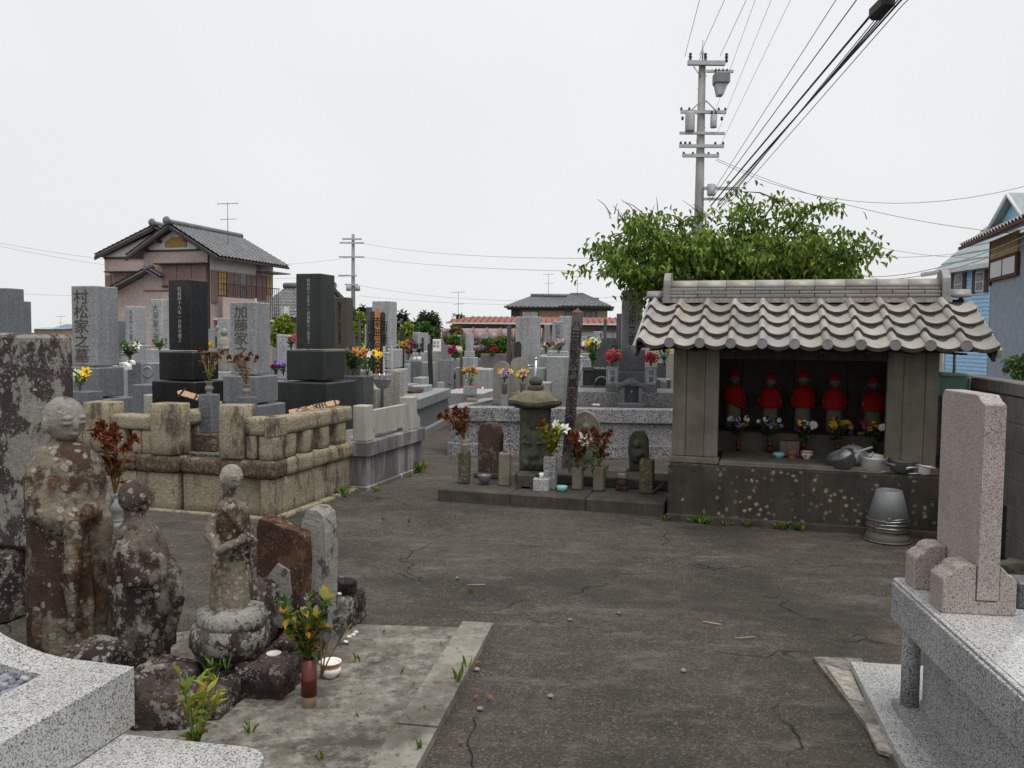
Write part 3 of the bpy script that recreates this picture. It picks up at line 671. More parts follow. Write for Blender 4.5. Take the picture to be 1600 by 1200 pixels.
# statue three: slim monk on a bowl shaped lotus base
B = D(360, 1000, 3.72); t = thing('stone_statue', 'slim stone monk statue standing on a bowl shaped lotus base', 'statue', (B.x, 3.72, .10), 0, 'old stone statues by the pad')
MB().lathe([(.10, 0), (.145, .035), (.176, .10), (.178, .15), (.165, .185), (.12, .195)], 30).build('lotus_bowl', 'lichen_rock', t)
roughen(t.children[0].data, .012, 6, 3)
mb = MB(); 
for k in range(30):
    pass
mb.lathe([(.155, .187), (.158, .21), (.148, .25), (.10, .262)], 28, (.01, 0, 0)); o = mb.build('upper_disc', 'pale_slab', t); roughen(o.data, .012, 7, 5)
mb = MB(); fa = rad(-35); fx = Vector((math.cos(fa), math.sin(fa), 0)); sx = Vector((-fx.y, fx.x, 0)); Z0 = .245
mb.lathe([(.088, 0), (.092, .03), (.080, .14), (.070, .25), (.074, .33), (.084, .42), (.074, .475), (.045, .505), (.030, .525)], 24, (0, 0, Z0), 1.0, .82)
mb.lathe([(.030, .50), (.028, .54), (.034, .58)], 12, (.004, 0, Z0))
for q in (-1, 1):
    mb.tube([sx * q * .075 + Vector((0, 0, Z0 + .455)), sx * q * .098 - fx * .005 + Vector((0, 0, Z0 + .36)), sx * q * .088 + fx * .045 + Vector((0, 0, Z0 + .30)), sx * q * .022 + fx * .10 + Vector((0, 0, Z0 + .335))], [.026, .029, .028, .017], 10)
    mb.tube([sx * q * .088 + fx * .03 + Vector((0, 0, Z0 + .30)), sx * q * .098 + fx * .04 + Vector((0, 0, Z0 + .20)), sx * q * .094 + fx * .035 + Vector((0, 0, Z0 + .10))], [.026, .020, .008], 8)
    mb.ell(fx * .108 + sx * q * .012 + Vector((0, 0, Z0 + .345)), (.018, .014, .026), 6)
    mb.tube([sx * q * .055 + fx * .03 + Vector((0, 0, Z0 + .485)), sx * q * .03 + fx * .07 + Vector((0, 0, Z0 + .43)), fx * .078 + Vector((0, 0, Z0 + .37))], [.012, .011, .009], 8)
for k in range(10):
    q = k / 10 * 2 * PI; c_ = Vector((math.cos(q) * .090, math.sin(q) * .074, 0))
    mb.tube([c_ + Vector((0, 0, Z0 + .01)), c_ * .88 + Vector((0, 0, Z0 + .14)), c_ * .80 + Vector((0, 0, Z0 + .24))], [.009, .008, .004], 6)
mb.tube([fx * .072 + sx * .05 + Vector((0, 0, Z0 + .275)), fx * .085 + Vector((0, 0, Z0 + .262)), fx * .072 - sx * .05 + Vector((0, 0, Z0 + .275))], .009, 6)
sculpt(mb, 'body', 'lichen_statue_c', .0058, 1, .003, 18, 9, t)
mb = MB(); headparts(mb, (.012, -.003, Z0 + .612), .052, fa); sculpt(mb, 'head', 'lichen_statue_head', .004, 1, .0012, 14, 5, t)
for q in (-1, 1): MB().ell(fx * .075 + sx * q * .04 + Vector((0, 0, Z0 + .012)), (.035, .022, .018), 8).build('foot', 'lichen_statue_c', t)

# pillar with grey vase behind the tall statue
B = G(176, 992, .0); Yp = 4.25
t = thing('stone_post', 'lichen-covered square stone post carrying a grey vase behind the tall statue', 'stone post', (D(176, 900, Yp).x, Yp, 0), rad(-12))
zt = D(183, 815, Yp).z
m = MB().box(-.075, .075, -.07, .07, -.02, zt, .012).mesh('shaft', 'pale_slab'); link('shaft', m, t)
MB().box(-.14, .12, -.12, .12, -.02, .12, .02).build('foot_block', 'lichen_rock', t)
vb = (t.location.x + .02, Yp, zt)
vase('flower_vase', 'round grey ceramic vase on the lichen-covered post', vb, [(.036, 0), (.036, .012), (.026, .02), (.05, .055), (.053, .09), (.038, .12), (.034, .135), (.048, .15), (.044, .152), (.03, .13)], 'vase_grey')
bouquet('withered brown roses leaning in the grey vase behind the tall statue', (vb[0], vb[1], vb[2] + .13), .36, .10, [('dry', 'petal_dry', 6, .045), ('puff', 'petal_dry', 2, .04)], 'leaf_dry', 60, .07, 4, 'stem_dry', 8, None, 'dried flowers')

# broken brown slab and pale slab
t = thing('broken_stone_slab', 'broken rust-brown stone slab with flaking grey face', 'stone slab', (D(446, 900, 4.25).x, 4.25, .0), rad(-18))
m = MB(); m.profy([(-.135, .0), (.125, .0), (.135, .45), (.13, .58), (.10, .60), (.03, .61), (-.05, .635), (-.115, .65), (-.135, .60)], -.06, .06); m = m.mesh('slab', 'brown_slab')
bm = bmesh.new(); bm.from_mesh(m); bmesh.ops.triangulate(bm, faces=bm.faces); bmesh.ops.subdivide_edges(bm, edges=bm.edges, cuts=4); bm.to_mesh(m); bm.free(); roughen(m, .014, 6, 8); link('slab', m, t)
m = MB(); m.profy([(-.11, .10), (.03, .10), (.08, .28), (.065, .40), (.0, .43), (-.05, .37), (-.115, .33)], -.074, -.055); m.build('flake', 'pale_slab', t)
t = thing('pale_stone_slab', 'narrow pale upright stone slab with rounded top beside the broken brown slab', 'stone slab', (D(500, 900, 4.3).x, 4.3, .0), rad(-16))
m = MB(); m.profy([(-.065, 0), (.062, 0), (.068, .58), (.055, .67), (.02, .70), (-.035, .695), (-.07, .63)], -.07, .07); m = m.mesh('slab', 'pale_slab')
bm = bmesh.new(); bm.from_mesh(m); bmesh.ops.triangulate(bm, faces=bm.faces); bmesh.ops.subdivide_edges(bm, edges=bm.edges, cuts=4); bm.to_mesh(m); bm.free(); roughen(m, .010, 8, 6); link('slab', m, t)

# rocks of the little bed (pixel box, depth, label)
RK = [((490, 570, 915, 1000), 4.55, .20, 'lichen_rock', 'blocky dark rock at the far end of the old stone row', .9),
      ((383, 432, 905, 975), 4.15, .10, 'lichen_rock', 'rounded purple rock with a white lichen top behind the lotus base', .3),
      ((470, 508, 925, 985), 4.15, .10, 'lichen_rock_bare', 'small dark rock in front of the broken brown slab', .3),
      ((366, 470, 1022, 1112), 3.66, .17, 'lichen_rock_bare', 'long dark kerb rock below the lotus base', .8),
      ((285, 372, 1060, 1150), 3.45, .15, 'lichen_rock_bare', 'dark rock behind the leafy sprig', .7),
      ((212, 308, 1036, 1122), 3.58, .15, 'lichen_rock', 'dark rock with white lichen beside the granite beam', .5),
      ((120, 190, 1003, 1040), 3.55, .12, 'lichen_rock', 'low brown rock at the foot of the tall statue', .4),
      ((430, 500, 985, 1035), 3.95, .14, 'lichen_rock_bare', 'flat dark rock beside the lotus base', .6),
      ((515, 556, 903, 928), 4.5, .05, 'lichen_rock_bare', 'small jagged stone lying on the far blocky rock', .2)]
for i, ((u0, u1, v0, v1), Y, ry, mat, lab, sq) in enumerate(RK):
    c = D((u0 + u1) / 2, (v0 + v1) / 2, Y); hx = (u1 - u0) / 2 * Y / F * 1.08; hz = (v1 - v0) / 2 * Y / F * 1.12
    if i not in (8, 6): 
        top = c.z + hz; hz = max(hz, (top + .06) / 2); c.z = top - hz
    rock('rock', lab, 'rock', c, (hx, ry, hz), mat, i + 3, .26, rad(-12), sq)
c = D(262, 1118, 3.30); rock('rock', 'dark low rock between the granite beam and the leafy sprig', 'rock', (c.x, 3.34, .04), (.13, .12, .13), 'lichen_rock_bare', 34, .26, 0, .5)
c = D(225, 1070, 3.36); rock('rock', 'pale lichen-edged rock touching the end of the granite beam', 'rock', (c.x, c.y, .05), (.055, .1, .17), 'lichen_rock', 33, .2, 0, .5)
# soil filling between the rocks
mb = MB(); mb.prism([gp(215, 1065), gp(300, 1040), gp(420, 1010), gp(500, 960), gp(530, 985), gp(360, 1105), gp(260, 1125)], -.02, .03); struct('soil_bed', mb, 'ground_soil')
for k, (u, v, z) in enumerate([(530, 928, .24), (520, 918, .25), (545, 995, .02), (552, 992, .02), (540, 1003, .02), (556, 988, .02), (505, 1000, .02)]):
    c = G(u, v, z) if z < .1 else D(u, v, 4.45); rock('pebble', 'small pale pebble beside the dark kerb rocks', 'pebble', c, (.014, .012, .009), 'shell', k + 40, .15, 0, .2, group='pebbles by the kerb rocks')
c = D(428, 1025, 3.45); o = MB().lathe([(.001, .0), (.012, .0), (.030, .010), (.032, .014), (.026, .009), (.001, .006)], 16).build('shell_dish', 'shell', None, True, (c.x, c.y, c.z)); tag(o, 'small pale dish lying on the kerb rock', 'dish')

# bamboo vase with sakaki, painted incense bowl, leafy sprig
B = G(483, 1108); 
t = thing('bamboo_vase', 'red-brown bamboo tube vase with pale foot standing on the pad', 'vase', (B.x, B.y, .012))
MB().lathe([(.030, .0), (.029, .05), (.030, .052)], 18).build('foot', 'bamboo_pale', t)
MB().lathe([(.033, .05), (.0335, .12), (.0345, .122), (.033, .125), (.032, .21), (.026, .21), (.026, .12)], 18).build('tube', 'bamboo_red', t)
bouquet('bushy evergreen sprig with orange tips in the bamboo tube vase', (B.x, B.y, .20), .28, .15, (), 'leaf_sakaki', 260, .052, 11, 'stem_green', 11, None, 'foliage', (-.15, 0), 'leafy_sprig', .62, .12)
ml = MB(); rng = random.Random(8)
bouquet('dull grey-leaved sprig behind the bamboo tube vase', (B.x + .03, B.y + .1, .10), .30, .10, (), 'leaf_dusk', 26, .055, 12, 'stem_dry', 4, None, 'foliage', (.25, .1), 'leafy_sprig', .6, .5)
B = G(514, 1066); t = thing('incense_bowl', 'white painted incense bowl with pink rim and tan band', 'bowl', (B.x, B.y + .03, .014))
MB().lathe([(.028, 0), (.030, .006), (.047, .022), (.050, .035), (.046, .047)], 24).build('bowl', 'white_ceramic', t)
MB().lathe([(.0462, .0475), (.0405, .052), (.0405, .062), (.043, .064)], 24, cap=False).build('neck_band', 'tan_glaze', t)
o = MB().lathe([(.043, .0645), (.051, .069), (.051, .074), (.045, .074), (.037, .066), (.036, .04), (.001, .038)], 24).build('rim', 'white_ceramic', t)
MB().lathe([(.0508, .0695), (.0522, .0705), (.0522, .0725), (.0508, .0735)], 24, cap=False).build('rim_line', 'pink_glaze', t)
B = G(305, 1158); B.y = 3.02; B.x = D(305, 1158, 3.02).x; bouquet('bright yellow-green leafy sprig behind the granite step', (B.x, B.y + .0, .02), .36, .12, (), 'leaf_bright', 72, .062, 21, 'stem_green', 7, None, 'foliage', (.05, 0), 'leafy_sprig', .42, .1)
tuft('grassy weed tuft between the lotus base and the kerb rock', (D(340, 1065, 3.5).x, 3.5, .14), .13, 14, 5, .9, 'leaf_green', 'weed', .07)

# weeds and litter on the pad and yard
WY = ['yellowish sprout near the far edge of the pad', 'upright green sprout beside the painted incense bowl', 'tall grass blade on the kerb joint right of the pad', 'small grass blade on the kerb above the tall one', 'tiny weed in the diagonal pad crack', 'grass blades on the lower kerb edge', 'small weed near the bottom edge of the pad', 'weed at the foot of the kerb rock left of the pad', 'reddish weed along the pad crack near the kerb', 'low clump of weeds in the middle of the pad crack', 'weed at the bend of the long asphalt crack', 'small weed on the asphalt below the plot corner, right of two', 'small weed on the asphalt below the plot corner, left of two', 'tiny weed on the asphalt before the platform', 'small weed near the upper kerb of the pad', 'thin sprout in the centre of the pad', 'tiny weed right of the bamboo vase foot']
WW = ['largest leafy weed at the far corner of the concrete plot', 'weed just left of the largest at the concrete plot', 'leafy weed at the joint of the yellow fence and concrete plot', 'weed at the foot of the concrete plot front', 'low weed between the yellow fence and concrete plot', 'weed at the front corner of the yellow fence', 'low weed half way along the yellow fence side']
OR = ['first', 'second', 'third', 'fourth', 'fifth', 'sixth', 'seventh', 'eighth', 'ninth', 'tenth']
for k, (u, v, h, nb) in enumerate([(600, 992, .05, 4), (557, 1035, .06, 5), (718, 1070, .12, 5), (728, 1045, .07, 4), (640, 1130, .04, 5), (655, 1178, .07, 4), (500, 1188, .05, 5), (390, 1145, .05, 7), (660, 1115, .04, 5), (620, 1140, .04, 8), (735, 930, .05, 5), (640, 818, .06, 8), (600, 815, .06, 6), (737, 822, .03, 5), (690, 1010, .04, 4), (628, 1055, .05, 3), (560, 1120, .03, 4)]):
    p = G(u, v, .016); tuft(WY[k], p, h, nb, k + 60)
for k, (u, v, h, nb) in enumerate([(655, 738, .16, 16), (640, 745, .08, 10), (535, 775, .11, 14), (590, 768, .08, 10), (560, 770, .06, 10), (443, 812, .06, 8), (505, 790, .05, 8)]):
    p = G(u, v); tuft(WW[k], p, h, nb, k + 90, .8, 'grass', 'weed', .3, 'weeds at the plot walls')
rng = random.Random(77)
mbs = MB()
for k in range(300):
    y = 2.2 + 6.0 * rng.random() ** 1.3; x = rng.uniform(-.75, .62) * y; r = rng.uniform(.002, .0055)
    mbs.ell((x, y, .003 + r * .4), (r, r * .8, r * .6), 3)
tag(mbs.build('grit', 'kerb_concrete'), kind='stuff')
for k, (u, v) in enumerate([(890, 970), (750, 1110), (745, 1048), (715, 905), (968, 960), (1068, 1050), (590, 1200), (860, 1090)]):
    p = G(u, v); rock('pebble', 'loose grey pebble lying on the asphalt yard', 'pebble', (p.x, p.y, .008), (.014, .011, .009), 'pale_slab', k, .15, 0, .2, group='loose pebbles on the asphalt')
for k, (u, v, a) in enumerate([(1165, 998, .1), (745, 915, .0), (560, 1195, .3), (1110, 975, 2.8)]):
    p = G(u, v); d = Vector((math.cos(a), math.sin(a), 0)) * .06
    tag(MB().tube([p - d + Vector((0, 0, .005)), p + Vector((0, 0, .007)), p + d * .8 + Vector((.005, .01, .005))], .003, 5).build('twig', 'bamboo_pale'), 'dry pale twig lying on the asphalt yard', 'twig', 'twigs on the yard')
rng = random.Random(5)
for k in range(9):
    u, v = rng.choice([(rng.uniform(700, 1040), rng.uniform(790, 812)), (rng.uniform(560, 760), rng.uniform(1000, 1170)), (rng.uniform(720, 800), rng.uniform(960, 1100)), (rng.uniform(800, 1250), rng.uniform(830, 1000))])
    p = G(u, v, .018); mbl = MB(); leafverts(mbl, Vector(), Vector((rng.uniform(-1, 1), rng.uniform(-1, 1), .1)), Vector((0, 0, 1)), rng.uniform(.02, .045), .022, .3)
    tag(mbl.build('fallen_leaf', 'leaf_dry', None, False, p), 'small fallen reddish leaf lying on the ground', 'leaf', 'fallen leaves on the ground')

# ================================================================== RIGHT FOREGROUND: table grave with pink slab
RR = rad(-7.4); P0 = G(1388, 900, .6)
t = thing('granite_table_grave', 'speckled white granite table plinth cut off by the right edge', 'grave plinth', (P0.x, P0.y, 0), RR)
r = .06; pl = [(r, 0)]
for k in range(1, 6): q = PI / 2 * k / 5; pl.append((r - r * math.sin(q), -r + r * math.cos(q)))
pl += [(0, -2.4), (1.15, -2.4), (1.15, 0)]
bev(MB().prism([(x, y) for x, y in pl], .435, .588).build('table_slab', 'granite_white_rough', t), .005)
pl2 = [(max(x, .012) if x < 1 else x - .012, min(y, -.012)) for x, y in pl]
bev(MB().prism(pl2, .5885, .60).build('polished_top', 'granite_polished', t), .005)
pl3 = [(.028, -.045), (.028, -2.4), (1.12, -2.4), (1.12, -.045)]
MB().prism(pl3, .6003, .603).build('raised_panel', 'granite_polished', t)
MB().box(.11, 1.1, -2.35, -.12, .06, .434, .004).build('body_block', 'granite_white_rough', t)
o = MB().lathe([(.036, .085), (.036, .434)], 16, (.075, -.085, 0)).build('corner_post', 'granite_white_rough', t)
MB().prism([(-.02, .44), (-.09, -.5), (-.10, -2.4), (1.15, -2.4), (1.15, .44)], 0, .055).build('footing', 'granite_white', t)
MB().prism([(.02, -.03), (.02, -2.4), (1.13, -2.4), (1.13, -.03)], .0555, .085).build('upper_footing', 'granite_white_rough', t)
mb = MB(); mb.lathe([(.028, -.004), (.032, 0), (.032, .004), (.026, .006)], 20, cap=False, M=Matrix.Translation((.108, -.66, .36)) @ Matrix.Rotation(-PI / 2, 4, 'Y')); mb.build('vent_ring', 'steel', t)
mb = MB(); mb.lathe([(.025, .0), (.025, .003)], 20, M=Matrix.Translation((.107, -.66, .36)) @ Matrix.Rotation(-PI / 2, 4, 'Y')); mb.build('vent_hole', 'carve_dark', t)
# pink stele
Q = G(1471, 958, .603)
t = thing('pink_granite_stele', 'upright pink granite slab held between two grooved pink blocks on the table plinth', 'memorial slab', (Q.x, Q.y, .603), RR)
zt = .80
def foot(y0, y1, cut):
    mb = MB(); a, b = .112, .19
    L = [(0, 0), (0, .125), (.02, .145), (.035, .15), (.045, .17), (.07, .182), (.115, .182)]
    Rr = [(.195, .182), (.21, .17), (.225, .15), (.24, .145), (.255, .125), (.255, 0)]
    mb.profy(L + [(.116, .05), (.194, .05)] + Rr if cut else L + Rr, y0, y1); return mb
bev(foot(0, .125, True).build('foot_block', 'granite_pink_rough', t), .005); bev(foot(.285, .40, True).build('foot_block', 'granite_pink_rough', t), .005)
mb = MB(); mb.profx([(.002, .051), (.398, .051), (.398, zt - .03), (.375, zt), (.06, zt), (.03, zt - .02), (.002, zt - .03)], .1175, .1925); bev(mb.build('slab', 'granite_pink', t), .005)
box('rough_edge', (.1178, .1922, -.004, .0015, .055, zt - .035), 'granite_pink_rough', t, .002)
p = G(1590, 952, .603); o = MB().box(0, .2, 0, .12, 0, .10, .006).build('dark_stone_block', 'granite_dark', None, True, (p.x, p.y, .603), RR); tag(o, 'dark stone block at the right edge on the table plinth', 'stone block')
# ================================================================== JIZO HALL
S0 = G(1042, 811); WID = 2.17
hall = thing('jizo_hall', 'small open concrete hall with a glazed tile roof sheltering red-bibbed statues', 'shrine', (S0.x, S0.y, 0), ROT)
def HL(x, y, z): return Vector((S0.x, S0.y, 0)) + E1 * x + E2 * y + Vector((0, 0, z))
pl = MB().box(0, 2.5, 0, 1.75, -.02, .495, .012).mesh('plinth', 'shrine_plinth')
pl = link('plinth', pl, hall)
box('plinth_footing', (-.01, 2.42, -.035, .01, -.02, .055), 'platform_concrete', hall, .008)
y0 = .10
for k, (a, b, dy, mt) in enumerate([(.02, .135, .0, 1), (.136, .297, .007, 1), (.298, .415, 0, 1)]):
    box('wall_panel', (a, b, y0 + dy, y0 + dy + .07, .555, 1.50), 'shrine_wall', hall, .006)
for k, (a, b, dy) in enumerate([(1.765, 1.885, 0), (1.886, 2.052, .007), (2.053, 2.15, 0)]):
    box('wall_panel', (a, b, y0 + dy, y0 + dy + .07, .555, 1.50), 'shrine_wall', hall, .006)
box('wall_foot', (-.005, .43, .07, .19, .497, .553), 'shrine_wall', hall, .006)
box('wall_foot', (1.75, 2.17, .07, .19, .497, .553), 'shrine_wall', hall, .006)
for i in range(4):
    ya = .185 + i * .33
    box('side_panel', (.02, .08, ya, ya + .325, .497, 1.50), 'shrine_wall', hall, .006)
    box('side_panel', (2.09, 2.15, ya, ya + .325, .497, 1.50), 'shrine_wall', hall, .006)
for i in range(4): box('back_panel', (.085 + i * .502, .085 + i * .502 + .498, 1.44, 1.50, .497, 1.50), 'hall_inner_shade', hall, .006)
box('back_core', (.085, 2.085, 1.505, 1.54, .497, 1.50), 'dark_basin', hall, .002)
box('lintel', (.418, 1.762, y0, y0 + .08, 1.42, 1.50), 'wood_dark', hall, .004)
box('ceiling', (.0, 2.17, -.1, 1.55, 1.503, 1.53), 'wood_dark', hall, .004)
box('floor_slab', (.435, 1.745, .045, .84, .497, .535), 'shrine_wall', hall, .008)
box('statue_shelf', (.085, 2.085, .845, 1.435, .497, .71), 'hall_inner_shade', hall, .008)
box('plinth_step', (.435, 1.745, .02, .043, .497, .512), 'shrine_wall', hall, .004)
# roof: slope from eave (y -.36) to ridge (y .72)
rf = link('roof', MB().profx([(-.30, 1.512), (-.28, 1.535), (.75, 1.955), (1.78, 1.535), (1.80, 1.512), (.75, 1.90)], -.24, 2.42).mesh('roof', 'wood_dark'), hall)
def tilemesh(left=False):
    w, Ln = .248, .30; N = 14; top = []; 
    def hgt(s):
        if s < .24: return .038 * math.sin(PI * min(1, s / .24)) ** .8 + .006 * (1 - s / .24)
        q = (s - .24) / .76; return -.036 * math.sin(PI * q) ** .85 + .006 * q
    rows = [(0, .040), (.02, .044), (Ln, .004)]
    vs = []; 
    for (y, lift) in rows:
        for k in range(N + 1):
            s = k / N; vs.append(((s - .0) * (w + .012), y, hgt(s) + lift))
    M_ = N + 1; fs = []
    for r in range(2):
        for k in range(N): fs.append((r * M_ + k, r * M_ + k + 1, (r + 1) * M_ + k + 1, (r + 1) * M_ + k))
    o = len(vs)
    for k in range(N + 1): x, y, z = vs[k]; vs.append((x, y + .006, z - .034))
    for k in range(N): fs.append((k, o + k, o + k + 1, k + 1))
    for k in range(N + 1): x, y, z = vs[2 * M_ + k]; vs.append((x, y, z - .02))
    o2 = o + M_
    for k in range(N): fs.append((o + k, o2 + k, o2 + k + 1, o + k + 1))
    mb = MB(); mb.add(vs, fs, True); me = mb.mesh('roof_tile', 'roof_tile', True); me.materials.append(MAT['tile_edge'])
    for p in me.polygons:
        if abs(p.normal.y) > .85: p.material_index = 1; p.use_smooth = False
    return me
tm = tilemesh()
SL = math.atan2(1.955 - 1.535, 1.03); ex, ez = -.30, 1.540
capm = MB().lathe([(.001, -.012), (.038, -.012), (.042, -.006), (.042, .02)], 18, M=Matrix.Rotation(PI / 2, 4, 'X')).mesh('eave_cap', 'tile_dark')
rng = random.Random(2)
for side in (0, 1):
    for c in range(11):
        for r in range(4):
            s = .268 * r - .05
            yy = ex + s * math.cos(SL); zz = ez + s * math.sin(SL) + .004
            x = -.25 + c * .246
            if side == 0: o = link('roof_tile', tm, rf, (x, yy, zz), rot=(SL + rng.uniform(-.008, .008), rng.uniform(-.006, .006), rng.uniform(-.008, .008)))
            else: o = link('roof_tile', tm, rf, (x + .256, 1.5 - yy, zz), rot=(SL, 0, PI))
        if side == 0 and c > 0:
            link('eave_cap', capm, rf, (x + .031, ex - .05 * math.cos(SL) - .006, ez - .05 * math.sin(SL) + .038), rot=(0, 0, 0))
# right-hand verge tiles and ridge
for r in range(4):
    s = .268 * r - .05; yy = ex + s * math.cos(SL); zz = ez + s * math.sin(SL)
    o = MB().box(0, .03, 0, .29, -.06, .012, .004).build('verge_tile', 'roof_tile', rf, True, (2.458, yy, zz)); o.rotation_euler = (SL, 0, 0)
    o = MB().box(0, .03, 0, .29, -.06, .012, .004).build('verge_tile', 'roof_tile', rf, True, (-.282, yy, zz)); o.rotation_euler = (SL, 0, 0)
box('ridge_mortar', (-.15, 2.33, .63, .87, 1.925, 1.972), 'mortar', rf, .004)
o = roughen(rf.children[-1].data, .004, 20, 2)
for lay, (z, hw) in enumerate([(1.974, .125), (2.005, .115), (2.036, .105)]):
    n_ = 9; off = (lay % 2) * .13
    for k in range(-1, n_ + 1):
        a = -.08 + off + k * .258; b = a + .254; a = max(a, -.08); b = min(b, 2.245)
        if b - a < .04: continue
        box('ridge_layer_tile', (a, b, .75 - hw, .75 + hw, z + rng.uniform(0, .002), z + .027), 'tile_dark', rf, .004)
for k in range(9):
    a = -.08 + k * .2585; prof = [(.75 + .092 * math.cos(q * PI / 10), 2.066 + .075 * math.sin(q * PI / 10)) for q in range(11)]
    MB().profx(prof, a, a + .2555, smooth=True).build('ridge_cap_tile', 'roof_tile', rf)
for xe in (-.135, 2.245):
    pr = [(.60, 1.925), (.60, 2.10)] + [(.75 - .15 * math.cos(q * PI / 10), 2.10 + .115 * math.sin(q * PI / 10)) for q in range(11)] + [(.90, 1.925)]
    MB().profx(pr, xe, xe + .06).build('ridge_end_tile', 'tile_dark', rf)
for a, b in ((-.30, -.136), (2.306, 2.48)):
    prof = [(.75 + .10 * math.cos(q * PI / 10), 1.975 + .07 * math.sin(q * PI / 10)) for q in range(11)]
    MB().profx(prof, a, b, smooth=True).build('verge_cap_tile', 'tile_dark', rf)
for a in (-.262, 2.43):
    MB().profx([(-.30, 1.44), (-.30, 1.51), (.75, 1.90), (1.80, 1.51), (1.80, 1.44), (.75, 1.82)], a, a + .025).build('barge_board', 'wood_dark', rf)
for k in range(8): box('rafter', (-.15 + k * .34, -.11 + k * .34, -.27, 1.78, 1.486, 1.502), 'wood_dark', rf, .002)

# statues inside
def jizo(label, x, y, seed, bib):
    b = HL(x, y, .712); t = thing('bibbed_statue', label, 'statue', b, ROT, 'bibbed statues in the hall')
    mb = MB(); mb.lathe([(.075, 0), (.08, .02), (.072, .2), (.078, .30), (.085, .36), (.06, .42), (.035, .44)], 16)
    for q in (-1, 1): mb.tube([(q * .07, 0, .38), (q * .085, -.03, .29), (q * .02, -.08, .28)], [.03, .033, .022], 8)
    sculpt(mb, 'body', 'jizo_stone', .012, 3, .003, 10, seed, t)
    mb = MB(); headparts(mb, (0, -.005, .485), .05, -PI / 2); sculpt(mb, 'head', 'jizo_stone', .007, 2, 0, 1, 1, t)
    # knitted cap
    t.scale = (1, 1, [1.03, .99, 1.04, 1.0, .98][seed - 1]); t.rotation_euler.z += [.12, -.08, .03, -.12, .1][seed - 1]
    cp = MB(); cp.lathe([(.056, .0), (.057, .015), (.05, .045), (.03, .066), (.001, .072)], 16, (0, .004, .495)); cp.build('cap', 'red_cloth', t)
    # bib: cloth cone sector hung round the shoulders
    vs = []; N = 16; rows = 7
    for j in range(rows):
        z = .425 - j * bib[0] / (rows - 1); f_ = j / (rows - 1); R = .040 + (.075 + .02 * f_) * min(1, f_ * 3.2) * .62 + .006
        for i in range(N + 1):
            a = -PI / 2 + (i / N - .5) * 2 * bib[1]; wv_ = 1 + .035 * math.sin(i * 2.2 + seed) * f_
            vs.append((R * wv_ * math.cos(a) * 1.02, R * wv_ * math.sin(a) - .004, z + bib[2] * f_ * math.cos(a)))
    fs = [(j * (N + 1) + i, j * (N + 1) + i + 1, (j + 1) * (N + 1) + i + 1, (j + 1) * (N + 1) + i) for j in range(rows - 1) for i in range(N)]
    b_ = MB(); b_.add(vs, fs, True); o = b_.build('bib', 'red_cloth', t, False)
    so_ = o.modifiers.new('s', 'SOLIDIFY'); so_.thickness = .006
    return t
ORD = ['first red-bibbed statue from the left, its bib hanging askew', 'second red-bibbed statue from the left inside the hall', 'middle red-bibbed statue in the dark hall with a bright red cap', 'fourth red-bibbed statue from the left inside the hall', 'rightmost red-bibbed statue, half hidden by the right wall']
for k, (u, bib) in enumerate([(1146, (.19, 1.45, -.05)), (1203, (.20, 1.45, 0)), (1254, (.20, 1.5, 0)), (1304, (.20, 1.4, 0)), (1364, (.20, 1.45, .0))]):
    yy = 1.06; d = ray(u, 640); o0 = HL(0, yy, 0)
    # where the sight line through this column meets the statue row
    tt = (o0.y * d.x - o0.x * d.y) / (E1.x * d.y - E1.y * d.x)
    jizo(ORD[k], tt, yy, k + 1, bib)
def onrow(u, yy):
    d = ray(u, 640); o0 = HL(0, yy, 0); return (o0.y * d.x - o0.x * d.y) / (E1.x * d.y - E1.y * d.x)
VS = [(1155, 'first', [('daisy', 'petal_white', 4, .034), ('lily', 'petal_purple', 3, .026), ('daisy', 'petal_yellow', 3, .026)]),
      (1204, 'second', [('lily', 'petal_white', 5, .024), ('lily', 'petal_purple', 4, .022)]),
      (1257, 'third', [('daisy', 'petal_white', 2, .036), ('puff', 'petal_red', 1, .028), ('puff', 'petal_magenta', 2, .03), ('daisy', 'petal_yellow', 1, .032), ('lily', 'petal_white', 2, .02)]),
      (1311, 'fourth', [('daisy', 'petal_yellow', 4, .055), ('lily', 'petal_plum', 2, .025)]),
      (1367, 'fifth', [('lily', 'petal_pink', 4, .06), ('daisy', 'petal_yellow', 2, .03), ('daisy', 'petal_white', 1, .035)])]
NMS = ['white and yellow', 'small white and lilac', 'white, red and magenta', 'large yellow', 'large pink']
for k, (u, nm, bl_) in enumerate(VS):
    yy = .74; x = onrow(u, yy); b = HL(x, yy, .535)
    o = MB().lathe([(.022, 0), (.0225, .03), (.024, .031), (.0225, .034), (.0225, .075), (.024, .076), (.0225, .079), (.023, .115), (.017, .115), (.017, .04)], 14).build('bamboo_vase', 'bamboo_red', None, True, b)
    tag(o, f'dark red tube vase holding the {NMS[k]} flowers in the hall', 'vase', 'tube vases in the hall')
    bouquet(f'bunch of {NMS[k]} flowers in a red tube vase inside the hall', (b.x, b.y, b.z + .10), .21, .12, bl_, 'leaf_dark', 70, .06, k + 31, 'stem_green', 8, 'flower bunches in the hall')
x = onrow(1235, .68); b = HL(x, .68, .535)
t = thing('offertory_box', 'small grey stone offertory box behind the incense bowls', 'offertory box', b, ROT)
box('box', (-.085, .085, -.05, .05, 0, .125), 'pillar_concrete', t, .005); box('slot', (-.06, .06, -.012, .012, .1245, .1265), 'carve_dark', t, .0)
writing('浄財', .035, 'carve_light', t, (0, -.0505, .06), name='lettering')
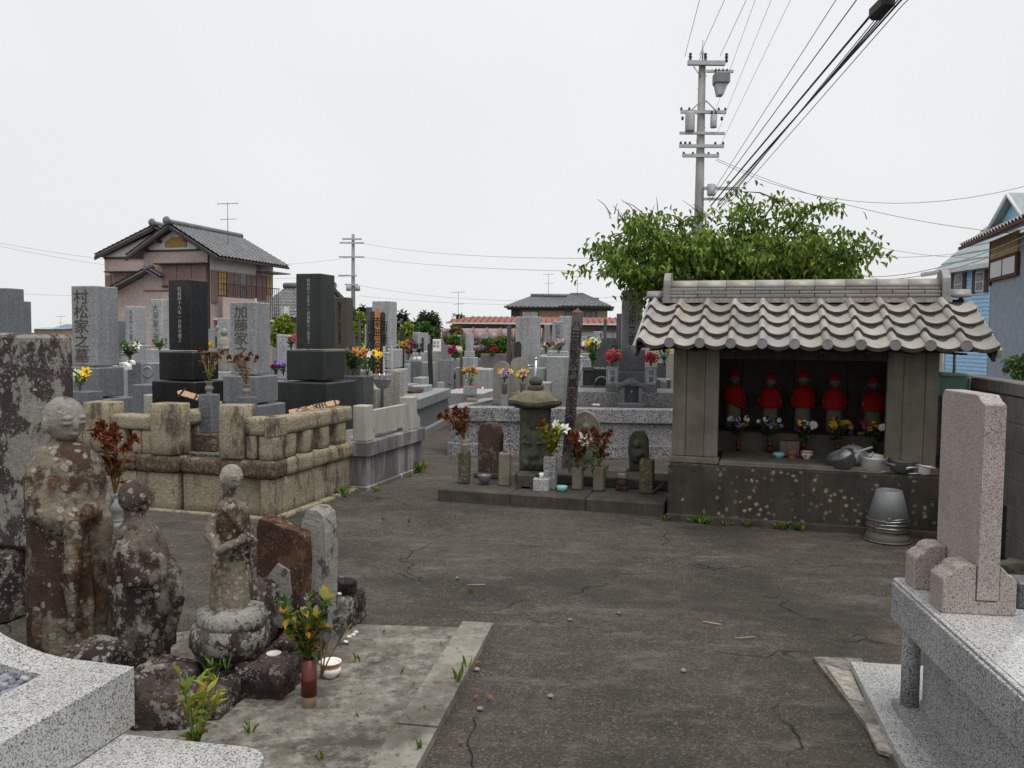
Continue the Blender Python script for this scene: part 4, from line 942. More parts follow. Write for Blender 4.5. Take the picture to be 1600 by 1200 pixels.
for u, nm, lab, prof, mat in [(1219, 'incense_bowl', 'turquoise incense bowl in the hall', [(.025, 0), (.028, .005), (.048, .02), (.052, .035), (.046, .046), (.040, .046), (.04, .03)], 'turquoise'),
                              (1240, 'incense_bowl', 'dark brown incense cup on a pink foot in the hall', [(.035, 0), (.034, .012), (.02, .02), (.04, .032), (.044, .06), (.046, .078), (.038, .078), (.036, .06)], 'terracotta'),
                              (1263, 'incense_bowl', 'white incense bowl with red rim and painted flowers in the hall', [(.022, 0), (.026, .008), (.046, .03), (.052, .055), (.055, .068), (.047, .068), (.04, .05)], 'white_ceramic')]:
    yy = .42 if u != 1240 else .42; x = onrow(u, yy); o = MB().lathe(prof, 22).build(nm, mat, None, True, HL(x, yy, .535)); tag(o, lab, 'bowl')
    if mat == 'white_ceramic':
        MB().lathe([(.0545, .058), (.0556, .0585), (.0562, .067), (.0552, .0675)], 22, cap=False).build('red_rim', 'petal_red', o)
        for q in (-2.2, -1.2): MB().lathe([(.011, 0), (.011, .002)], 10, M=Matrix.Translation((.0475 * math.cos(q), .0475 * math.sin(q), .033)) @ Vector((math.cos(q), math.sin(q), -.35)).to_track_quat('Z', 'Y').to_matrix().to_4x4()).build('painted_flower', 'petal_red', o)
x = onrow(1331, .9); b = HL(x, .93, .712); mb = MB(); mb.lathe([(.03, 0), (.032, .02), (.022, .05), (.012, .06)], 12); o = mb.build('figurine', 'figurine_blue', None, True, b); tag(o, 'tiny blue-robed figurine beside the yellow flowers', 'figurine'); MB().ell((0, 0, .075), .018, 8).build('head', 'shell', o)
x = onrow(1347, .9); o = MB().lathe([(.02, 0), (.035, .015), (.04, .03), (.035, .03), (.001, .01)], 16).build('brass_bowl', 'bamboo_pale', None, True, HL(x, .92, .712)); tag(o, 'little brass bowl beside the blue figurine', 'bowl')
# pots on the front edge
def pot(name, label, c, r, h, mat, rot, handle=None, lab=None):
    t = thing(name, label, 'pot', c); t.rotation_euler = rot
    MB().lathe([(.001, 0), (r * .82, 0), (r * .93, h * .12), (r, h * .9), (r * 1.03, h), (r * .97, h), (r * .93, h * .85), (r * .85, h * .1), (.001, h * .06)], 28).build('pan', mat, t)
    if handle:
        a = handle; d = Vector((math.cos(a), math.sin(a), 0))
        MB().tube([d * r * .95 + Vector((0, 0, h * .75)), d * (r + .04) + Vector((0, 0, h * .8)), d * (r + .15) + Vector((0, 0, h * .82))], [.008, .008, .011], 8).build('handle', 'aluminium' if mat != 'aluminium' else 'dark_pan', t)
    return t
x = onrow(1335, .28); b = HL(x, .25, .535)
t = thing('kettle', 'dented round aluminium kettle among the pans', 'kettle', b, ROT)
MB().lathe([(.001, 0), (.09, 0), (.118, .04), (.118, .09), (.09, .14), (.045, .16), (.001, .165)], 26).build('body', 'aluminium', t)
MB().tube([(.09, -.02, .05), (.135, -.03, .08), (.155, -.035, .115)], [.022, .016, .012], 10).build('spout', 'aluminium', t)
MB().lathe([(.012, 0), (.016, .012), (.001, .018)], 12, (0, 0, .163)).build('lid_knob', 'dark_pan', t)
x = onrow(1322, .12); pot('saucepan', 'dark saucepan tipped over on the plinth edge', HL(x, .12, .53), .112, .115, 'dark_pan', (rad(-4), rad(-24), .4), -.7)
x = onrow(1367, .12); pot('saucepan', 'shiny aluminium saucepan standing on the plinth edge', HL(x, .12, .512), .108, .12, 'aluminium', (rad(5), 0, 0), -1.3)
x = onrow(1410, .12); pot('saucepan', 'blackened shallow pan right of the aluminium saucepan', HL(x, .12, .515), .108, .105, 'dark_pan', (rad(8), rad(3), .2), -.9)
x = onrow(1446, .12); pot('saucepan', 'pale enamel pan half hidden by the pink slab', HL(x, .12, .497), .07, .08, 'white_ceramic', (0, 0, 0), -2.6)
for k, (u, v) in enumerate([(1372, 734), (1425, 733)]):
    p = HL(onrow(u, .05), .05, .502); mb = MB(); mb.tube([(-.06, 0, .004), (.02, -.01, .006), (.08, .0, .01)], [.007, .006, .008], 6); tag(mb.build('pan_handle', 'aluminium', None, True, p, ROT), ['loose metal ladle handle below the aluminium saucepan', 'loose metal ladle handle below the blackened pan'][k], 'ladle')
# stacked buckets upside down
B = G(1399, 850)
for k in range(5):
    z = [.0, .085, .115, .142, .165][k]; s = [1.12, 1.0, 1.0, 1.0, 1.0][k]; R, r, H = .158 * s, .098 * s, .235
    if k == 0: H = .16
    lab = ['lowest upside-down bucket of the stack, wide rust-rimmed mouth on the ground', 'second upside-down bucket from the bottom of the stack', 'third upside-down bucket from the bottom of the stack', 'fourth upside-down bucket from the bottom of the stack', 'topmost upside-down zinc bucket of the stack by the hall'][k]
    t = thing('bucket', lab, 'bucket', (B.x + [0, .004, -.004, .005, .0][k], B.y + .14, z), .3 * k, 'stacked zinc buckets')
    rt = r + .004 * 0
    prof = [(R - .004, .004), (R, .006), (rt, H), (rt - .006, H + .004), (rt - .008, H - .008), (.001, H - .012)] if k == 4 else [(R - .004, .004), (R, .006), (R + (r - R) * .7, H * .7), (R + (r - R) * .7 - .004, H * .7), (R - .005, .008)]
    MB().lathe(prof, 30).build('shell', 'galvanised' if k else 'kerb_concrete', t)
    MB().lathe([(R - .002, 0), (R + .006, .0), (R + .008, .006), (R + .004, .012), (R - .002, .011), (R - .002, 0)], 30, cap=False).build('rim', 'rust_rim', t)
    if k: 
        hp = [(math.cos(q) * (R + .012), math.sin(q) * (R + .012), .022 + .012 * math.sin(q * 2)) for q in [PI + .1 + i * (PI - .2) / 12 for i in range(13)]]
        MB().tube(hp, .004, 6).build('bail', 'steel', t)
        for q in (0, PI): box('ear', (math.cos(q) * (R - .005) - .012, math.cos(q) * (R - .005) + .012, -.012, .012, .012, .04), 'rust_rim', t, .003)

# ================================================================== BLOCK WALL behind on the right, tools
WR = rad(-13); wd = Vector((math.sin(-WR), math.cos(-WR), 0))
P = D(1590, 700, 5.9); wall = thing('block_wall', 'grey concrete block wall running back behind the hall', 'wall', (P.x - wd.x * 1.2, P.y - wd.y * 1.2, 0), WR)
bmsh = MB().box(0, .12, .004, .396, .004, .196, .006).mesh('block', 'block_wall')
hb = MB().box(0, .12, .004, .196, .004, .196, .006).mesh('block', 'block_wall')
for r in range(6):
    for c in range(22):
        link('block', bmsh, wall, (0, c * .4 + (r % 2) * .2, r * .2))
    if r % 2: link('block', hb, wall, (0, 0, r * .2))
for c in range(15): box('coping_block', (-.02, .14, c * .6 + .003, c * .6 + .597, 1.203, 1.30), 'block_wall', wall, .008)
box('wall_core', (.006, .114, .01, 8.9, .0, 1.19), 'kerb_concrete', wall, .0)
# concrete basin in front of it
p = G(1541, 872); o = thing('concrete_basin', 'dark concrete basin standing against the block wall', 'basin', (p.x, p.y + .05, 0), ROT)
mb = MB(); mb.box(0, .62, 0, .05, 0, .385, .006); mb.box(0, .05, .052, .55, 0, .385, .006); mb.box(.57, .62, .052, .55, 0, .385, .006); mb.box(.052, .568, .5, .55, 0, .385, .006); mb.box(.052, .568, .052, .498, 0, .12, 0); mb.build('tank', 'dark_basin', o)
p = G(1570, 890); rock('rock', 'low earthy stone at the foot of the concrete basin', 'rock', (p.x + .03, p.y - .05, .02), (.14, .08, .07), 'grey_relief_stone', 51, .3)
tuft('small weed beside the concrete basin', G(1572, 888), .06, 10, 700, .8, 'grass', 'weed', .25)
def hung(name, label, cat, u, v, Y): p = D(u, v, Y); return thing(name, label, cat, p, rad(-25))
t = hung('dustpan', 'teal plastic dustpan hanging by the hall roof', 'dustpan', 1490, 600, 7.0)
pr = [(-.115, -.10), (.115, -.10), (.125, .0), (.115, .075), (.08, .095), (-.08, .095), (-.115, .075), (-.125, .0)]
MB().profy(pr, -.015, .02).build('pan', 'teal_plastic', t)
mb = MB()
for sgn in (-1, 1): mb.box(sgn * .117 - .01, sgn * .117 + .01, -.06, -.016, -.10, .06, .004)
mb.box(-.10, .10, -.055, -.016, .065, .09, .004); mb.build('rim', 'teal_plastic', t); MB().tube([(0, 0, .095), (0, 0, .25)], .012, 8).build('handle', 'teal_plastic', t)
t = hung('dipper', 'light blue plastic dipper with a brown handle hanging on the block wall', 'dipper', 1556, 686, 5.85)
MB().lathe([(.001, 0), (.045, 0), (.052, .085), (.048, .085), (.042, .006), (.001, .006)], 18, M=Matrix.Translation((0, 0, -.045))).build('cup', 'blue_plastic', t)
MB().tube([(.01, -.02, -.05), (.02, -.03, -.28)], .009, 7).build('handle', 'terracotta', t)
t = hung('scoop', 'white plastic scoop hanging below the blue dipper', 'scoop', 1549, 778, 5.7)
MB().lathe([(.001, -.055), (.035, -.05), (.052, -.02), (.055, .03), (.045, .055), (.040, .05), (.045, .0), (.001, -.045)], 16, sy=.5).build('bowl', 'white_ceramic', t); MB().tube([(0, 0, .05), (.0, .0, .16)], .008, 6).build('handle', 'white_ceramic', t)
# weeds along the plinth
for k, (u, w_) in enumerate([(1042, .10), (1085, .08), (1100, .15), (1112, .1), (1138, .08), (1150, .05), (1172, .1), (1222, .12), (1234, .12), (1258, .13)]):
    x = onrow(u, -.06); tuft(OR[k] + ' green weed from the left along the foot of the hall plinth', HL(x, -.06, 0), w_ * .7, 16, 300 + k, 1.1, 'grass', 'weed', .3, 'weeds along the plinth')
# ================================================================== LOW PLATFORM WITH OLD STONES (middle)
A = G(684, 782); PZ = .115
plat = thing('low_platform', 'low weathered concrete platform carrying old stones left of the hall', 'platform', (A.x, A.y, 0), ROT)
Wd = (Vector((S0.x, S0.y, 0)) - A).dot(E1) - .03
for k in range(3):
    a = k * Wd / 3; MB().box(a + .001, a + Wd / 3 - .001, 0, 1.05, -.02, PZ, .012).build('slab', 'platform_concrete', plat)
MB().box(.95, Wd - .002, .62, 1.04, PZ + .002, PZ + .10, .01).build('rear_step', 'platform_concrete', plat)
def on(u, v, z=PZ): return G(u, v, z)
def post(label, u, vb, vt, wpx, mat, asp=.9, name='stone_post', rz=ROT, foot=None, cat='stone post', group=None):
    p = on(u, vb); z1 = D(u, vt, p.y).z - PZ; w = wpx * p.y / F / 1.22
    t = thing(name, label, cat, (p.x, p.y + w / 2, PZ), rz, group)
    m = MB().box(-w / 2, w / 2, -w * asp / 2, w * asp / 2, 0, z1, .012).mesh('shaft', mat); roughen(m, .003, 15, int(u)); link('shaft', m, t)
    mb = MB().lathe([(w * .26, 0), (w * .26, .002)], 14, (0, 0, z1)); mb.build('socket', 'carve_dark', t)
    return t, Vector((p.x, p.y + w / 2, PZ + z1)), w
# dried bouquet post
t, top, w = post('mossy round-edged stone post with a small vase at the left end of the platform', 725, 757, 705, 20, 'pillar_moss')
vase('flower_vase', 'small grey stone vase on the leftmost platform post', top, [(.03, 0), (.035, .01), (.028, .022), (.05, .05), (.045, .07), (.03, .085), (.05, .115), (.044, .116), (.028, .09)], 'vase_stone')
bouquet('big withered red-brown bunch spilling from the leftmost platform vase', top + Vector((0, 0, .10)),   .30, .19, [('dry', 'petal_dry', 10, .05)], 'leaf_dry', 150, .06, 41, 'stem_dry', 10, None, 'dried flowers', (-.35, 0))
# dark stele
p = on(766, 748); t = thing('dark_stele', 'dark purple-brown stone stele with pale lichen and rounded top', 'stele', (p.x, p.y + .08, PZ), ROT)
MB().box(-.16, .16, -.10, .10, 0, .06, .015).build('base_slab', 'platform_concrete', t)
h = D(765, 662, p.y).z - PZ; pr = [(-.118, .061), (.118, .061), (.122, h * .8), (.095, h * .94), (.05, h), (-.05, h), (-.095, h * .95), (-.122, h * .82)]
m = MB().profy(pr, -.055, .055).mesh('slab', 'dark_stele'); roughen(m, .006, 9, 2); link('slab', m, t)
o = MB().lathe([(.03, 0), (.03, .015), (.05, .03), (.068, .06), (.066, .085), (.07, .098), (.06, .098), (.054, .07), (.001, .05)], 22).build('incense_bowl', 'grey_ceramic', None, True, on(757, 757)); tag(o, 'dark grey glazed incense bowl in front of the dark stele', 'bowl')
post('plain tan concrete post in front of the dark stele', 788.5, 760, 708, 21.5, 'pillar_concrete')
# roofed stone monument
p = on(836, 757); t = thing('roofed_stone_monument', 'mossy stone monument with carved figure and broad roof cap', 'stone monument', (p.x, p.y + .13, PZ), rad(-8))
Ym = p.y + .1; zz = lambda v: D(836, v, Ym).z - PZ
MB().box(-.185, .16, -.15, .15, 0, zz(734), .03).build('base_block', 'mossy_stone', t)
mb = MB(); bw = .147; z0, z1 = zz(734) + .002, zz(637)
mb.box(-bw, bw, -.11, .11, z0, z1, .012)
# relief: standing figure with arms, halo, small monkeys below
mb.ell((0, -.112, z0 + (z1 - z0) * .73), (.04, .03, .048), 8); mb.ell((0, -.112, z0 + (z1 - z0) * .5), (.055, .03, .11), 8); mb.ell((0, -.112, z0 + (z1 - z0) * .3), (.05, .028, .09), 8)
for q in (-1, 1):
    mb.tube([(q * .05, -.115, z0 + (z1 - z0) * .62), (q * .095, -.118, z0 + (z1 - z0) * .55), (q * .08, -.118, z0 + (z1 - z0) * .78)], [.018, .015, .012], 6)
    mb.tube([(q * .05, -.115, z0 + (z1 - z0) * .56), (q * .1, -.118, z0 + (z1 - z0) * .45), (q * .03, -.125, z0 + (z1 - z0) * .44)], [.018, .015, .012], 6)
for q in (-.075, 0, .075): mb.ell((q, -.112, z0 + .07), (.028, .025, .04), 6)
sculpt(mb, 'carved_shaft', 'mossy_stone', .0105, 1, .006, 14, 4, t)
mb = MB(); zc = z1 + .002
S = [(.235, .225, zc + .045), (.255, .24, zc + .0), (.10, .10, zc + .165)]
vs = []; 
for hx, hy, z in [(.19, .17, zc), (.262, .235, zc + .03), (.268, .24, zc + .062), (.15, .14, zc + .15), (.095, .09, zc + .178)]:
    for k in range(16):
        q = 2 * PI * (k + .5) / 16; c_, s_ = math.cos(q), math.sin(q); m_ = max(abs(c_), abs(s_)); lift = .022 if (abs(abs(c_) - abs(s_)) < .35 and z < zc + .1 and z > zc) else 0
        vs.append((c_ / m_ * hx * (.97 if lift else 1), s_ / m_ * hy * (.97 if lift else 1), z + lift))
fs = [(r * 16 + k, r * 16 + (k + 1) % 16, (r + 1) * 16 + (k + 1) % 16, (r + 1) * 16 + k) for r in range(4) for k in range(16)] + [list(range(16))[::-1], list(range(64, 80))]
mb.add(vs, fs); m = mb.mesh('roof_cap', 'cap_stone'); bm = bmesh.new(); bm.from_mesh(m); bmesh.ops.subdivide_edges(bm, edges=bm.edges, cuts=2, use_grid_fill=True); bm.to_mesh(m); bm.free(); roughen(m, .01, 8, 3); link('roof_cap', m, t)
MB().box(-.075, .075, -.07, .07, zc + .17, zc + .225, .012).build('finial_base', 'mossy_stone', t)
o = MB().lathe([(.05, 0), (.068, .02), (.068, .045), (.045, .07), (.02, .085), (.001, .09)], 18, (0, 0, zc + .226)).build('finial', 'mossy_stone', t)
# granite vase stone and cup block
t, top, w = post('square speckled grey granite flower post before the roofed monument', 860, 766, 714, 24, 'granite_plot_fine')
bouquet('mixed bunch of fresh yellow-green leaves, white lilies and plum flowers on the granite post', top, .33, .18, [('lily', 'petal_white', 3, .055), ('puff', 'petal_plum', 2, .045), ('dry', 'petal_dry', 3, .05)], 'leaf_bright', 260, .068, 43, 'stem_green', 12, None, 'flowers', (.02, 0), bare=.12)
p = on(846, 768); t = thing('incense_block', 'small white granite incense block on the platform', 'stone block', (p.x, p.y + .05, PZ), rad(-8)); box('block', (-.076, .076, -.05, .05, 0, .12), 'granite_white', t, .005)
o = MB().lathe([(.018, 0), (.024, .05), (.02, .05), (.015, .006), (.001, .006)], 14).build('cup', 'white_ceramic', None, True, (p.x, p.y + .05, PZ + .121)); tag(o, 'white ceramic cup on the granite incense block', 'cup')
p = on(823, 764); t = thing('incense_block', 'dark hollow stone incense block below the roofed monument', 'stone block', (p.x, p.y + .06, PZ), rad(-10)); MB().profy([(-.09, 0), (-.05, 0), (-.04, .025), (.04, .025), (.05, 0), (.09, 0), (.09, .13), (-.09, .13)], -.06, .06).build('block', 'platform_concrete', t)
o = MB().lathe([(.025, 0), (.04, .015), (.045, .04), (.04, .04), (.001, .01)], 18).build('incense_bowl', 'turquoise', None, True, on(878, 768)); o.scale = (1.2, 1.2, 1.35); tag(o, 'turquoise incense bowl beside the granite flower post', 'bowl')
for k in range(4):
    pass
# leaning memorial post
p = on(886, 748); tp = D(903, 484, p.y + .25); t = thing('wooden_grave_post', 'tall leaning weathered wooden post with brushed writing', 'wooden post', (p.x, p.y + .12, PZ))
v = Vector((tp.x, tp.y, tp.z)) - Vector(t.location); Lp = v.length; zz_ = v.normalized(); fc = Vector((0, -1, 0)); yy_ = -(fc - zz_ * fc.dot(zz_)).normalized(); xx_ = yy_.cross(zz_); t.rotation_euler = Matrix((xx_, yy_, zz_)).transposed().to_euler()
qz = Matrix.Rotation(rad(-8), 4, 'Z')
mb = MB(); mb.box(-.056, .056, -.05, .05, 0, Lp - .05, .004, qz); mb.build('shaft', 'wood_grey', t)
mb = MB(); mb.add([(-.056, -.05, 0), (.056, -.05, 0), (.056, .05, 0), (-.056, .05, 0), (-.056, -.05, .02), (.056, -.05, .02), (.056, .05, .02), (-.056, .05, .02), (0, 0, .065)], [(0, 3, 2, 1), (0, 1, 5, 4), (1, 2, 6, 5), (2, 3, 7, 6), (3, 0, 4, 7), (4, 5, 8), (5, 6, 8), (6, 7, 8), (7, 4, 8)], False, Matrix.Translation((0, 0, Lp - .0499)) @ qz); mb.build('pointed_top', 'wood_grey', t)
w_ = writing('八田部智永村真吉念夫童子廟所', Lp * .80, 'ink', t, (-.0073, -.0522, Lp * .53), rad(-8), .0012, .95, w=1.1)
# oval relief stone
p = on(917, 742); t = thing('oval_relief_stone', 'oval grey stone with a carved standing figure on the platform', 'relief stone', (p.x, p.y + .2, PZ), rad(-10))
zt = D(917, 642, p.y + .2).z - PZ; rx_ = .168
mb = MB(); prf = [(-.13, 0), (.13, 0), (.165, zt * .35)] + [(rx_ * math.cos(q * PI / 16), zt * .62 + (zt * .38) * math.sin(q * PI / 16)) for q in range(17)] + [(-.165, zt * .35)]
mb.profy(prf, -.06, .06); mb.ell((0, -.062, zt * .74), (.034, .034, .05), 8); mb.ell((0, -.06, zt * .84), (.014, .02, .05), 8); mb.ell((0, -.06, zt * .55), (.058, .035, .12), 8); mb.ell((0, -.058, zt * .36), (.062, .03, .15), 8)
for q in (-1, 1): mb.tube([(q * .05, -.06, zt * .62), (q * .075, -.075, zt * .5), (q * .01, -.095, zt * .5)], [.02, .02, .014], 6)
sculpt(mb, 'carved_slab', 'grey_relief_stone', .010, 1, .004, 12, 6, t)
mb = MB(); mb.box(-.2, .2, -.13, .1, -.002, .02, .004); mb.build('base_slab', 'platform_concrete', t)
for k, (u, vb, vt, wpx, lab, sd, bl_, lean) in enumerate([(903, 766, 729, 20, 'tan stone flower post below the oval relief stone, left of the pair', 51, [('lily', 'petal_white', 1, .07), ('dry', 'petal_dry', 6, .055)], (-.03, 0)), (937, 768, 730, 22, 'tan stone flower post below the oval relief stone, right of the pair', 52, [('dry', 'petal_dry', 8, .05)], (.05, 0))]):
    t, top, w = post(lab, u, vb, vt, wpx, 'pillar_concrete', .9, 'stone_post')
    bouquet(['withered brown bunch with one white lily before the oval relief stone', 'withered red-brown bunch with green leaves right of the white lily'][k], top, .34, .16, bl_, 'leaf_dry', 130, .065, sd, 'stem_dry', 9, None, 'dried flowers', lean)
    ml = MB(); rng = random.Random(sd)
    for q in range(34):
        leafverts(ml, Vector((rng.uniform(-.09, .09), rng.uniform(-.06, .03), rng.uniform(-.03, .2))), rv(rng, -.1), Vector((0, 0, 1)), rng.uniform(.05, .08), .04, .2)
    o = ml.build('green_leaves', 'leaf_green', bpy.data.objects[COL.objects[-1].parent.name] if COL.objects[-1].parent else None, False); tag(o, kind='stuff')
# small stele with small stacked stones
p = on(999, 752); t = thing('small_relief_stele', 'small dark round-topped stone with a worn seated figure', 'relief stone', (p.x, p.y + .12, PZ), rad(-14))
MB().box(-.13, .13, -.1, .1, 0, .10, .02).build('base_block', 'dark_basin', t)
zt = D(999, 672, p.y + .12).z - PZ; mb = MB(); mb.profy([(-.08, .102), (.10, .102), (.112, zt * .6), (.10, zt * .85), (.05, zt), (-.03, zt), (-.09, zt * .86), (-.105, zt * .6)], -.05, .05)
mb.ell((-.01, -.055, zt * .72), (.035, .03, .042), 8); mb.ell((-.01, -.05, zt * .5), (.06, .035, .08), 8); mb.tube([(-.06, -.06, zt * .55), (0, -.085, zt * .48), (.05, -.06, zt * .55)], .014, 6)
sculpt(mb, 'carved_slab', 'mossy_stone', .0095, 1, .005, 14, 8, t)
t = thing('small_stone_stack', 'little stack of worn lichen-spotted stones beside the small stele', 'stone stack', on(973, 768) + Vector((0, .06, 0)), ROT)
MB().box(-.06, .06, -.05, .05, 0, .05, .012).build('lower_stone', 'dark_stele', t); o = MB().lathe([(.05, .051), (.058, .08), (.045, .11), (.03, .12)], 10).build('middle_stone', 'dark_stele', t); MB().box(-.045, .045, -.04, .04, .121, .165, .012).build('upper_stone', 'pale_slab', t)
post('thick yellow-lichened stone post beside the hall', 1012, 772, 719, 27, 'pillar_lichen')
p = on(1018, 772); o = MB().tube([p + Vector((0, 0, .012)), D(1037, 756, p.y + .1)], [.012, .009], 6).build('stick', 'wood_grey'); tag(o, 'short weathered stick leaning on the platform beside the hall', 'stick')

# ================================================================== PLOT A: yellow stone fence
C0 = G(428, 812)
fa_ = thing('stone_fence', 'low rough yellow granite fence wall round a raised grave plot', 'stone fence', (C0.x, C0.y, 0), ROT)
def fb(name, x0, x1, y0, y1, z0, z1, mat='fence_stone', ch=.014):
    m = MB().box(x0, x1, y0, y1, z0, z1, ch).mesh(name, mat)
    bm = bmesh.new(); bm.from_mesh(m); es = [e for e in bm.edges if e.calc_length() > .07]; bmesh.ops.subdivide_edges(bm, edges=es, cuts=3, use_grid_fill=True); bm.to_mesh(m); bm.free()
    roughen(m, .0035, 5, int(abs(x0 * 37 + y0 * 91)) % 50); m.polygons.foreach_set('use_smooth', [True] * len(m.polygons)); return link(name, m, fa_)
for a, b in ((-.16, -.03), (-.545, -.163), (-.99, -.55), (-1.45, -1.02), (-1.95, -1.453), (-2.5, -1.953), (-3.2, -2.503)): fb('wall_slab', a, b, .03 if not (-1 < a < -.54) else .08, .2, -.02, .338)
fb('wall_slab', -.2, -.03, .203, .75, -.02, .338); fb('wall_slab', -.2, -.03, .753, 1.46, -.02, .338)
fb('footing_stone', -3.2, .03, -.03, .02, -.02, .018); fb('footing_stone', -.02, .05, .022, 1.5, -.02, .025)
for a, b in ((-.55, 0), (-1.45, -1.0), (-2.0, -1.453), (-2.6, -2.003), (-3.2, -2.603)): fb('coping_stone', a, b, 0, .24, .34, .50, 'fence_stone_dark' if a < -.5 and a > -2.1 else 'fence_stone', .025)
fb('step_stone', -.997, -.553, .05, .25, .34, .47, 'fence_stone_dark', .02)
fb('coping_stone', -.24, 0, .243, .72, .34, .50, 'fence_stone', .025); fb('coping_stone', -.24, 0, .723, 1.49, .34, .50, 'fence_stone', .025)
for a, b, zt in ((-.55, -.31, .975), (-1.27, -1.0, .965), (-2.02, -1.73, .955), (-2.8, -2.52, .955)): fb('post', a, b, .0, .22, .502, zt, 'fence_stone', .012)
for a, b in ((-.305, -.10), (-1.725, -1.275), (-2.515, -2.025)): fb('rail', a, b, .02, .21, .715, .872 if a > -1 else .85, 'fence_stone', .018)
mb = MB(); mb.prism([(-.098, .02), (-.03, .02), (-.005, .045), (-.005, .22), (-.19, .22), (-.19, .212), (-.098, .212)], .715, .872); mb.build('rail', 'fence_stone', fa_)
for a, b in ((.222, .62), (.623, 1.08), (1.083, 1.36), (1.363, 1.47)): fb('rail', -.19, -.005, a, b, .715, .87, 'fence_stone', .018)
for a, b in ((-.30, -.20), (-.17, -.01), (-1.5, -1.40), (-1.70, -1.58), (-1.39, -1.285), (-2.2, -2.05), (-2.45, -2.28)): fb('baluster', a, b, .035, .195, .502, .713, 'fence_stone', .01)
for s in (.33, .62, .93, 1.27): fb('baluster', -.17, -.02, s - .085, s + .085, .502, .713, 'fence_stone', .01)
for a, b in ((.3, .8), (.803, 1.4)): fb('divider_rail', -1.22, -1.05, a, b, .74, .88, 'fence_stone', .03)
for s in (.5, 1.1): fb('baluster', -1.2, -1.07, s - .08, s + .08, .502, .738, 'fence_stone', .01)
tag(MB().box(-3.2, -.21, .26, 1.45, -.02, .49).build('gravel_bed', 'gravel', None, True, (C0.x, C0.y, 0), ROT), kind='structure')
# ---- plot B: pale streaked concrete
Bo = C0 + E1 * .13 + E2 * 1.50
pb = thing('concrete_plot', 'streaked grey concrete grave plot with white concrete fence posts behind the yellow fence', 'grave plot', (Bo.x, Bo.y, 0), ROT)
box('footing', (-3.2, .03, -.03, 1.50, -.02, .04), 'plot_concrete', pb, .01)
for k in range(3): box('wall_panel', (-.2, 0, .0 + k * .49, .487 + k * .49, .042, .345), 'plot_concrete', pb, .004)
box('wall_panel', (-3.2, -.203, .0, .2, .042, .345), 'plot_concrete', pb, .004)
box('coping', (-3.2, .035, -.035, 1.50, .347, .50), 'plot_concrete', pb, .008)
for y_ in (.0, 1.16): box('fence_post', (-.155, .0, y_ + (.0), y_ + .17, .502, .87 if y_ == 0 else .88), 'white_concrete', pb, .008)
MB().profx([(.172, .60), (.28, .60), (.30, .545), (1.02, .545), (1.04, .60), (1.158, .60), (1.158, .80), (.172, .80)], -.12, -.05).build('fence_panel', 'white_concrete', pb)
MB().profx([(.172, .502), (.172, .598), (.25, .598), (.29, .54), (.29, .502)], -.125, -.045).build('panel_foot', 'white_concrete', pb); MB().profx([(1.158, .502), (1.158, .598), (1.07, .598), (1.03, .54), (1.03, .502)], -.125, -.045).build('panel_foot', 'white_concrete', pb)
MB().profx([(1.332, .502), (1.332, .72), (1.37, .66), (1.44, .62), (1.44, .502)], -.14, -.01).build('end_bracket', 'white_concrete', pb)
# ---- plot C: dark grey
Ca = G(654, 687); Cb = G(702, 660); a_ = math.atan2((Cb - Ca).x, (Cb - Ca).y)
pc = thing('dark_grey_plot', 'raised dark grey stone grave plot beyond the concrete one', 'grave plot', (Ca.x, Ca.y, 0), -a_); Lc = (Cb - Ca).length
box('wall', (-2.6, -.03, .03, Lc, -.02, .46), 'granite_blue', pc, .01); box('coping', (-2.6, .02, 0, Lc + .03, .462, .63), 'granite_grey', pc, .012); box('footing', (-2.6, .03, -.02, Lc + .05, -.02, .12), 'granite_grey', pc, .01)

# ================================================================== PLOT D: coarse speckled granite behind the platform
Dl = G(699, 711); Yr = D(1075, 700, 10.95)
dirf = (Vector((Yr.x, Yr.y)) - Vector((Dl.x, Dl.y))).normalized(); RD = math.atan2(dirf.y, dirf.x); LD = 3.6
pd = thing('speckled_granite_plot', 'long raised plot of coarse speckled granite behind the old stones', 'grave plot', (Dl.x, Dl.y, 0), RD)
box('footing', (0, LD, 0, .25, -.02, .165), 'granite_plot', pd, .006)
for k, (a, b) in enumerate([(0.03, .62), (.623, 1.20), (1.203, 2.02), (2.023, 2.42), (2.423, 3.0), (3.003, 3.58)]): box('wall_slab', (a, b, .035 if k % 2 else .045, .24, .167, .455), 'granite_plot' if k < 2 else 'granite_plot_fine', pd, .004)
for k, (a, b) in enumerate([(0, 1.47), (1.473, LD)]): box('coping', (a, b, 0, .26, .457, .645), 'granite_plot' if k == 0 else 'granite_plot_fine', pd, .008)
MB().prism([(0, .262), (.21, .262), (.6, 1.75), (.39, 1.75)], .457, .645).build('side_coping', 'granite_plot', pd); MB().prism([(.03, .262), (.2, .262), (.58, 1.72), (.41, 1.72)], -.02, .455).build('side_wall', 'granite_plot', pd)
MB().prism([(.215, .264), (LD, .264), (LD, 1.75), (.605, 1.75)], -.02, .60).build('gravel_fill', 'gravel', pd)
c = D(737, 628, 12.0); rock('rock', 'rounded stone lying on the gravel of the speckled plot', 'rock', (c.x, c.y, .63), (.1, .09, .075), 'grey_relief_stone', 61, .15)
c = D(792, 628, 11.9); rock('rock', 'dark jagged stone on the gravel behind the roof cap', 'rock', (c.x, c.y, .62), (.14, .1, .08), 'granite_blue', 62, .3)
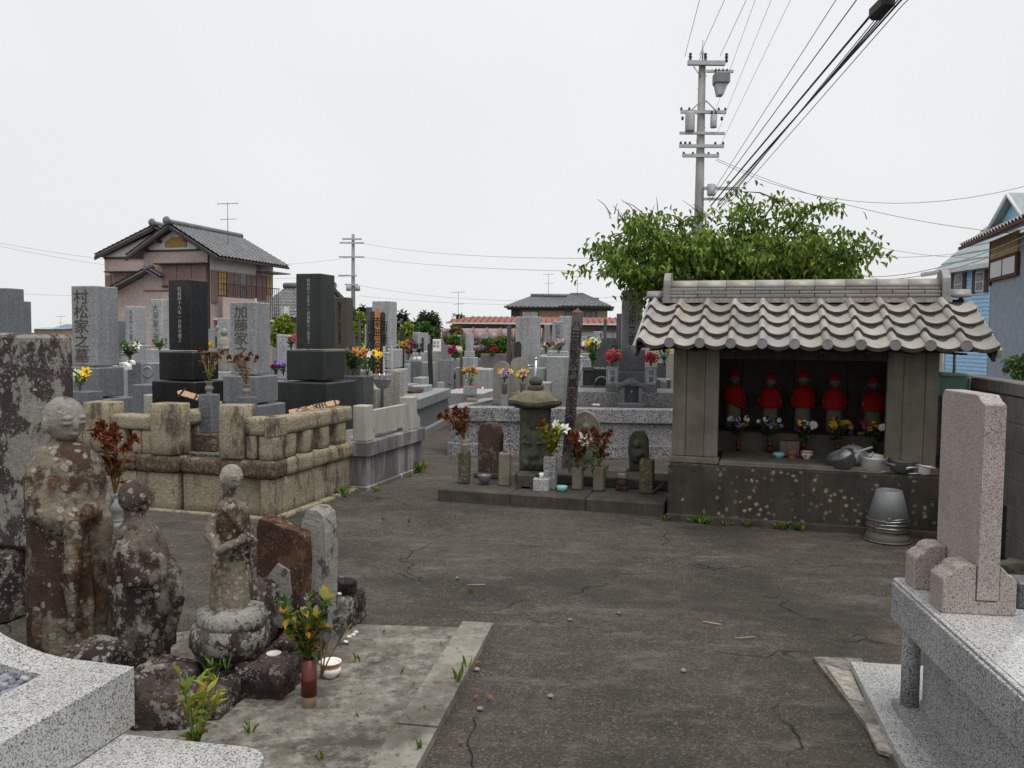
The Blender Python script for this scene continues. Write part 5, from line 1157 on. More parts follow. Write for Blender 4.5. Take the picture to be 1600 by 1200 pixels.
# ================================================================== GRAVESTONES
def wfit(px, P, rot, asp):
    w = .3; us = []
    for a in (-1, 1):
        for b in (-1, 1):
            q = Vector((a * w / 2, b * w * asp / 2, 0)); q.rotate(Matrix.Rotation(rot, 3, 'Z')); us.append(PRJ(P + q)[0])
    return px / (max(us) - min(us)) * w
def grave(label, u, Y, tiers, mat, rot=ROT, asp=1.0, txt=None, tmat='carve_dark', zb=0.0, top='flat', basemat=None, tfrac=.8, tw=.9, toff=0.0, side=None, group='gravestones', cat='gravestone', name='gravestone'):
    vm = tiers[0][1]; P = D(u, vm, Y); t = thing(name, label, cat, (P.x, Y, zb), rot, group)
    for k, (wpx, vt, vb) in enumerate(tiers):
        z1 = D(u, vt, Y).z - zb; z0 = D(u, vb, Y).z - zb + .002
        if k == len(tiers) - 1: z0 = 0
        w = wfit(wpx, P, rot, asp); d = w * asp; m = mat if (k == 0 or not basemat) else basemat
        mb = MB(); h = z1 - z0
        if k == 0 and top == 'chamfer':
            c = w * .10; mb.box(-w / 2, w / 2, -d / 2, d / 2, z0, z1 - c, .004)
            vs = [(-w / 2, -d / 2), (w / 2, -d / 2), (w / 2, d / 2), (-w / 2, d / 2)]
            mb.add([(x, y, z1 - c) for x, y in vs] + [(x * .8, y * .8, z1) for x, y in vs], [(4, 5, 6, 7)] + [(i, (i + 1) % 4, 4 + (i + 1) % 4, 4 + i) for i in range(4)])
        elif k == 0 and top == 'pyramid':
            c = w * .22; vs = [(-w / 2, -d / 2), (w / 2, -d / 2), (w / 2, d / 2), (-w / 2, d / 2)]
            mb.add([(x, y, z0) for x, y in vs] + [(x, y, z1 - c) for x, y in vs] + [(0, 0, z1)], [(3, 2, 1, 0)] + [(i, (i + 1) % 4, 4 + (i + 1) % 4, 4 + i) for i in range(4)] + [(4 + i, 4 + (i + 1) % 4, 8) for i in range(4)])
        elif k == 0 and top in ('arch', 'lowarch'):
            rise = min(w / 2, h * .5) if top == 'arch' else w * .14
            pr = [(-w / 2, z0), (w / 2, z0)] + [(w / 2 * math.cos(q * PI / 14), z1 - rise + rise * math.sin(q * PI / 14)) for q in range(15)]
            mb.profy(pr, -d / 2, d / 2)
        else: mb.box(-w / 2, w / 2, -d / 2, d / 2, z0, z1, .012 if k else .008)
        nm = 'shaft' if k == 0 else 'base_block'
        o = mb.build(nm, m, t)
        if k == 0:
            if txt: writing(txt, h * tfrac, tmat, o, (toff * w, -d / 2 - .0015, z0 + h * .5), 0, .002, .98, w=tw)
            if side: writing(side, h * .6, 'carve_light', o, (w / 2 + .0015, 0, z0 + h * .52), PI / 2, .001, .98, w=.8)
    return t
def fl(label, u, v, Y, h=.25, s=.12, bl=(), leaf='leaf_green', n=34, ls=.05, seed=1, **k):
    p = D(u, v, Y); return bouquet(label, p, h, s, bl, leaf, n, ls, seed, **k)
Z5 = .49
g = grave('grey granite family gravestone nearest the lichen slab, gold-brown carved name', 148, 8.7, [(74, 448, 571), (90, 573, 619), (118, 621, 680)], 'granite_grey', txt='村松家之墓', tmat='carve_gold', side='平成三年八月吉日建之', zb=Z5, tfrac=.9, basemat='granite_blue', tw=1.25, toff=-.1)
grave('tall black polished gravestone left of the grey one, thin silver lettering', 294, 9.5, [(63, 438, 547), (95, 549, 593), (118, 594, 680)], 'granite_black', txt='昭和四十八年一月鈴木建之', tmat='carve_light', zb=Z5, tfrac=.78, tw=.9)
grave('grey granite gravestone behind the fence entrance with two vase pillars before it', 391, 8.5, [(64, 473, 584), (88, 586, 628), (112, 630, 690)], 'granite_grey', txt='加藤家之墓', tmat='carve_gold', zb=Z5, tfrac=.9, tw=1.25, basemat='granite_blue', toff=-.05)
grave('tallest black-green gravestone with thin silver lettering, in the middle', 493, 9.55, [(61, 429, 545), (92, 547, 593), (130, 595, 690)], 'granite_black_green', txt='昭和四十五年十一月加藤大三郎建之', tmat='carve_light', zb=Z5, top='flat', tfrac=.86, tw=.85)
grave('plain brown granite gravestone right behind the tallest black one', 536, 11.2, [(32, 465, 545), (52, 547, 600), (70, 602, 690)], 'granite_brown', txt='昭和五十二年三月建之', tmat='carve_dark', tfrac=.8)
# vase pillars in plot A
for u, lab, vt in ((327, 'left grey vase pillar behind the fence entrance', 616), (385, 'right grey vase pillar behind the fence entrance', 620)):
    Y = 7.85 if u == 327 else 8.0; P = D(u, vt, Y); t = thing('vase_pillar', lab, 'stone pillar', (P.x, Y, Z5), ROT, 'vase pillars behind the entrance'); h = P.z - Z5; w = wfit(34, P, ROT, .9)
    box('pillar', (-w / 2, w / 2, -w * .45, w * .45, .17 if u == 327 else 0, h), 'granite_blue', t, .004)
    if u == 327: box('foot_block', (-w * .85, w * .85, -w * .7, w * .7, 0, .168), 'fence_stone_dark', t, .012); writing('供花', h * .5, 'carve_mid', t, (0, -w * .45 - .001, .17 + (h - .17) * .5))
    vase('flower_vase', ['grey turned vase on the left vase pillar', 'grey turned vase on the right vase pillar'][u > 330], P, [(.03, 0), (.034, .008), (.022, .02), (.034, .04), (.042, .055), (.034, .075), (.022, .085), (.026, .10), (.046, .122), (.042, .122), (.02, .1)], 'vase_stone')
    bouquet(['withered stems with a few green leaves in the left pillar vase', 'withered orange-brown stems in the right pillar vase'][u > 330], P + Vector((0, 0, .11)), .30, .15, [('dry', 'petal_dry', 5 if u < 330 else 8, .035)], 'leaf_dry' if u > 330 else 'leaf_autumn', 34, .055, u, 'stem_dry', 9, None, 'dried flowers', (.05 if u < 330 else -.05, 0))
box_ = D(350, 640, 8.1); t = thing('incense_block', 'grey stone incense block between the vase pillars', 'stone block', (box_.x, 8.15, Z5), ROT); box('block', (-.11, .11, -.1, .1, 0, .28), 'granite_blue', t, .005)
t = thing('flower_block', 'grey stone flower block below the leftmost family gravestone', 'stone block', (D(132, 640, 8.05).x, 8.05, Z5), ROT); box('block', (-.13, .13, -.1, .1, 0, D(132, 611, 8.05).z - Z5), 'granite_blue', t, .005)
p = D(125, 611, 8.05); bouquet('fresh yellow and white flowers below the leftmost family gravestone', p, .20, .09, [('lily', 'petal_yellow', 3, .06), ('daisy', 'petal_white', 2, .06)], 'leaf_green', 46, .055, 71)
# wooden tablets lying on the fence
def tablet(label, a, b, w, th, mat, txt=None, name='wooden_tablet', tw=1.0, cat='wooden tablet', group=None, notch=True, face=Vector((0, -1, .2))):
    """flat grave tablet from point a (foot) to b (head), notched head"""
    a = Vector(a); b = Vector(b); z = (b - a).normalized(); L = (b - a).length
    y = (face - z * face.dot(z)).normalized() * -1; x = y.cross(z)
    t = thing(name, label, cat, a, 0, group); t.rotation_euler = Matrix((x, y, z)).transposed().to_euler()
    h = w / 2; pr = [(-h, 0), (h, 0), (h, L - w * 2.4), (h * .8, L - w * 2.3), (h, L - w * 2.2), (h, L - w * 1.6), (h * .8, L - w * 1.5), (h, L - w * 1.4), (h, L - w * .55), (h * .7, L - w * .2), (0, L), (-h * .7, L - w * .2), (-h, L - w * .55), (-h, L - w * 1.4), (-h * .8, L - w * 1.5), (-h, L - w * 1.6), (-h, L - w * 2.2), (-h * .8, L - w * 2.3), (-h, L - w * 2.4)]
    MB().profy(pr, -th / 2, th / 2).build('board', mat, t)
    if txt: writing(txt, L * .8, 'ink', t, (0, -th / 2 - .001, L * .52), 0, .0008, .95, w=tw)
    return t
pa = D(452, 645, 8.2); pb_ = D(531, 628, 8.35)
tablet('new pale wooden tablet lying across the fence in front of the tallest black gravestone', (pa.x, pa.y, pa.z), pb_, .09, .012, 'wood_new', '一乗妙', tw=.8, face=Vector((0, -.55, 1)))
pa = D(345, 632, 8.6); pb_ = D(277, 612, 8.6); tablet('new pale wooden tablet leaning left of the vase pillars', pa, pb_, .085, .012, 'wood_new', '一乗', tw=.7, face=Vector((0, -.6, 1)))

# ---- further rows on the left
L_ = [('light grey gravestone with carved name behind the leftmost family grave', 212, 13.5, [(34, 479, 537), (48, 539, 566), (66, 568, 640)], 'granite_light', '先祖代々之墓', 'carve_mid'),
      ('grey gravestone with wavy carved name just left of the black one', 250, 13.0, [(31, 468, 543), (46, 545, 567), (70, 569, 640)], 'granite_light', '大塚家之墓', 'carve_mid'),
      ('narrow dark gravestone half hidden behind the leftmost family grave', 190, 14.5, [(24, 501, 560), (34, 562, 640)], 'granite_blue', None, None),
      ('large dark grey gravestone cut off by the left edge', 12, 10.5, [(52, 451, 565), (80, 567, 690)], 'granite_blue', None, None),
      ('smaller dark gravestone peeking out right of the one at the left edge', 36, 12.5, [(26, 471, 570), (40, 572, 680)], 'granite_blue', '鈴木家之墓', 'carve_dark'),
      ('low dark gravestone just above the lichen slab', 42, 15, [(14, 505, 560), (24, 562, 650)], 'granite_dark', None, None),
      ('white-grey gravestone between the black one and the stone child statue', 350, 15.5, [(22, 497, 560), (36, 562, 630)], 'granite_light', None, None),
      ('pale grey gravestone with pink flowers left of the tallest black one', 447, 13.0, [(30, 523, 592), (44, 594, 680)], 'granite_light', None, None),
      ('dark slim gravestone in front of the lime green bush', 437, 13.8, [(12, 522, 560), (20, 562, 670)], 'granite_dark', None, None),
      ('tall light gravestone with wooden tablets leaning in front', 601, 13.6, [(39, 471, 543), (58, 545, 574), (76, 576, 650)], 'granite_light', None, None),
      ('dark narrow gravestone behind the tablets', 579, 15.2, [(14, 480, 560), (26, 562, 650)], 'granite_dark', None, None),
      ('pale thin gravestone right of the brown one', 572, 17, [(5, 507, 545), (14, 547, 640)], 'granite_light', None, None),
      ('light gravestone with carved name right of the flowers, left of a twin', 651.5, 18, [(14, 519, 549), (26, 551, 566), (36, 568, 640)], 'granite_light', '山本家', 'carve_mid'),
      ('light gravestone right of its carved twin, a dark tablet before it', 663.5, 18.6, [(12, 520, 547), (22, 549, 570), (32, 572, 640)], 'granite_light', None, None),
      ('slim light gravestone in front of the clipped hedge', 734, 19.5, [(13, 521, 548), (17, 548, 558), (27, 558, 573), (44, 574, 640)], 'granite_light', None, None)]
for lab, u, Y, ti, m, tx, tm_ in L_: grave(lab, u, Y, ti, m, txt=tx, tmat=tm_ or 'carve_dark', zb=0.0)
grave('low dark gravestone with slanted shoulder beside bright flowers', 698, 19, [(15, 539, 561), (24, 562, 640)], 'granite_grey', asp=.5, top='lowarch')
grave('broad flat plain slab gravestone in front of the red roof', 825.5, 14.5, [(39, 495, 572), (60, 574, 606), (80, 608, 660)], 'granite_light', rad(-12), .28)
grave('grey gravestone edge behind the broad plain slab', 812, 16.5, [(12, 499, 570), (26, 572, 650)], 'granite_grey')
grave('narrow grey gravestone between the broad slab and the named one', 855, 18.5, [(9, 507, 552), (20, 554, 640)], 'granite_grey')
grave('light gravestone with carved name above dark base, left of the wooden post', 872.5, 15.5, [(19, 502, 546), (34, 548, 556), (62, 556, 660)], 'granite_light', rad(-8), 1, '松原家之', 'carve_mid')
grave('light gravestone just behind the wooden post', 885, 16.8, [(21, 494, 548), (34, 550, 640)], 'granite_light', rad(-8))
grave('dark arched western-style gravestone', 956, 14.5, [(60, 528, 574), (72, 576, 640)], 'granite_dark', rad(-6), .25, None, top='lowarch', basemat='granite_black_green')
grave('tall grey family gravestone beside the hall roof with brush-carved name', 988, 12.6, [(33, 454, 545), (43, 546, 578), (56, 580, 680)], 'granite_grey', rad(-6), 1, '村松家之墓', 'carve_dark', tfrac=.86, basemat='granite_blue', tw=.8)
grave('dark narrow gravestone left of the tall family grave by the roof', 969, 15.5, [(11, 490, 532), (20, 534, 640)], 'granite_dark', rad(-8))
grave('small pale gravestone above the dark arched one', 934.5, 18, [(15, 518, 545), (22, 547, 640)], 'granite_light', rad(-8))
grave('grey gravestone hidden behind the left wall of the hall', 1034, 15, [(14, 566, 590), (30, 592, 660)], 'granite_dark', rad(-8))
grave('pale low gravestone right of the right flower pillar', 1037, 13.2, [(10, 595, 620), (18, 622, 670)], 'granite_light', rad(-8))

# ---- altar set before the tall family grave: step, flower pillars, little arch
Ys = 12.0; P = D(970, 613, Ys); zs = P.z; X0 = D(899, 630, Ys).x; X1 = D(1062, 630, Ys).x
t = thing('granite_step', 'broad light granite step behind the oval relief stone', 'stone step', ((X0 + X1) / 2, Ys + .1, .0), rad(-4)); w = (X1 - X0) / 2
box('upper_step', (-w, w, -.05, .9, .46, zs), 'granite_plot_fine', t, .008); box('lower_body', (-w + .02, w - .02, -.03, .88, 0, .458), 'granite_grey', t, .006)
for u, lab in ((957, 'left grey flower pillar with carved characters before the tall family grave'), (1017, 'right grey flower pillar with carved characters before the tall family grave')):
    Y = 12.15; P = D(u, 573, Y); t = thing('flower_pillar', lab, 'stone pillar', (P.x, Y, zs), rad(-6), 'carved flower pillars'); h = P.z - zs; w = .175
    box('pillar', (-w / 2, w / 2, -.07, .07, .10, h), 'granite_grey', t, .006); box('foot', (-w / 2 - .005, w / 2 + .005, -.08, .08, 0, .098), 'granite_blue', t, .006)
    MB().box(-w / 2 + .02, w / 2 - .02, -.0715, -.0705, .125, h - .025).build('sunk_panel', 'granite_light', t); writing('供華', h * .5, 'carve_dark', t, (0, -.0725, .10 + (h - .10) * .5), w=.85)
    bouquet('large coral flower with leaves on the ' + ('left' if u < 1000 else 'right') + ' carved flower pillar', (P.x, Y, P.z), .17, .07, [('puff', 'petal_coral', 2, .10), ('puff', 'petal_coral', 1, .085)], 'leaf_green', 26, .06, u, 'stem_green', 4)
t = thing('stone_lantern_arch', 'small grey stone incense arch before the tall family grave', 'incense arch', (D(986, 637, 11.75).x, 11.75, zs - .24), rad(-4)); sc = 11.75 / F
h = (637 - 592) * sc; t.location.z = D(986, 637, 11.75).z
box('sill', (-.19, .19, -.1, .1, 0, .075), 'granite_blue', t, .02)
for q in (-1, 1): box('post', (q * .125 - .028, q * .125 + .028, -.06, .06, .076, .30), 'granite_blue', t, .006)
pr = [(-.21, .30), (-.20, .34), (-.12, .36), (-.06, .40), (0, .415), (.06, .40), (.12, .36), (.20, .34), (.21, .30), (.13, .31), (.06, .345), (0, .355), (-.06, .345), (-.13, .31)]
MB().profy(pr, -.09, .09).build('roof', 'granite_blue', t); box('back', (-.096, .096, .03, .055, .077, .30), 'granite_dark', t, .003)
MB().lathe([(.012, 0), (.02, .02), (.02, .045), (.012, .05)], 10, (0, 0, .20)).build('hanging_lamp', 'granite_grey', t)
t = thing('arched_backstone', 'dark stone panel with a carved arch between the flower pillars', 'stone panel', (D(985, 600, 12.45).x, 12.45, zs), rad(-4)); hh = D(985, 578, 12.45).z - zs
box('panel', (-.36, .36, -.05, .05, 0, hh), 'granite_blue', t, .006); ar = [(.12 * math.cos(q * PI / 12), -.052, hh * .45 + .1 * math.sin(q * PI / 12)) for q in range(13)]; MB().tube(ar, .011, 5).build('arch_moulding', 'granite_grey', t)
# black stone altar pieces left of it
t = thing('black_altar', 'black carved stone altar pieces left of the carved flower pillars', 'stone altar', (D(927, 615, 13.4).x, 13.4, 0), rad(-6)); z_ = lambda v: D(927, v, 13.4).z
box('plinth', (-.24, .35, -.2, .25, 0, z_(611)), 'granite_black_green', t, .01); box('shelf', (-.20, .32, -.14, .22, z_(611) + .002, z_(602)), 'granite_dark', t, .01)
box('carved_block', (-.17, .0, -.1, .1, z_(602) + .002, z_(580)), 'granite_black_green', t, .006); box('cap', (-.18, .01, -.12, .12, z_(580) + .002, z_(573)), 'granite_dark', t, .012); box('carved_block', (.02, .2, -.08, .1, z_(602) + .002, z_(576)), 'granite_black_green', t, .006)
MB().tube([(.03 + .1 + .1 * math.cos(q * PI / 8), -.15, z_(598) + .1 * math.sin(q * PI / 8)) for q in range(9)], .02, 6).build('small_arch', 'granite_blue', t)
fl('white and yellow flowers with dark leaves in front of the dark arched gravestone', 925, 575, 13.3, .45, .22, [('daisy', 'petal_white', 4, .06), ('daisy', 'petal_yellow', 3, .05)], 'leaf_green', 90, .09, 81)
fl('green leafy bunch left of the left coral flowers', 966, 560, 13.0, .26, .14, [('lily', 'petal_white', 1, .06)], 'leaf_dark', 50, .07, 82)
fl('teal artificial foliage between the tall family grave and the hall', 1038, 572, 13.5, .34, .12, [('lily', 'petal_yellow', 1, .04)], 'leaf_teal', 70, .06, 83, cat='foliage')
fl('green leaves with pale pink flowers before the named light gravestone', 873, 553, 14.9, .24, .2, [('daisy', 'petal_palepink', 3, .05), ('puff', 'petal_magenta', 1, .04)], 'leaf_green', 60, .07, 84)
fl('small red and white flowers right of the broad plain slab', 853, 553, 14.0, .20, .08, [('puff', 'petal_red', 2, .035), ('daisy', 'petal_white', 1, .04)], 'leaf_green', 26, .06, 85)
c = D(930, 632, 11.6); 
for k in range(9): rock('pebble', 'small pale stone in a heap on the plot coping', 'pebble', (c.x + (k % 3) * .03 - .03 + .01 * (k % 2), 11.45 + .03 * (k // 3), .66), (.02, .017, .014), 'shell', k + 80, .2, 0, .2, group='pale stones on the coping')
# white folded stand beside the post
a = D(904, 594, 13.6); b = D(912, 558, 13.6); tag(MB().tube([a, D(908, 575, 13.6), b, D(904, 556, 13.6)], .018, 6).build('tap_pipe', 'white_paint'), 'bent white pipe right of the wooden post', 'pipe')

# ---- relief stones with flowers on plot D
grave('plain weathered round-arched stone left of the carved child stone', 784, 12.1, [(27, 564, 624), (30, 623, 640)], 'far_relief_stone', rad(-5), .35, top='arch', zb=.6, cat='relief stone')
t = grave('pale boat-shaped stone carved with a praying child', 811, 12.2, [(28, 558, 612), (32, 612, 640)], 'far_relief_stone', rad(-5), .3, top='arch', zb=.6, cat='relief stone')
sh = t.children[0]; z1 = max(v.co.z for v in sh.data.vertices); mb = MB(); mb.ell((0, -.045, z1 * .72), (.034, .03, .042), 8); mb.ell((0, -.04, z1 * .48), (.05, .03, .12), 8); mb.ell((0, -.04, z1 * .28), (.055, .028, .10), 8)
for q in (-1, 1): mb.tube([(q * .04, -.05, z1 * .58), (q * .06, -.07, z1 * .48), (0, -.085, z1 * .52)], [.016, .015, .01], 6)
sculpt(mb, 'carved_child', 'far_relief_stone', .012, 2, 0, 1, 1, t)
for u, lab in ((788, 'left'), (817, 'right')):
    P = D(u, 598, 11.8); P.z = max(P.z, .7); o = MB().lathe([(.035, -.17), (.04, -.02), (.048, 0), (.04, 0), (.03, -.1)], 12).build('flower_vase', 'vase_stone', None, True, P); tag(o, f'grey stone tube vase before the relief stones, {lab} of the pair', 'vase', 'tube vases before the relief stones')
    box_b = MB().box(-.05, .05, -.05, .05, 0, P.z - .17 - .6, .004).build('vase_block', 'granite_grey', None, True, (P.x, P.y, .6)); tag(box_b, f'small stone block under the {lab} tube vase before the relief stones', 'stone block')
    bouquet(f'yellow and purple flowers before the relief stones, {lab} bunch', P, .17, .09, [('lily', 'petal_yellow', 5, .05), ('lily', 'petal_purple', 4, .045)], 'leaf_green', 34, .06, u)
# steel flower rail behind the roof cap
a = D(837, 605, 12.6); t = thing('steel_vase_rail', 'thin steel flower holder with ball top left of the wooden post', 'flower holder', (a.x, 12.6, .6)); zt = D(837, 563, 12.6).z - .6
MB().tube([(0, 0, 0), (0, 0, zt)], .022, 8).build('tube', 'steel', t); MB().ell((0, 0, zt + .02), .026, 6).build('ball', 'steel', t); MB().tube([(-.25, 0, zt - .08), (-.02, 0, zt - .08)], .012, 6).build('arm', 'steel', t)

# ---- curved low altar stones in front of the tablets grave (plot B/C)
Y = 11.2
for u, lab, flip in ((577, 'pale L-shaped stone end piece with scooped edge, left of a pair', 1), (617, 'pale L-shaped stone end piece with scooped edge, right of a pair', -1)):
    P = D(u, 612, Y); s = Y / F; t = thing('altar_end_stone', lab, 'altar stone', (P.x, Y, 0), ROT, 'scooped altar ends'); z0 = D(u, 616, Y).z; z1 = D(u, 580, Y).z
    pr = [(-.10 * flip, 0), (.13 * flip, 0), (.13 * flip, z0 + .07), (.09 * flip, z0 + .08), (.04 * flip, z0 + .13), (.015 * flip, z0 + .20), (.01 * flip, z1), (-.10 * flip, z1)]
    MB().profy(pr, -.08, .08).build('stone', 'granite_beige', t)
P = D(597, 600, 11.3); t = thing('incense_block', 'dark incense box with two small bottles between the scooped altar ends', 'stone block', (P.x, 11.45, 0), ROT); box('box', (-.12, .12, -.1, .1, 0, D(597, 592, 11.4).z), 'granite_blue', t, .005)
for q in (-.04, .03): MB().lathe([(.018, 0), (.018, .05), (.008, .06), (.008, .075)], 8, (q, -.05, D(597, 592, 11.4).z + .001)).build('bottle', 'steel', t)
t = thing('altar_back_stone', 'brownish stone panel behind the two small bottles', 'stone panel', (P.x, 11.75, 0), ROT); box('panel', (-.24, .24, -.04, .04, 0, D(597, 585, 11.75).z), 'granite_beige', t, .005)
t = thing('flower_shelf', 'dark stone flower shelf right of the tallest black gravestone', 'stone block', (D(552, 600, 10.6).x, 10.6, 0), ROT); box('block', (-.22, .22, -.14, .14, 0, D(552, 587, 10.6).z), 'granite_dark', t, .006)
fl('dark glossy leaves in a bunch right of the tallest black gravestone', 551, 587, 10.6, .34, .14, (), 'leaf_dark', 90, .085, 91, cat='foliage')
fl('yellow lilies and peach flowers with sword leaves in front of the tablets', 574, 587, 10.8, .36, .17, [('daisy', 'petal_yellow', 4, .055), ('lily', 'petal_orange', 2, .07), ('lily', 'petal_white', 2, .06)], 'leaf_green', 40, .16, 92, lw=.25)
# tablets standing in their rack
for k, (u, vt, mat, lab, tx) in enumerate([(583, 486, 'wood_dark', 'left dark wooden tablet in the rack before the tall light gravestone', '南無妙法蓮華経'), (590, 481, 'wood_orange', 'orange new wooden tablet in the middle of the rack', '南無阿弥陀仏供養'), (598, 487, 'wood_dark', 'right dark wooden tablet in the rack before the tall light gravestone', '南無妙法蓮華経')]):
    a = D(u - 1, 600, 12.6); b = D(u, vt, 12.7); tablet(lab, (a.x, a.y, .3), b, .085, .014, mat, tx, 'standing_tablet', .9, group='tablets in the rack')
t = thing('tablet_rack', 'thin metal rack holding the standing tablets', 'rack', (D(600, 600, 12.5).x, 12.5, 0), ROT)
for q in (0, .13): MB().tube([(q, 0, 0), (q, 0, D(601, 541, 12.5).z)], .018, 6).build('rack_post', 'pole_concrete', t)
MB().tube([(-.16, 0, D(601, 552, 12.5).z), (.14, 0, D(601, 552, 12.5).z)], .014, 6).build('rack_bar', 'arm_steel', t)
fl('purple and yellow flowers over a brown withered bunch', 638, 562, 15.5, .35, .18, [('puff', 'petal_magenta', 3, .06), ('puff', 'petal_yellow', 3, .06)], 'leaf_dry', 70, .08, 93)
fl('bushy green sprig beside the purple and yellow flowers', 655, 558, 16.5, .32, .14, (), 'leaf_dark', 70, .07, 94, cat='foliage')
for k, (u, lab) in enumerate([(647, 'left white cup below the carved twin gravestone'), (654.5, 'right white cup below the carved twin gravestone')]):
    P = D(u, 565, 15.6); t = thing('cup_block', lab, 'cup', (P.x, 15.6, 0), ROT, 'white cups'); box('stand', (-.05, .05, -.05, .05, 0, P.z), 'granite_blue', t, .004); MB().lathe([(.038, 0), (.042, .09), (.034, .09), (.03, .01)], 12, (0, 0, P.z + .001)).build('cup', 'white_ceramic', t)
# assorted low kerbs and blocks of the middle distance
BX = [('low dark grey plot kerb below the purple flowers', (600, 640, 602, 640), 13.9, .8, 'granite_grey'), ('pale stone block left of the leaning tablets', (648, 664, 590, 606), 14.8, .4, 'granite_light'), ('grey stone bench block below the carved twin gravestone', (648, 676, 566, 580), 16.4, .4, 'granite_grey'), ('pale low stone kerb in the middle distance', (643, 668, 603, 612), 14.2, .5, 'granite_light'),
      ('flat light grave slab with a flower box on it', (697, 765, 614, 640), 15.5, 1.4, 'granite_light'), ('light grey step block below the slim light gravestone', (742, 770, 577, 598), 18.5, .8, 'granite_light'), ('grey wall stretch behind the relief stones', (752, 790, 553, 580), 21, .3, 'block_wall'), ('large plain light stone panel right of the broad slab', (858, 890, 557, 612), 14.0, .5, 'granite_light'), ('grey low plot wall behind the wide low grave', (700, 770, 560, 585), 21.5, .3, 'granite_grey'),
      ('light stone block right of the relief stones', (845, 862, 598, 618), 13.2, .4, 'granite_beige'), ('grey kerb stretch left of the dark plot', (520, 545, 600, 640), 12.6, .5, 'granite_grey'), ('dark stone offering table behind the brown gravestone', (553, 587, 542, 560), 14.2, .4, 'granite_dark'), ('pale kerb stone beside the black gravestone', (225, 262, 617, 640), 10.6, .3, 'granite_beige'), ('grey crest stone left of the black gravestone', (219, 249, 567, 593), 12.0, .4, 'granite_grey'), ('grey offering stone below the leafy sprig', (201, 220, 565, 592), 12.0, .4, 'granite_blue'), ('small carved offering stone left of the black gravestone', (208, 234, 601, 617), 11.3, .3, 'granite_blue')]
for lab, (u0, u1, v0, v1), Y, dp, m in BX:
    a = D(u0, v0, Y); b = D(u1, v0, Y); w = (b.x - a.x) / 2; t = thing('stone_block', lab, 'stone block', ((a.x + b.x) / 2, Y + dp / 2, 0), rad(-10)); box('block', (-w, w, -dp / 2, dp / 2, 0, a.z), m, t, .01)
    if 'crest' in lab: MB().lathe([(.07, 0), (.085, .004), (.085, .008), (.07, .008)], 20, cap=False, M=Matrix.Translation((0, -dp / 2 - .001, a.z - .13)) @ Matrix.Rotation(PI / 2, 4, 'X')).build('crest_ring', 'granite_light', t); writing('山', .06, 'granite_light', t, (0, -dp / 2 - .0015, a.z - .13), name='crest')
fl('green leafy sprig on the offering stone behind the leftmost family grave', 203, 564, 11.9, .26, .17, [('lily', 'petal_white', 1, .05)], 'leaf_green', 110, .08, 95, cat='foliage')
fl('small green sprig beside the grey gravestone with wavy name', 249, 548, 12.4, .16, .13, (), 'leaf_green', 60, .07, 96, cat='foliage')
for k, (u, v, lab) in enumerate([(191, 572, 'white arched crest tile right of the leftmost family gravestone'), (204, 565, 'small round white crest tile by the leafy sprig')]):
    P = D(u, v, 9.6 if k == 0 else 11.6); w = .11 if k == 0 else .06; t = thing('crest_tile', lab, 'crest tile', (P.x, P.y, P.z - .04), ROT); pr = [(-w, 0), (w, 0)] + [(w * math.cos(q * PI / 10), .03 + w * .5 * math.sin(q * PI / 10)) for q in range(11)]; MB().profy(pr, -.03, .03).build('tile', 'white_paint', t); writing('公' if k == 0 else 'る', w * .6, 'ink', t, (0, -.0315, .04), name='crest')
t = thing('flower_box', 'light stone flower box with yellow flowers on the flat slab', 'flower box', (D(733, 617, 15.0).x, 15.3, D(733, 617, 15.3).z), rad(-8)); zb_ = .17; box('box', (-.11, .11, -.09, .09, 0, zb_), 'granite_light', t, .006); box('slot', (-.08, .08, -.06, .06, zb_ + .0005, zb_ + .002), 'carve_dark', t, 0)
bouquet('yellow and pale pink flowers in the light stone flower box', t.location + Vector((0, 0, zb_)), .30, .17, [('puff', 'petal_yellow', 7, .055), ('puff', 'petal_palepink', 5, .05)], 'leaf_green', 50, .06, 97)
fl('bright mixed yellow, magenta and white flowers by the slanted dark gravestone', 711, 563, 18.2, .28, .16, [('puff', 'petal_yellow', 4, .07), ('puff', 'petal_magenta', 2, .07), ('puff', 'petal_white', 4, .06), ('puff', 'petal_red', 2, .06)], 'leaf_green', 36, .08, 98)
fl('lilac and pink flowers right of the slim light gravestone', 748, 558, 18.6, .24, .14, [('puff', 'petal_purple', 3, .06), ('puff', 'petal_palepink', 4, .06)], 'leaf_green', 30, .08, 99)
fl('pink flowers beside the pale gravestone left of the tallest black one', 455, 548, 12.3, .22, .09, [('puff', 'petal_pink', 3, .055), ('puff', 'petal_yellow', 1, .04)], 'leaf_green', 30, .07, 100)
for u, lab in ((432, 'purple and white flowers right of the grey gravestone'), (443, 'small magenta flowers left of the tallest black gravestone')): fl(lab, u, 588, 11.3, .18, .07, [('lily', 'petal_purple', 3, .045), ('puff', 'petal_magenta', 2, .04)], 'leaf_green', 26, .06, u)
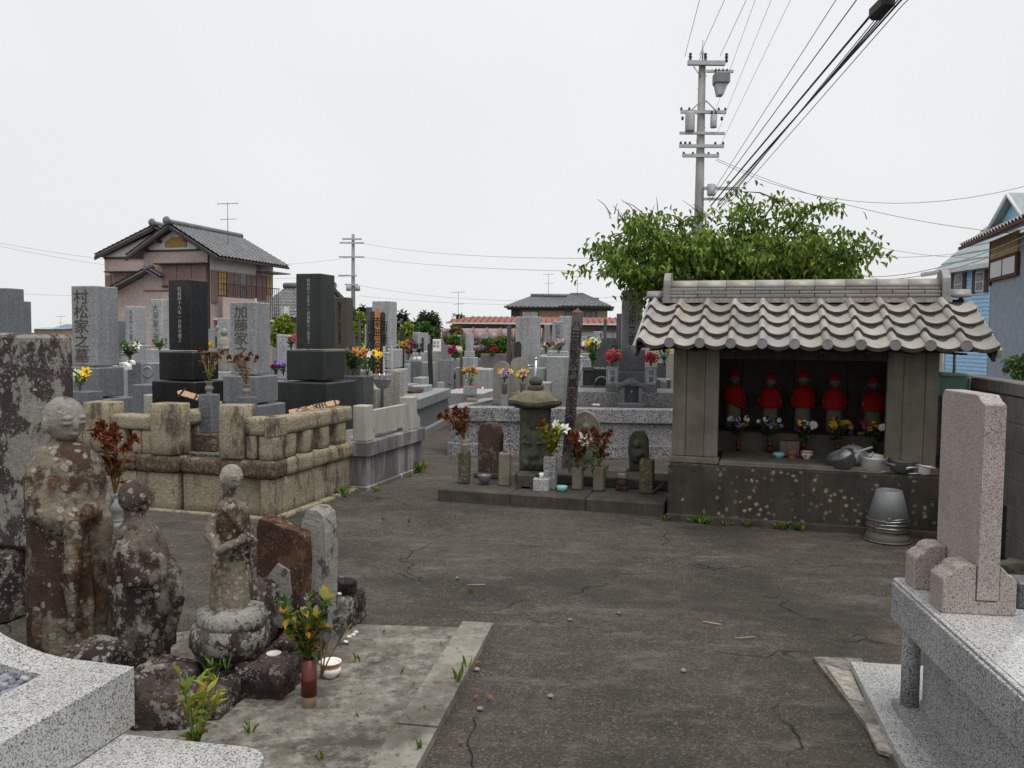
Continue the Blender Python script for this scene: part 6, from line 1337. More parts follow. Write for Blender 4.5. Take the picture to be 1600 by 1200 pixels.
# wide low modern grave
Y = 20.0; t = thing('wide_low_grave', 'wide low modern grave of light stone with scooped sides', 'gravestone', (D(697, 590, Y).x, Y, 0), rad(-8), 'gravestones'); z_ = lambda v: D(697, v, Y).z
w = 25 * Y / F; MB().profy([(-w, z_(583)), (w * .95, z_(583)), (w * .75, z_(577)), (w * .4, z_(568)), (w * .1, z_(565)), (-w, z_(565))], -.3, -.2).build('upper_panel', 'granite_beige', t)
box('dark_band', (-w, w, -.26, .3, z_(592), z_(583) - .002), 'granite_black_green', t, .004); MB().profy([(-w, z_(605)), (w * 1.3, z_(605)), (w * 1.3, z_(596)), (w * .9, z_(596)), (w * .7, z_(592)), (-w, z_(590))], -.38, -.28).build('lower_panel', 'granite_beige', t); box('footing', (-w * 1.1, w * 1.4, -.5, .4, 0, z_(605) - .002), 'granite_grey', t, .01)
# little posts
for k, (u, vt, vb, m, lab, rpx) in enumerate([(703, 598, 612, 'granite_black_green', 'dark bollard with red top, leftmost of the row', 1.6), (718, 604, 616, 'granite_black_green', 'dark bollard with red top in front of the flower box', 1.6), (744, 600, 611, 'granite_black_green', 'dark bollard with red top right of the flower box', 1.6), (754, 601, 612, 'white_paint', 'white bollard with red top right of the flower box', 1.4)]):
    Y = 16.8; P = D(u, vt, Y); t = thing('marker_post', lab, 'marker post', (P.x, Y, 0), 0, 'red topped marker posts'); r = rpx * Y / F; MB().lathe([(r, 0), (r, P.z - .03)], 10).build('post', m, t); MB().ell((0, 0, P.z - .02), (r * 1.35, r * 1.35, r), 6).build('red_top', 'petal_red', t)
for u, vt, lab, r in ((689, 597, 'square white post before the wide low grave', .06), (728.5, 574, 'round-headed stone post, left of a pair before the slim gravestone', .055), (741, 574, 'round-headed stone post, right of a pair before the slim gravestone', .05)):
    Y = 17.4; P = D(u, vt, Y); t = thing('stone_post', lab, 'stone post', (P.x, Y, 0), ROT)
    if u < 700: box('post', (-r, r, -r, r, 0, P.z), 'white_concrete', t, .006)
    else: MB().lathe([(r, 0), (r * .95, P.z - .12), (r * .7, P.z - .1), (r, P.z - .08), (r * 1.05, P.z - .04), (.001, P.z)], 14).build('post', 'granite_beige', t)
for k, (u0, vb, u1, vt, Y, lab, w) in enumerate([(676, 606, 671, 536, 15.3, 'dark leaning wooden tablet before the wide low grave', .085), (721, 566, 721, 527, 19, 'slim grey tablet left of the slim light gravestone', .06), (793, 575, 796, 507, 15.0, 'tall brown wooden post left of the broad plain slab', .085), (627, 545, 629, 512, 15.8, 'dark tilted tablet right of the tall light gravestone', .085), (808, 560, 809.5, 533, 14.0, 'short dark round-headed tablet against the broad plain slab', .12), (660.5, 550, 660.5, 527, 18.0, 'short dark tablet before the twin light gravestone', .05), (560, 545, 562, 498, 15.8, 'grey tablet standing by the lime shrubs', .06), (553, 548, 553, 520, 15.6, 'short grey tablet behind the brown gravestone', .06), (944, 536, 946, 498, 18.4, 'brown patterned tablet before the red roof', .07), (938, 530, 939, 520, 17.6, 'small dark tablet on the small pale gravestone', .03), (802, 560, 802, 535, 16.4, 'grey tablet left of the broad plain slab', .05)]):
    a = D(u0, vb, Y); a.z = .0; b = D(u1, vt, Y + .05); tablet(lab, a, b, w, .02, 'wood_dark' if k in (0, 3, 4, 5) else 'wood_grey', None, 'standing_tablet', notch=False, group='standing wooden tablets')
for k, u in enumerate((680, 685.5)): P = D(u, 530, 19.5); t = thing('white_pillar', ['left slim white pillar beside the slanted dark gravestone', 'right slim white pillar beside the slanted dark gravestone'][k], 'stone pillar', (P.x, 19.5, 0), ROT, 'slim white pillars'); box('pillar', (-.045, .045, -.045, .045, .0, P.z), 'white_paint', t, .004); writing('南無', .16, 'carve_mid', t, (0, -.046, P.z - .12), name='lettering')
P = D(683, 548, 19.3); t = thing('stone_block', 'pale stone ledge below the slim white pillars', 'stone block', (P.x, 19.2, 0), ROT); box('block', (-.3, .25, -.15, .15, 0, P.z), 'granite_beige', t, .01)
# standing child statue far left
P = D(351, 580, 12.6); t = thing('stone_statue', 'small pale stone statue holding a staff left of the grey gravestone', 'statue', (P.x, 12.6, 0), ROT); zb = P.z; s = 12.6 / F; H = 68 * s
mb = MB(); mb.lathe([(.075, 0), (.078, .05), (.072, H * .4), (.085, H * .62), (.07, H * .74), (.03, H * .8)], 14, (0, 0, zb)); mb.ell((0, 0, zb + H * .89), (.055, .055, .065), 8)
for q in (-1, 1): mb.tube([(q * .06, 0, zb + H * .7), (q * .09, -.03, zb + H * .52), (q * .02, -.08, zb + H * .52)], [.03, .03, .02], 6)
mb.tube([(-.085, -.05, zb), (-.085, -.05, zb + H)], .012, 6); mb.ell((-.085, -.05, zb + H), (.03, .02, .04), 6)
sculpt(mb, 'body', 'far_relief_stone', .013, 2, 0, 1, 1, t); box('pedestal', (-.12, .12, -.12, .12, 0, zb - .002), 'granite_light', t, .01)
P = D(650, 607, 14.4); t = thing('tarp', 'crumpled dark brown sheet lying on the kerb of the dark plot', 'sheet', (P.x - .15, 14.0, .64)); m = rockmesh('sheet', 'wood_brown', (.32, .25, .09), 5, .35, 2.2, 3); link('sheet', m, t)

rng = random.Random(99)
SM = [(636, 25, 11), (690, 27, 10), (704, 24.5, 9), (715, 28, 11), (727, 26, 8), (757, 25, 11), (768, 22.5, 10), (779, 27, 9), (790, 24, 10), (845, 23, 10), (900, 21, 12), (912, 19.5, 12), (921, 24, 10), (560, 24, 10), (612, 23, 10), (626, 21, 9), (668, 23.5, 9), (1004, 19, 12), (222, 20, 12), (330, 19, 13), (318, 23, 10), (430, 19, 10), (474, 21, 10)]
for k, (u, Y, w) in enumerate(SM):
    vh = 524 + 1300 * (1.6 - rng.uniform(1.25, 1.75)) / Y; vm = vh + 900 * rng.uniform(.55, .75) / Y
    near = ['right of the tall light tablets grave', 'above the leaning tablets', 'behind the bright mixed flowers', 'left of the slim light gravestone', 'right behind the slim light gravestone', 'left of the plain arched stone', 'above the plain arched stone', 'behind the tall brown post', 'left edge of the broad plain slab', 'right of the broad plain slab', 'right of the wooden post', 'left of the dark arched gravestone', 'above the white and yellow flowers', 'behind the lime shrub', 'behind the dark tilted tablet', 'between the tablets grave and purple flowers', 'right of the carved twin gravestones', 'right behind the tall family grave', 'right of the named light gravestone at left', 'left of the stone child statue', 'right of the tall black gravestone at left', 'left of the lime green bush', 'hidden beside the tallest black gravestone'][k]
    grave('small distant gravestone ' + near, u, Y, [(w, vh, vm), (w * 1.7, vm + .6, vm + 9), (w * 2.4, vm + 9.5, vm + 30)], rng.choice(['granite_light', 'granite_grey', 'granite_light', 'granite_blue']), rad(rng.uniform(-18, -4)), group='small distant gravestones')
for k, (u, v, Y, m) in enumerate([(695, 556, 24, 'petal_pink'), (757, 557, 23, 'petal_yellow'), (770, 560, 21, 'petal_red'), (838, 560, 22, 'petal_white'), (905, 560, 19, 'petal_magenta'), (620, 556, 21, 'petal_white'), (560, 560, 20, 'petal_pink'), (322, 556, 18, 'petal_yellow')]):
    fl('tiny far bunch of ' + m[6:] + ' flowers ' + ['above the leaning tablet', 'right of the slim light gravestone', 'left of the plain arched stone', 'behind the carved child stone', 'right of the wooden post', 'beside the dark tilted tablet', 'by the lime shrub', 'left of the grey named gravestone'][k], u, v, Y, .25, .13, [('puff', m, 5, .07)], 'leaf_green', 24, .08, 500 + k)
# ================================================================== BUILDINGS
def slope(root, name, A, B, C, Dd, ncol, nrow, mat, amp=.035, step=.03, th=.06):
    """tiled roof plane: A,B along the eave, C,Dd along the ridge; waves across, courses stepped down the slope"""
    A, B, C, Dd = map(Vector, (A, B, C, Dd)); n = (B - A).cross(Dd - A).normalized()
    if n.z < 0: n = -n
    vs = []; NC = ncol * 4; NR = nrow * 2
    for j in range(NR + 1):
        t = (j // 2 + (j % 2) * .96) / nrow if j < NR else 1.0
        for i in range(NC + 1):
            s = i / NC; p = A.lerp(B, s).lerp(Dd.lerp(C, s), t)
            vs.append(p + n * (amp * math.cos(i * PI / 2) + (step if j % 2 == 0 else 0)))
    fs = [(j * (NC + 1) + i, j * (NC + 1) + i + 1, (j + 1) * (NC + 1) + i + 1, (j + 1) * (NC + 1) + i) for j in range(NR) for i in range(NC)]
    mb = MB(); mb.add(vs, fs, False)
    q = [A, B, C, Dd]; dn = -n * (th + amp)
    mb.add([p - n * amp * 1.02 for p in q] + [p + dn for p in q], [(7, 6, 5, 4), (0, 1, 5, 4), (1, 2, 6, 5), (2, 3, 7, 6), (3, 0, 4, 7)])
    return mb.build(name, mat, root, False)
def roofcap(root, a, b, r, mat='house_tile', name='ridge'): return MB().tube([a, b], r, 8).build(name, mat, root)

# ---- pink two-storey house at left
K = D(329, 519, 38); K.z = 0
H = thing('pink_house', 'two-storey dusty pink house with grey tiled gables at left', 'house', K, ROT)
def hb(nm, *d, mat='pink_wall', ch=0.0, par=None): return MB().box(*d, ch).build(nm, mat, par or H)
MB().profy([(-3.6, 0), (0, 0), (0, 5.4), (-1.8, 6.35), (-3.6, 5.4)], 0, 5.1).build('wall', 'pink_wall', H)
MB().profy([(-7.2, 0), (-3.62, 0), (-3.62, 6.3), (-4.0, 6.5), (-7.2, 5.4)], 1.5, 5.3).build('wall', 'pink_wall', H)
MB().profy([(-3.55, 5.42), (-.05, 5.42), (-1.8, 6.33)], -.03, -.002).build('gable_panel', 'white_plaster', H)
MB().profy([(-7.1, 5.32), (-3.65, 5.32), (-3.65, 6.3), (-4.0, 6.45)], 1.46, 1.498).build('gable_panel', 'white_plaster', H)
MB().profy([(-2.35, 5.52), (-1.2, 5.52), (-1.2, 5.75), (-1.55, 5.98), (-2.0, 5.98), (-2.35, 5.75)], -.07, -.032).build('gable_vent', 'vent_wood', H)
hb('trim_board', -3.62, .02, -.06, -.031, 5.34, 5.41, mat='trim_dark'); hb('trim_board', -7.2, -3.63, 1.43, 1.459, 5.2, 5.28, mat='trim_dark')
slope(H, 'roof_slope', (.8, 5.35, 5.05), (.8, -.5, 5.05), (-1.8, -.5, 6.55), (-1.8, 5.0, 6.55), 22, 11, 'house_tile')
slope(H, 'roof_slope', (-4.2, -.5, 5.15), (-4.2, 5.0, 5.15), (-1.8, 5.0, 6.55), (-1.8, -.5, 6.55), 22, 10, 'house_tile')
slope(H, 'roof_slope', (-7.5, 1.15, 5.4), (-7.5, 5.6, 5.4), (-4.0, 5.6, 6.75), (-4.0, 1.15, 6.75), 18, 13, 'house_tile')
slope(H, 'roof_slope', (-1.5, 5.6, 5.7), (-1.5, 1.15, 5.7), (-4.0, 1.15, 6.75), (-4.0, 5.6, 6.75), 16, 10, 'house_tile')
roofcap(H, (-1.8, -.6, 6.62), (-1.8, 5.05, 6.62), .13); roofcap(H, (-4.0, 1.1, 6.82), (-4.0, 5.6, 6.82), .13)
for x, y, z in ((-1.8, -.62, 6.66), (-4.0, 1.08, 6.86)): MB().lathe([(.001, -.05), (.17, -.05), (.2, 0), (.17, .06), (.001, .06)], 12, M=Matrix.Translation((x, y, z)) @ Matrix.Rotation(PI / 2, 4, 'X')).build('ridge_end', 'house_tile', H)
for a, b, y in (((-4.2, 5.05), (-1.8, 6.46), -.5), ((.8, 4.96), (-1.8, 6.46), -.5), ((-7.5, 5.3), (-4.0, 6.65), 1.15)):
    MB().profy([(a[0], a[1] - .16), (b[0], b[1] - .16), b, a], y, y + .06).build('barge_board', 'trim_dark', H)
for x, z in ((-3.3, 5.35), (-2.6, 5.75), (-1.0, 5.75), (-.3, 5.35)): hb('rafter_end', x - .06, x + .06, -.45, -.03, z - .02, z + .12, mat='trim_dark')
for k in range(3): hb('rafter_end', -6.7 + k * .9, -6.58 + k * .9, 1.25, 1.47, 5.55 + k * .34, 5.68 + k * .34, mat='trim_dark')
# shutters and awnings on the gable walls
hb('awning', -2.75, .0, -.4, -.001, 4.72, 4.78, mat='trim_dark'); hb('awning', -6.9, -4.6, 1.1, 1.499, 4.52, 4.58, mat='trim_dark')
for k in range(3):
    f = hb('shutter', -2.5 + k * .80, -2.5 + k * .80 + .77, -.09, -.002, 3.78, 4.66, mat='shutter_brown')
for k in range(2): hb('shutter', -6.6 + k * .85, -6.6 + k * .85 + .82, 1.42, 1.497, 3.6, 4.42, mat='shutter_brown')
hb('shutter', -7.15, -6.75, 1.45, 1.497, 3.3, 4.4, mat='shutter_brown')
hb('shutter_sill', -2.55, -.05, -.1, -.002, 3.7, 3.77, mat='trim_dark')
hb('corner_pipe', -.06, .0, -.08, -.005, .0, 5.3, mat='trim_dark'); hb('belt_trim', -3.6, .0, -.035, -.001, 3.52, 3.56, mat='trim_dark')
# side wall to the right
hb('plaster_band', .002, .03, .0, 3.55, 4.5, 5.38, mat='white_plaster'); hb('plaster_band', .002, .03, 4.0, 5.1, 4.5, 5.3, mat='white_plaster')
hb('lit_window', .003, .06, .55, 1.15, 3.35, 4.45, mat='lit_paper')
for k in range(4): hb('window_bar', .061, .075, .55 + k * .19, .57 + k * .19, 3.35, 4.45, mat='trim_dark')
for k in range(5): hb('window_bar', .0615, .0745, .55, 1.15, 3.35 + k * .26, 3.37 + k * .26, mat='trim_dark')
for a, b in ((.05, .5), (1.2, 1.7), (1.74, 2.2), (2.75, 3.1), (3.14, 3.5)): hb('shutter', .003, .06, a, b, 3.0, 4.45, mat='shutter_brown')
hb('dark_window', .003, .05, 2.25, 2.7, 2.4, 4.45, mat='window_glass')
for a, b in ((3.6, 4.05), (4.09, 4.4)): hb('shutter', .003, .06, a, b, 3.3, 4.5, mat='shutter_brown')
hb('lit_window', .003, .06, 4.45, 5.0, 3.6, 4.45, mat='lit_paper')
for k in range(3): hb('window_bar', .061, .075, 4.46 + k * .26, 4.48 + k * .26, 3.6, 4.45, mat='trim_dark')
hb('balcony_wall', .5, .56, .2, 2.6, 2.0, 3.25); hb('balcony_floor', .004, .5, .2, 5.0, 2.2, 2.3, mat='white_plaster'); hb('white_pillar', .5, .6, 2.62, 2.78, 0, 3.3, mat='white_plaster'); hb('white_pillar', .5, .7, 5.0, 5.5, 2.1, 3.0, mat='white_plaster')
mb = MB()
for k in range(26): mb.box(.52, .54, .25 + k * .18, .27 + k * .18, 3.25 if k < 13 else 2.3, 3.85)
mb.box(.51, .55, .2, 4.95, 3.85, 3.89); mb.build('railing', 'trim_dark', H)
hb('gutter', .76, .86, -.48, 5.3, 4.9, 4.99, mat='trim_dark'); hb('rear_awning', .004, .9, 3.6, 5.3, 4.62, 4.68, mat='house_tile')
# little lean-to roof
slope(H, 'porch_roof', (-5.6, .95, 3.5), (-5.6, -.5, 3.5), (-3.1, -.5, 4.55), (-3.1, .95, 4.55), 5, 9, 'house_tile'); slope(H, 'porch_roof', (-2.4, .0, 4.2), (-2.4, -.5, 4.2), (-3.1, -.5, 4.55), (-3.1, .0, 4.55), 3, 3, 'house_tile'); roofcap(H, (-3.1, -.55, 4.6), (-3.1, .0, 4.6), .12)
MB().profy([(-5.3, 0), (-3.62, 0), (-3.62, 4.2), (-5.3, 3.5)], .05, 1.49).build('wall', 'pink_wall', H)
# antenna
def antenna(label, base, h, w=.5):
    t = thing('tv_antenna', label, 'antenna', base); MB().tube([(0, 0, 0), (0, 0, h)], .018, 5).build('mast', 'cable_grey', t)
    MB().tube([(-w, 0, h * .97), (w, .05, h * 1.0)], .014, 4).build('boom', 'cable_grey', t); MB().tube([(-w * .7, 0, h * .6), (w * .8, .05, h * .62)], .014, 4).build('boom', 'cable_grey', t)
    for k in range(5): x = -w * .8 + k * w * .4; MB().tube([(x, -.15, h * .98), (x, .15, h * .98)], .01, 4).build('element', 'cable_grey', t)
p = D(356, 372, 40.0); antenna('thin television antenna on the pink house roof', (p.x, p.y, p.z - .3), (372 - 318) * 40 / F + .3)
pass
p = D(716, 492, 60); antenna('thin television antenna mast above the red roof', (p.x, p.y, p.z - .6), (492 - 456) * 60 / F + .6); p = D(902, 458, 70); antenna('thin antenna on the tan house roof, right of two', (p.x, p.y, p.z - .2), 1.6); p = D(857, 461, 72); antenna('thin antenna on the tan house roof, left of two', (p.x, p.y, p.z - .2), 2.0)
p = D(95, 507, 90); antenna('tiny antenna above the far left roofs', (p.x, p.y, p.z - 1), 1.9); 
# neighbour's low tiled roof
P = D(425, 520, 44); P.z = 0; N2 = thing('low_tiled_house', 'low grey tiled roof right behind the pink house', 'house', P, ROT)
MB().box(-1, 1.9, .6, 5, 0, 2.6).build('wall', 'cream_wall', N2); slope(N2, 'roof_slope', (-1.5, 0, 2.45), (2.4, 0, 2.45), (2.0, 3, 4.2), (-1.0, 3, 4.2), 13, 10, 'house_tile'); slope(N2, 'roof_slope', (2.4, 6, 2.45), (-1.5, 6, 2.45), (-1.0, 3, 4.2), (2.0, 3, 4.2), 13, 10, 'house_tile'); MB().profx([(.6, 2.5), (5.4, 2.5), (3, 4.1)], -.9, 1.85).build('gable', 'cream_wall', N2); roofcap(N2, (-1.1, 3, 4.3), (2.1, 3, 4.3), .18)
# ---- tan house with hipped roof in the middle
P = D(873, 520, 70); P.z = 0; T = thing('tan_house', 'tan house with dark hipped tile roof in the far middle', 'house', P, rad(-6)); zz = lambda v, Y=70: D(873, v, Y).z
hw = 75 * 70 / F; e = zz(480); rg = zz(461); rg2 = zz(456)
MB().box(-hw, hw, -.0, 6, 0, e).build('wall', 'tan_wall', T)
o_ = .55
slope(T, 'roof_slope', (-hw - o_, -o_, e), (hw + o_, -o_, e), (hw - 2.2, 3, rg), (-hw + 1.4, 3, rg), 26, 9, 'house_tile'); slope(T, 'roof_slope', (hw + o_, 6.5, e), (-hw - o_, 6.5, e), (-hw + 1.4, 3, rg), (hw - 2.2, 3, rg), 26, 9, 'house_tile')
slope(T, 'roof_slope', (-hw - o_, 6.5, e), (-hw - o_, -o_, e), (-hw + 1.4, 2.9, rg), (-hw + 1.4, 3.1, rg), 10, 9, 'house_tile'); slope(T, 'roof_slope', (hw + o_, -o_, e), (hw + o_, 6.5, e), (hw - 2.2, 3.1, rg), (hw - 2.2, 2.9, rg), 10, 9, 'house_tile')
slope(T, 'gable_slope', (.0, -o_ - .15, e + .1), (hw + .3, -o_ - .15, e + .1), (1.9, 2, rg2), (.9, 2, rg2), 12, 8, 'house_tile'); roofcap(T, (-hw + 1.4, 3, rg + .1), (hw - 2.2, 3, rg + .1), .16)
MB().box(-2.2, 3.3, 3.2, 5, rg - .4, zz(462)).build('rear_ridge', 'house_tile', T)
MB().box(-hw - .3, hw + .3, -.25, -.1, e - .25, e - .08).build('fascia', 'trim_dark', T); MB().box(-hw, -hw + .8, -.03, -.002, zz(496), zz(483)).build('dark_panel', 'trim_dark', T)
for a, b, m in ((-3.1, -1.75, 'window_pale'), (.55, 1.05, 'window_glass'), (2.2, 3.1, 'window_glass')):
    f = MB().box(a - .06, b + .06, -.05, -.002, zz(496) - .4, zz(486.5)).build('window', 'trim_dark', T)
    for q in range(2): w = (b - a) / 2; MB().box(a + q * w + .02, a + q * w + w - .02, -.07, -.051, zz(496) - .35, zz(487.5)).build('pane', m, f)
# ---- long red-roofed building with arched pink carport
P = D(830, 520, 48); P.z = 0; Rr = thing('red_roofed_shed', 'long low building with red metal roof behind the graves', 'building', P, rad(-3)); zz = lambda v: D(830, v, 48).z
x0 = -(830 - 697) * 48 / F; x1 = (966 - 830) * 48 / F + 2; e = zz(504.5); rg = zz(494)
MB().box(x0 + .5, x1, 0, 5, 0, e).build('wall', 'cream_wall', Rr)
mb = MB(); ns = 34
mb.add([(x0, -.6, e), (x1, -.6, e), (x1, 2.3, rg), (x0 + 1.2, 2.3, rg), (x1, 5.4, e), (x0, 5.4, e)], [(0, 1, 2, 3), (3, 2, 4, 5), (0, 3, 5)])
for k in range(ns): x = x0 + .3 + k * (x1 - x0 - .3) / ns; f_ = min(1, max(0, (x - x0) / 1.2)); mb.tube([(x, -.6, e + .03), (x, -.6 + 2.9 * f_, e + (rg - e) * f_ + .03)], .04, 4)
mb.build('roof', 'red_roof', Rr); MB().box(x0 + .05, x1, -.66, -.6, e - .10, e - .005).build('eave_board', 'white_plaster', Rr); MB().box(x0 + .3, x1, -.58, -.002, e - .3, e - .17).build('soffit', 'trim_dark', Rr)
for k in range(9): MB().box(x0 + 1 + k * 1.1, x0 + 1.06 + k * 1.1, -.06, -.002, 0, e - .3).build('wall_post', 'trim_dark', Rr)
for k in range(5): MB().box(2.0 + k * .9, 2.84 + k * .9, -.05, -.003, .9, e - .5).build('panel', 'white_plaster', Rr)
P = D(772, 520, 42); P.z = 0; Cp = thing('arched_carport', 'pink translucent arched carport roof below the red roof', 'carport', P, rad(-4)); zz = lambda v: D(772, v, 42).z; w = 75 * 42 / F
ht = zz(513.5); lo = zz(533); n_ = 7
for k in range(n_):
    a = -w + k * 2 * w / n_; b = a + 2 * w / n_ - .02; vs = []
    for x in (a, b):
        for q in range(11): an = PI * q / 10; vs.append((x + (-.25 * math.sin(an) if k == 0 and x == a else 0), -.9 * math.cos(an) - .0, lo + (ht - lo) * math.sin(an) ** .7))
    mb = MB(); mb.add(vs, [(q, q + 1, 12 + q, 11 + q) for q in range(10)], True); o = mb.build('roof_panel', 'pink_sheet', Cp); sm = o.modifiers.new('s', 'SOLIDIFY'); sm.thickness = .03
    MB().tube([(b + .01, -.92 * math.cos(PI * q / 10), lo + (ht - lo + .02) * math.sin(PI * q / 10) ** .7) for q in range(11)], .035, 5).build('rib', 'tan_wall', Cp)
for x in (-w + .3, 0, w - .3): MB().box(x - .05, x + .05, .8, .9, 0, lo + .3).build('post', 'tan_wall', Cp)
# ---- far low roofs at left edge
for k, (u0, u1, vt, ve, vb, Y, wm, rm, lab) in enumerate([(46, 84, 511, 514, 525, 85, 'far_orange', 'far_teal', 'tiny far house with pale teal roof above the lichen slab'), (84, 120, 506, 512, 525, 95, 'far_orange', 'house_tile', 'tiny far house with grey gable roof and orange wall'), (76, 100, 511, 514, 525, 80, 'far_orange', 'far_blue', 'tiny far shed with blue roof'), (120, 240, 500, 511, 525, 110, 'white_plaster', 'house_tile', 'tiny far white house hidden behind the leftmost graves'), (460, 520, 505, 512, 528, 90, 'cream_wall', 'house_tile', 'far low house behind the tallest black gravestone'), (620, 650, 505, 509, 528, 60, 'white_plaster', 'white_plaster', 'white flat shed roof among the bushes'), (965, 1060, 508, 515, 530, 80, 'cream_wall', 'house_tile', 'far house hidden behind the tall family grave')]):
    a = D(u0, ve, Y); b = D(u1, ve, Y); t = thing('far_house', lab, 'house', ((a.x + b.x) / 2, Y, 0)); w = (b.x - a.x) / 2; zt = D(u0, vt, Y).z
    MB().box(-w + .3, w - .3, .3, 5, 0, a.z).build('wall', wm, t)
    MB().profx([(-.2, a.z), (5.4, a.z), (2.6, zt)], -w, w).build('roof', rm, t)
# ---- right: blue house
X = 19.5; YB = 37.8; B_ = Vector((X, YB, 0)); BH = thing('blue_house', 'sky blue clapboard house with grey shingle roof and dormer at the right', 'house', B_)
mb = MB(); nb_ = 30; zt = 5.0
for k in range(nb_):
    z0 = k * zt / nb_; z1 = z0 + zt / nb_ - .006
    mb.add([(-.03, -13, z0), (-.03, -.2, z0), (0.0, -.2, z1), (0.0, -13, z1), (.02, -13, z0), (.02, -.2, z0)], [(0, 1, 2, 3), (0, 4, 5, 1)])
mb.build('siding', 'blue_siding', BH, False); MB().box(.03, 9, -13, -.2, 0, 4.9).build('wall', 'blue_siding', BH)
MB().box(-.06, -.031, -.32, -.2, 0, 4.9).build('corner_board', 'white_plaster', BH)
zr = 4.62; nr = 16; RX, RZ = 6.8, 6.0
for k in range(nr):
    a, b = k / nr, (k + 1.12) / nr
    vs = [(-.5 + RX * a, -13.4, zr + RZ * a + .05), (-.5 + RX * a, .2, zr + RZ * a + .05), (-.5 + RX * b, .2, zr + RZ * b - .01), (-.5 + RX * b, -13.4, zr + RZ * b - .01)]
    vs += [(x, y, z - .07) for x, y, z in vs]
    MB().add(vs, [(0, 1, 2, 3), (7, 6, 5, 4), (0, 4, 5, 1), (1, 5, 6, 2), (2, 6, 7, 3), (3, 7, 4, 0)]).build('shingle_course', 'blue_roof', BH)
MB().box(-1.0, -.9, -13.4, .2, zr - .16, zr + .02).build('gutter', 'white_plaster', BH)
MB().profy([(0, 4.6), (5.6, 4.6), (5.6, 9.6)], -.25, -.15).build('gable_wall', 'blue_siding', BH)
for u0, u1 in ((1488, 1500), (1521, 1534)):
    y0 = X / ((u0 - 800) / F) - YB; y1 = X / ((u1 - 800) / F) - YB; z0 = D(1495, 458, 36).z; z1 = D(1495, 427, 36).z
    f = MB().box(-.08, -.031, y1, y0, z0, z1).build('window', 'white_plaster', BH)
    MB().box(-.10, -.081, y1 + .08, y0 - .08, z0 + .08, (z0 + z1) / 2 - .03).build('pane', 'window_glass', f); MB().box(-.10, -.081, y1 + .08, y0 - .08, (z0 + z1) / 2 + .03, z1 - .08).build('pane', 'window_glass', f)
    for q in (y0 + .03, y1 - .27): MB().box(-.07, -.032, q, q + .24, z0 - .05, z1 + .05).build('shutter', 'trim_dark', BH)
# dormer facing left
dz, dx, dy = 6.25, 2.0, -1.75
MB().profx([(dy - 1.2, dz - 1.0), (dy + 1.2, dz - 1.0), (dy + 1.2, dz + .35), (dy, dz + 1.45), (dy - 1.2, dz + .35)], dx, dx + 3.5).build('dormer_wall', 'blue_siding', BH)
for sgn in (-1, 1):
    vs = [(dx - .35, dy + sgn * 1.55, dz + .05), (dx + 3.6, dy + sgn * 1.55, dz + .05), (dx + 3.6, dy, dz + 1.58), (dx - .35, dy, dz + 1.58)]; vs += [(x, y, z + .1) for x, y, z in vs]
    MB().add(vs, [(3, 2, 1, 0), (4, 5, 6, 7), (0, 1, 5, 4), (1, 2, 6, 5), (2, 3, 7, 6), (3, 0, 4, 7)]).build('dormer_roof', 'blue_roof', BH)
    MB().tube([(dx - .37, dy + sgn * 1.55, dz + .08), (dx - .37, dy, dz + 1.6)], .09, 4).build('dormer_trim', 'white_plaster', BH)
f = MB().box(dx - .05, dx - .002, dy - .5, dy + .5, dz - .6, dz + .3).build('dormer_window', 'white_plaster', BH); MB().box(dx - .07, dx - .051, dy - .42, dy + .42, dz - .52, dz + .22).build('pane', 'window_glass', f)
# ---- grey sheet-metal building
P = D(1546, 520, 24); P.z = 0; GB = thing('grey_sheet_building', 'grey corrugated building with rusty panel and tiled eave at the right edge', 'building', P, ROT)
mb = MB(); vs = []; n_ = 150; zt = 4.35
for k in range(n_ + 1): y = -9 * k / n_; vs += [(.025 * math.cos(k * PI), y, 0), (.025 * math.cos(k * PI), y, zt)]
mb.add(vs, [(2 * k, 2 * k + 1, 2 * k + 3, 2 * k + 2) for k in range(n_)]); mb.build('sheet_wall', 'grey_sheet', GB, False); MB().box(.06, 5, -9, -.02, 0, zt).build('wall', 'grey_sheet', GB); MB().box(-.03, 5, -.02, .0, 0, zt).build('end_wall', 'grey_sheet', GB)
z0 = D(1560, 437, 23).z; z1 = D(1560, 403, 23).z
f = MB().box(-.1, -.03, -2.75, -.2, z0, z1).build('window', 'rust_frame', GB)
for k in range(2): MB().box(-.12, -.101, -2.65 + k * 1.22, -1.53 + k * 1.22, z0 + .08, z1 - .08).build('pane', 'window_dull', f)
MB().box(-.09, -.031, -2.7, -.05, z1 + .02, D(1560, 371, 23).z).build('rusty_panel', 'rust_orange', GB); MB().box(-.1, -.032, -.14, -.02, z0 - .1, D(1560, 371, 23).z - .001).build('rusty_post', 'rust_frame', GB)
slope(GB, 'tiled_eave', (-.75, .5, zt + .02), (-.75, -9, zt + .02), (1.6, -9, zt + .95), (1.6, .5, zt + .95), 34, 8, 'tile_dark', .05); MB().box(-.8, -.74, -9, .5, zt - .1, zt - .02).build('eave_gutter', 'rust_frame', GB)


